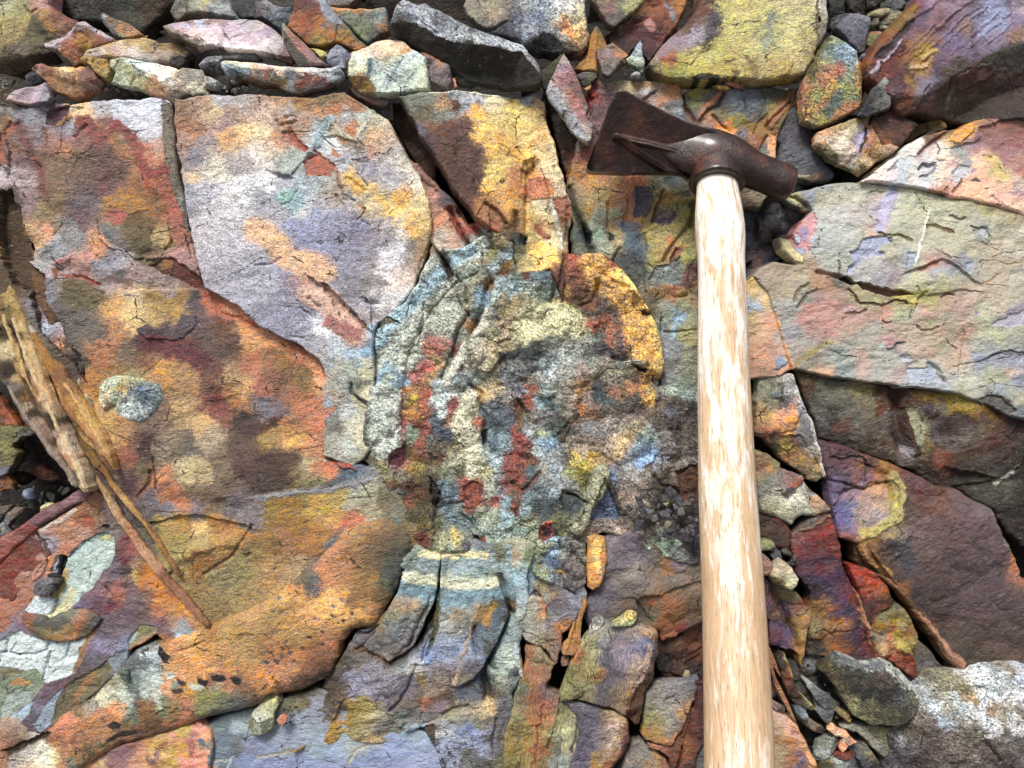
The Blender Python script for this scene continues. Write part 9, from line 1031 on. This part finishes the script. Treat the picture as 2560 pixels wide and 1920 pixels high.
# ---------------------------------------------------------------- chips and gravel
def chips(n,fr,poly,smin,smax,cols,d,label,group,seed,cat='pebble',name='pebble',m='grit',sink=0.35):
    rnd = random.Random(seed); pts = P(poly,fr); mn = pts.min(0); mx = pts.max(0)
    k = 0; tries = 0
    while k < n and tries < n * 60:
        tries += 1
        x = rnd.uniform(mn[0], mx[0]); y = rnd.uniform(mn[1], mx[1])
        if not pdist(np.array([x]),np.array([y]),pts,True)[2][0]: continue
        s = smin + (smax - smin) * rnd.random() ** 2.2
        import bmesh
        bm = bmesh.new()
        ax = np.array([rnd.uniform(0.8,1.3),rnd.uniform(0.6,1.0),rnd.uniform(0.45,0.8)])
        for _ in range(13):
            v = np.array([rnd.gauss(0,1) for _ in range(3)]); v /= np.linalg.norm(v); bm.verts.new(v * ax * s * 0.5)
        bmesh.ops.convex_hull(bm, input=bm.verts)
        bmesh.ops.delete(bm,geom=[v for v in bm.verts if not v.link_faces],context='VERTS')
        bmesh.ops.bevel(bm,geom=bm.edges[:],offset=s * 0.035,segments=1,affect='EDGES')
        a_ = rnd.uniform(0,math.pi); ca,sa = math.cos(a_),math.sin(a_)
        co = np.array([v.co for v in bm.verts]); fs = [[v.index for v in f.verts] for f in bm.faces]
        bm.verts.index_update(); fs = [[v.index for v in f.verts] for f in bm.faces]; bm.free()
        r = np.stack([co[:,0] * ca - co[:,1] * sa,co[:,0] * sa + co[:,1] * ca,co[:,2]],1)
        dd = d + s * (0.5 * ax[2] - sink * 0.5)
        kk = (D - d) / D
        W = world((x - 1280) * kk + r[:,0],(960 - y) * kk + r[:,1],dd + r[:,2])
        org = W.mean(0)
        me = bpy.data.meshes.new(name); me.from_pydata([tuple(p) for p in (W - org)],[],fs); me.update()
        c = colr(rnd.choice(cols)) * rnd.uniform(0.5, 0.95)
        a = me.attributes.new('Col','FLOAT_COLOR','POINT'); a.data.foreach_set('color',np.tile(np.append(c,1),(len(W),1)).astype(np.float32).ravel())
        a = me.attributes.new('fc','FLOAT_VECTOR','POINT'); a.data.foreach_set('vector',(r * S + np.array([x,y,0]) * S).astype(np.float32).ravel())
        me.materials.append(mat(m))
        o = bpy.data.objects.new(name,me); C.objects.link(o); o.location = org
        tag(o, label, cat, group); k += 1
GR = ['5c5c68','50505c','6c6864','7c746c','8c8478','54504c','6c6c78','7c7c70','48444c']
chips(70,'S','1570,1270 1600,1230 1640,1220 1690,1225 1750,1240 1750,1370 1720,1385 1650,1350 1600,1345 1580,1310',10,34,GR,34,'dark angular gravel stone in the heap left of the handle','gravel in the heap left of the handle',1)
chips(34,'22','340,1200 480,1190 560,1240 640,1330 640,1420 560,1460 420,1440 360,1330',4,15,['6c6458','7c7468','5c544c','8c8070','605c64'],14,'crumb of grey gravel at the foot of the crumbly core','gravel crumbs at the foot of the core',2)
chips(16,'22','660,1180 900,1170 880,1240 700,1250',5,15,['8c8478','7c7468','6c6860'],14,'crumb of grey gravel under the blue triangular niche','gravel crumbs under the blue niche',3)
chips(46,'22','930,100 1200,120 1400,100 1600,140 1600,440 1450,420 1200,300 1000,230',3,11,['6c6058','5c544c','7c7068','504844'],12,'fine dark crumb on the muddy patch left of the handle','crumbs on the muddy patch',4)
chips(16,'32','0,-60 130,-60 170,60 140,160 0,140',5,15,['8c8878','6c6c60','7c7c74','5c5c58'],2,'small grey crumb right of the handle above the narrow block','crumbs right of the handle',5)
chips(22,'00','-40,680 60,690 160,740 120,790 40,850 -40,860',8,26,['8c8c88','6c6860','a8a498','4c4844','5c6064'],-6,'small loose chip at the left end of the ledge','chips at the left end of the ledge',6)
chips(18,'00','860,720 1100,740 1350,830 1340,850 1000,830 860,800',6,20,['2c2820','3c382c','4c4838','24221e'],-34,'dark chip in the gap under the pale green block','dark chips under the pale green block',7)
chips(12,'00','1820,760 1900,750 2150,740 2212,790 1900,800',6,20,['504c40','8c8468','5c5c58','6c5c44'],-6,'small chip in the gap under the multicoloured slab','chips under the multicoloured slab',8)
chips(26,'02','0,930 200,880 650,900 560,960 300,1100 60,1260 0,1260',9,34,['3c3c38','30302c','48443c','5c5c60','28241f','4c4030'],-70,'dark pebble on the floor of the hollow at the left','dark pebbles in the hollow at the left',9)
chips(16,'30','900,0 1300,0 1150,200 1000,280 860,440 860,250',12,34,['4c4c48','60605c','3c3834','6c6450'],-60,'dull pebble in the gap at the upper right','pebbles in the gap at the upper right',10)
chips(26,'13','1600,1330 2000,1330 2050,1640 1650,1640',4,13,['8c8878','6c645c','7c7c7c','9c9888','5c544c'],14,'tiny crumb stuck on the blue grey wet foot of the fluted block','crumbs on the foot of the fluted block',11)
chips(12,'13','200,1130 370,1120 340,1200 260,1280 160,1350',6,20,['2c2a24','3c382c','48443c'],2,'dark chip in the gap beside the small orange brown chip','dark chips under the golden boulder',12)
chips(14,'33','330,760 640,960 700,1250 560,1260 330,1000',8,22,['4c4c44','5c5c58','38342c','6c6450'],-14,'small dark chip left of the rimmed dark stone','small chips left of the rimmed stone',13)
chips(12,'33','1240,880 1420,960 1400,1060 1340,1040',6,18,['5c545c','6c6468','807c78'],-4,'small violet grey chip between the rimmed stone and the boulder','chips beside the bottom right boulder',14)
chips(14,'32','0,1380 150,1440 260,1500 200,1560 60,1500',8,24,['50585c','6c6c68','5c5450','7c7468'],-16,'small grey chip around the tan and cream pebble','chips around the tan pebble',15)
chips(5,'22','1300,1000 1330,1000 1420,1000 1420,1040 1300,1060',8,14,['a8ac90','c8b878'],26,'pale chip on top of the dark gravel left of the handle','pale chips on the dark gravel',16)
# ---------------------------------------------------------------- the hoe
def px2w(x, y, d):
    k = (D - d) / D
    return np.array([(x - 1280) * k, (960 - y) * k, d])
def loft(name,sections,seg,material,parent,label=None,cap=True,colf=None):
    """sections: (centre, axis a, axis b) in face frame"""
    V = []; F = []; FC = []
    run = 0; prev = None
    for c, a, b in sections:
        if prev is not None: run += np.linalg.norm(c - prev)
        prev = c
        for i in range(seg):
            t = 2 * math.pi * i / seg
            V.append(c + a * math.cos(t) + b * math.sin(t)); FC.append([t * np.linalg.norm(a),run,0])
    n = len(sections)
    for j in range(n - 1):
        for i in range(seg):
            k = (i + 1) % seg
            F.append([j * seg + i,j * seg + k,(j + 1) * seg + k,(j + 1) * seg + i])
    V = np.array(V); W = world(V[:, 0], V[:, 1], V[:, 2])
    me = bpy.data.meshes.new(name)
    org = W.mean(0)
    Fl = [list(map(int, f)) for f in F]
    if cap: Fl += [list(range(seg))[::-1],[(n - 1) * seg + i for i in range(seg)]]
    me.from_pydata([tuple(p) for p in W - org], [], Fl); me.update()
    import bmesh
    bm = bmesh.new(); bm.from_mesh(me); bmesh.ops.recalc_face_normals(bm,faces=bm.faces[:]); bm.to_mesh(me); bm.free()
    me.polygons.foreach_set('use_smooth',np.ones(len(me.polygons),bool))
    if cap:
        for p in me.polygons[-2:]: p.use_smooth = False
    a = me.attributes.new('fc','FLOAT_VECTOR','POINT'); a.data.foreach_set('vector',(np.array(FC) * S).astype(np.float32).ravel())
    me.materials.append(material)
    o = bpy.data.objects.new(name, me); C.objects.link(o)
    if parent: o.parent = parent; o.location = org - np.array(parent.location)
    else: o.location = org
    if label: o['label'] = label
    return o
def iron_mat():
    m = bpy.data.materials.new('dark_wet_iron'); m.use_nodes = True; nt = m.node_tree; b = nt.nodes['Principled BSDF']; L = nt.links.new
    tc = N(nt, 'ShaderNodeNewGeometry')
    def noise(s, d, r):
        n = N(nt,'ShaderNodeTexNoise'); n.inputs['Scale'].default_value = s; n.inputs['Detail'].default_value = d; n.inputs['Roughness'].default_value = r; L(tc.outputs['Position'],n.inputs['Vector']); return n
    n1 = noise(45,5,0.6); n2 = noise(420,4,0.65); n3 = noise(110,4,0.6)
    cr = N(nt, 'ShaderNodeValToRGB'); L(n1.outputs[0], cr.inputs[0])
    e = cr.color_ramp.elements
    e[0].position = 0.36; e[0].color = (0.010,0.004,0.0035,1); e[1].position = 0.66; e[1].color = (0.070,0.024,0.013,1)
    x_ = cr.color_ramp.elements.new(0.52); x_.color = (0.026,0.009,0.0075,1)
    L(cr.outputs[0], b.inputs['Base Color'])
    mr = N(nt,'ShaderNodeMapRange'); mr.inputs[1].default_value = 0.35; mr.inputs[2].default_value = 0.65; mr.inputs[3].default_value = 0.3; mr.inputs[4].default_value = 0.6
    L(n3.outputs[0],mr.inputs[0]); L(mr.outputs[0],b.inputs['Roughness'])
    b.inputs['Specular IOR Level'].default_value = 0.4; b.inputs['Coat Weight'].default_value = 0.5; b.inputs['Coat Roughness'].default_value = 0.2
    ma = N(nt,'ShaderNodeMath',operation='MULTIPLY_ADD'); L(n3.outputs[0],ma.inputs[0]); ma.inputs[1].default_value = 1.4; L(n2.outputs[0],ma.inputs[2])
    bm = N(nt,'ShaderNodeBump'); bm.inputs['Strength'].default_value = 0.8; bm.inputs['Distance'].default_value = 0.0011; L(ma.outputs[0],bm.inputs['Height']); L(bm.outputs[0],b.inputs['Normal'])
    return m
def wood_mat():
    m = bpy.data.materials.new('pale_wood'); m.use_nodes = True; nt = m.node_tree; b = nt.nodes['Principled BSDF']; L = nt.links.new
    fc = N(nt, 'ShaderNodeAttribute', attribute_name='fc')
    def noise(sx, sy, d, r, dist=0.0):
        mp = N(nt,'ShaderNodeMapping'); mp.inputs['Scale'].default_value = (sx,sy,1); L(fc.outputs['Vector'],mp.inputs['Vector'])
        n = N(nt,'ShaderNodeTexNoise'); n.inputs['Scale'].default_value = 1; n.inputs['Detail'].default_value = d; n.inputs['Roughness'].default_value = r; n.inputs['Distortion'].default_value = dist
        L(mp.outputs[0], n.inputs['Vector']); return n
    def ramp(src, stops):
        cr = N(nt,'ShaderNodeValToRGB'); L(src,cr.inputs[0]); e = cr.color_ramp.elements
        e[0].position,e[0].color = stops[0][0],(*stops[0][1],1); e[1].position,e[1].color = stops[-1][0],(*stops[-1][1],1)
        for p, c in stops[1:-1]: x_ = e.new(p); x_.color = (*c, 1)
        return cr.outputs[0]
    n1 = noise(120, 9, 5, 0.6, 0.5)      # long tone bands
    n2 = noise(900, 34, 4, 0.7)          # grain
    n3 = noise(1500, 90, 2, 0.5)         # short dark pores
    n4 = noise(170, 26, 6, 0.7, 0.5)      # worn pale paint and overexposed white
    n5 = noise(40, 9, 4, 0.6)
    base = ramp(n1.outputs[0],[(0.3,(0.45,0.30,0.18)),(0.5,(0.50,0.34,0.20)),(0.7,(0.58,0.43,0.29))])
    g = ramp(n2.outputs[0],[(0.32,(0.55,0.5,0.45)),(0.5,(0.95,0.95,0.95)),(0.7,(1.08,1.08,1.05))])
    m1 = N(nt,'ShaderNodeMix',data_type='RGBA',blend_type='MULTIPLY'); m1.inputs[0].default_value = 0.8; L(base,m1.inputs[6]); L(g,m1.inputs[7])
    p = ramp(n3.outputs[0],[(0.31,(0.0,0.0,0.0)),(0.37,(1,1,1))])
    pf = N(nt,'ShaderNodeMix',data_type='RGBA'); L(p,pf.inputs[0]); pf.inputs[6].default_value = (0.16,0.08,0.035,1)
    # pale paint grows towards the head: blown-out light put into the colour
    sp = N(nt,'ShaderNodeSeparateXYZ'); L(fc.outputs['Vector'],sp.inputs[0])
    mr = N(nt,'ShaderNodeMapRange'); L(sp.outputs[1],mr.inputs[0]); mr.inputs[1].default_value = 0.02; mr.inputs[2].default_value = 0.46; mr.inputs[3].default_value = 0.08; mr.inputs[4].default_value = -0.13
    m45 = N(nt,'ShaderNodeMath',operation='MULTIPLY_ADD'); L(n5.outputs[0],m45.inputs[0]); m45.inputs[1].default_value = 0.6
    L(n4.outputs[0],m45.inputs[2]); ad = N(nt,'ShaderNodeMath',operation='ADD'); L(m45.outputs[0],ad.inputs[0]); L(mr.outputs[0],ad.inputs[1])
    wf = ramp(ad.outputs[0], [(0.70, (0, 0, 0)), (0.88, (1, 1, 1))])
    m2 = N(nt,'ShaderNodeMix',data_type='RGBA'); L(wf,m2.inputs[0]); L(m1.outputs[2],m2.inputs[6]); m2.inputs[7].default_value = (0.74,0.69,0.62,1)
    L(m2.outputs[2],pf.inputs[7]); L(pf.outputs[2],b.inputs['Base Color'])
    b.inputs['Roughness'].default_value = 0.6
    ma = N(nt,'ShaderNodeMath',operation='ADD'); L(n2.outputs[0],ma.inputs[0]); L(wf,ma.inputs[1])
    bm = N(nt,'ShaderNodeBump'); bm.inputs['Strength'].default_value = 0.6; bm.inputs['Distance'].default_value = 0.0005; L(ma.outputs[0],bm.inputs['Height']); L(bm.outputs[0],b.inputs['Normal'])
    return m
IRON = iron_mat(); WOOD = wood_mat()
hoe = bpy.data.objects.new('hoe',None); C.objects.link(hoe); hoe.empty_display_size = 0.02
A0 = px2w(1792, 440, 108); B0 = px2w(1847, 1920, 660)
dirh = (B0 - A0); LH = np.linalg.norm(dirh); dirh /= LH
endp = A0 + dirh * LH * 2.02
hoe.location = world(*[np.array([t]) for t in endp])[0]
tag(hoe,'long handled hoe with a dark wet iron head and a pale worn wooden handle','hoe')
bpy.context.view_layer.update()
def perp(dv):
    a = np.array([1.0,0,0]); a -= dv * a.dot(dv); a /= np.linalg.norm(a); return a,np.cross(dv,a)
pa, pb = perp(dirh)
secs = []
for t,r in ((-0.06,40),(0.0,46),(0.04,50),(0.08,55),(0.11,57),(0.14,56.5),(0.18,53),(0.24,53),(0.4,55),(0.6,58),(0.8,60),(0.95,62),(1.1,63),(1.5,64),(1.9,62),(2.02,58)):
    c = A0 + dirh * LH * t + pa * 3 * math.sin(t * 9)
    secs.append((c, pa * r, pb * r * 0.86))
S2 = []
for j in range(len(secs) - 1):      # finer rings
    for k in range(6):
        f = k / 6; S2.append(tuple(secs[j][q] * (1 - f) + secs[j + 1][q] * f for q in range(3)))
S2.append(secs[-1])
loft('handle', S2, 48, WOOD, hoe)
MATS['iron'] = IRON
band_m = bpy.data.materials.new('yellow_paint'); band_m.use_nodes = True
band_m.node_tree.nodes['Principled BSDF'].inputs['Base Color'].default_value = (0.75,0.5,0.05,1); band_m.node_tree.nodes['Principled BSDF'].inputs['Roughness'].default_value = 0.5
f0, f1 = 1.004, 1.05
loft('paint_band',[(A0 + dirh * LH * f + pa * 3 * math.sin(f * 9),pa * 63.2,pb * 63.2 * 0.86) for f in (f0,f1)],48,band_m,hoe,cap=False)
# blade: a curved plate with a raised V rib,its top edge nearer the camera
_m = mat
def mat(k):
    return IRON if k == 'iron' else _m(k)
blade = rk('blade',None,'20','880,850 900,835 930,832 970,842 1100,905 1300,995 1480,1070 1600,1105 1720,1130 1800,1180 1800,1500 1560,1530 1480,1505 1380,1482 1200,1478 900,1476 720,1472 670,1462 652,1430 670,1370 720,1240 780,1080 830,940',118,14,['0 0 382018'],parent=hoe,m='iron',
   ov=[('S','900,1190 1050,1215 1200,1250 1350,1285 1500,1320',13,None,11),('S','900,1190 1050,1280 1200,1370 1350,1450 1500,1500',13,None,12),('P','930,1200 1200,1255 1500,1330 1500,1490 1300,1410 1100,1300',None,4,6),('B',1490,300,200,0)],
   tilt=(0.08,-0.55),warp=0,FA=0,NA=0.6,NS=60,bev=5,rag=0.5,tex=0.5,taper=0.0,step=2.2)
ax_ = px2w(1975,462,96) - px2w(1700,372,112); ax_n = ax_ / np.linalg.norm(ax_)
up = np.array([0.0,1,0]); up -= ax_n * up.dot(ax_n); up /= np.linalg.norm(up); fw = np.cross(ax_n,up)
st = [(1600,330,106,10,6),(1650,347,106,26,9),(1690,362,106,44,14),(1720,372,104,56,26),(1745,379,101,60,42),(1765,384,98,61,52),(1790,390,96,60,57),(1815,397,95,58,57),(1840,406,95,54,55),(1862,416,94,49,51),(1885,426,93,44,47),(1915,438,92,43,43),(1945,450,92,44,43),(1964,457,91,44,43),(1974,461,91,41,40),(1978,463,91,34,34)]
loft('socket',[(px2w(x,y,d),up * a,-fw * b) for x,y,d,a,b in st],40,IRON,hoe)
cb = A0 + dirh * LH * 0.012
ring = []
for i in range(9):
    t = i / 8 * math.pi
    rr = (50,60,63,64,65,66,66.5,64,56)[i]; ring.append((cb + dirh * (-66,-60,-40,-20,-8,0,6,10,11)[i],pa * rr,pb * (rr - 3)))
loft('collar', ring, 48, IRON, hoe, cap=True)
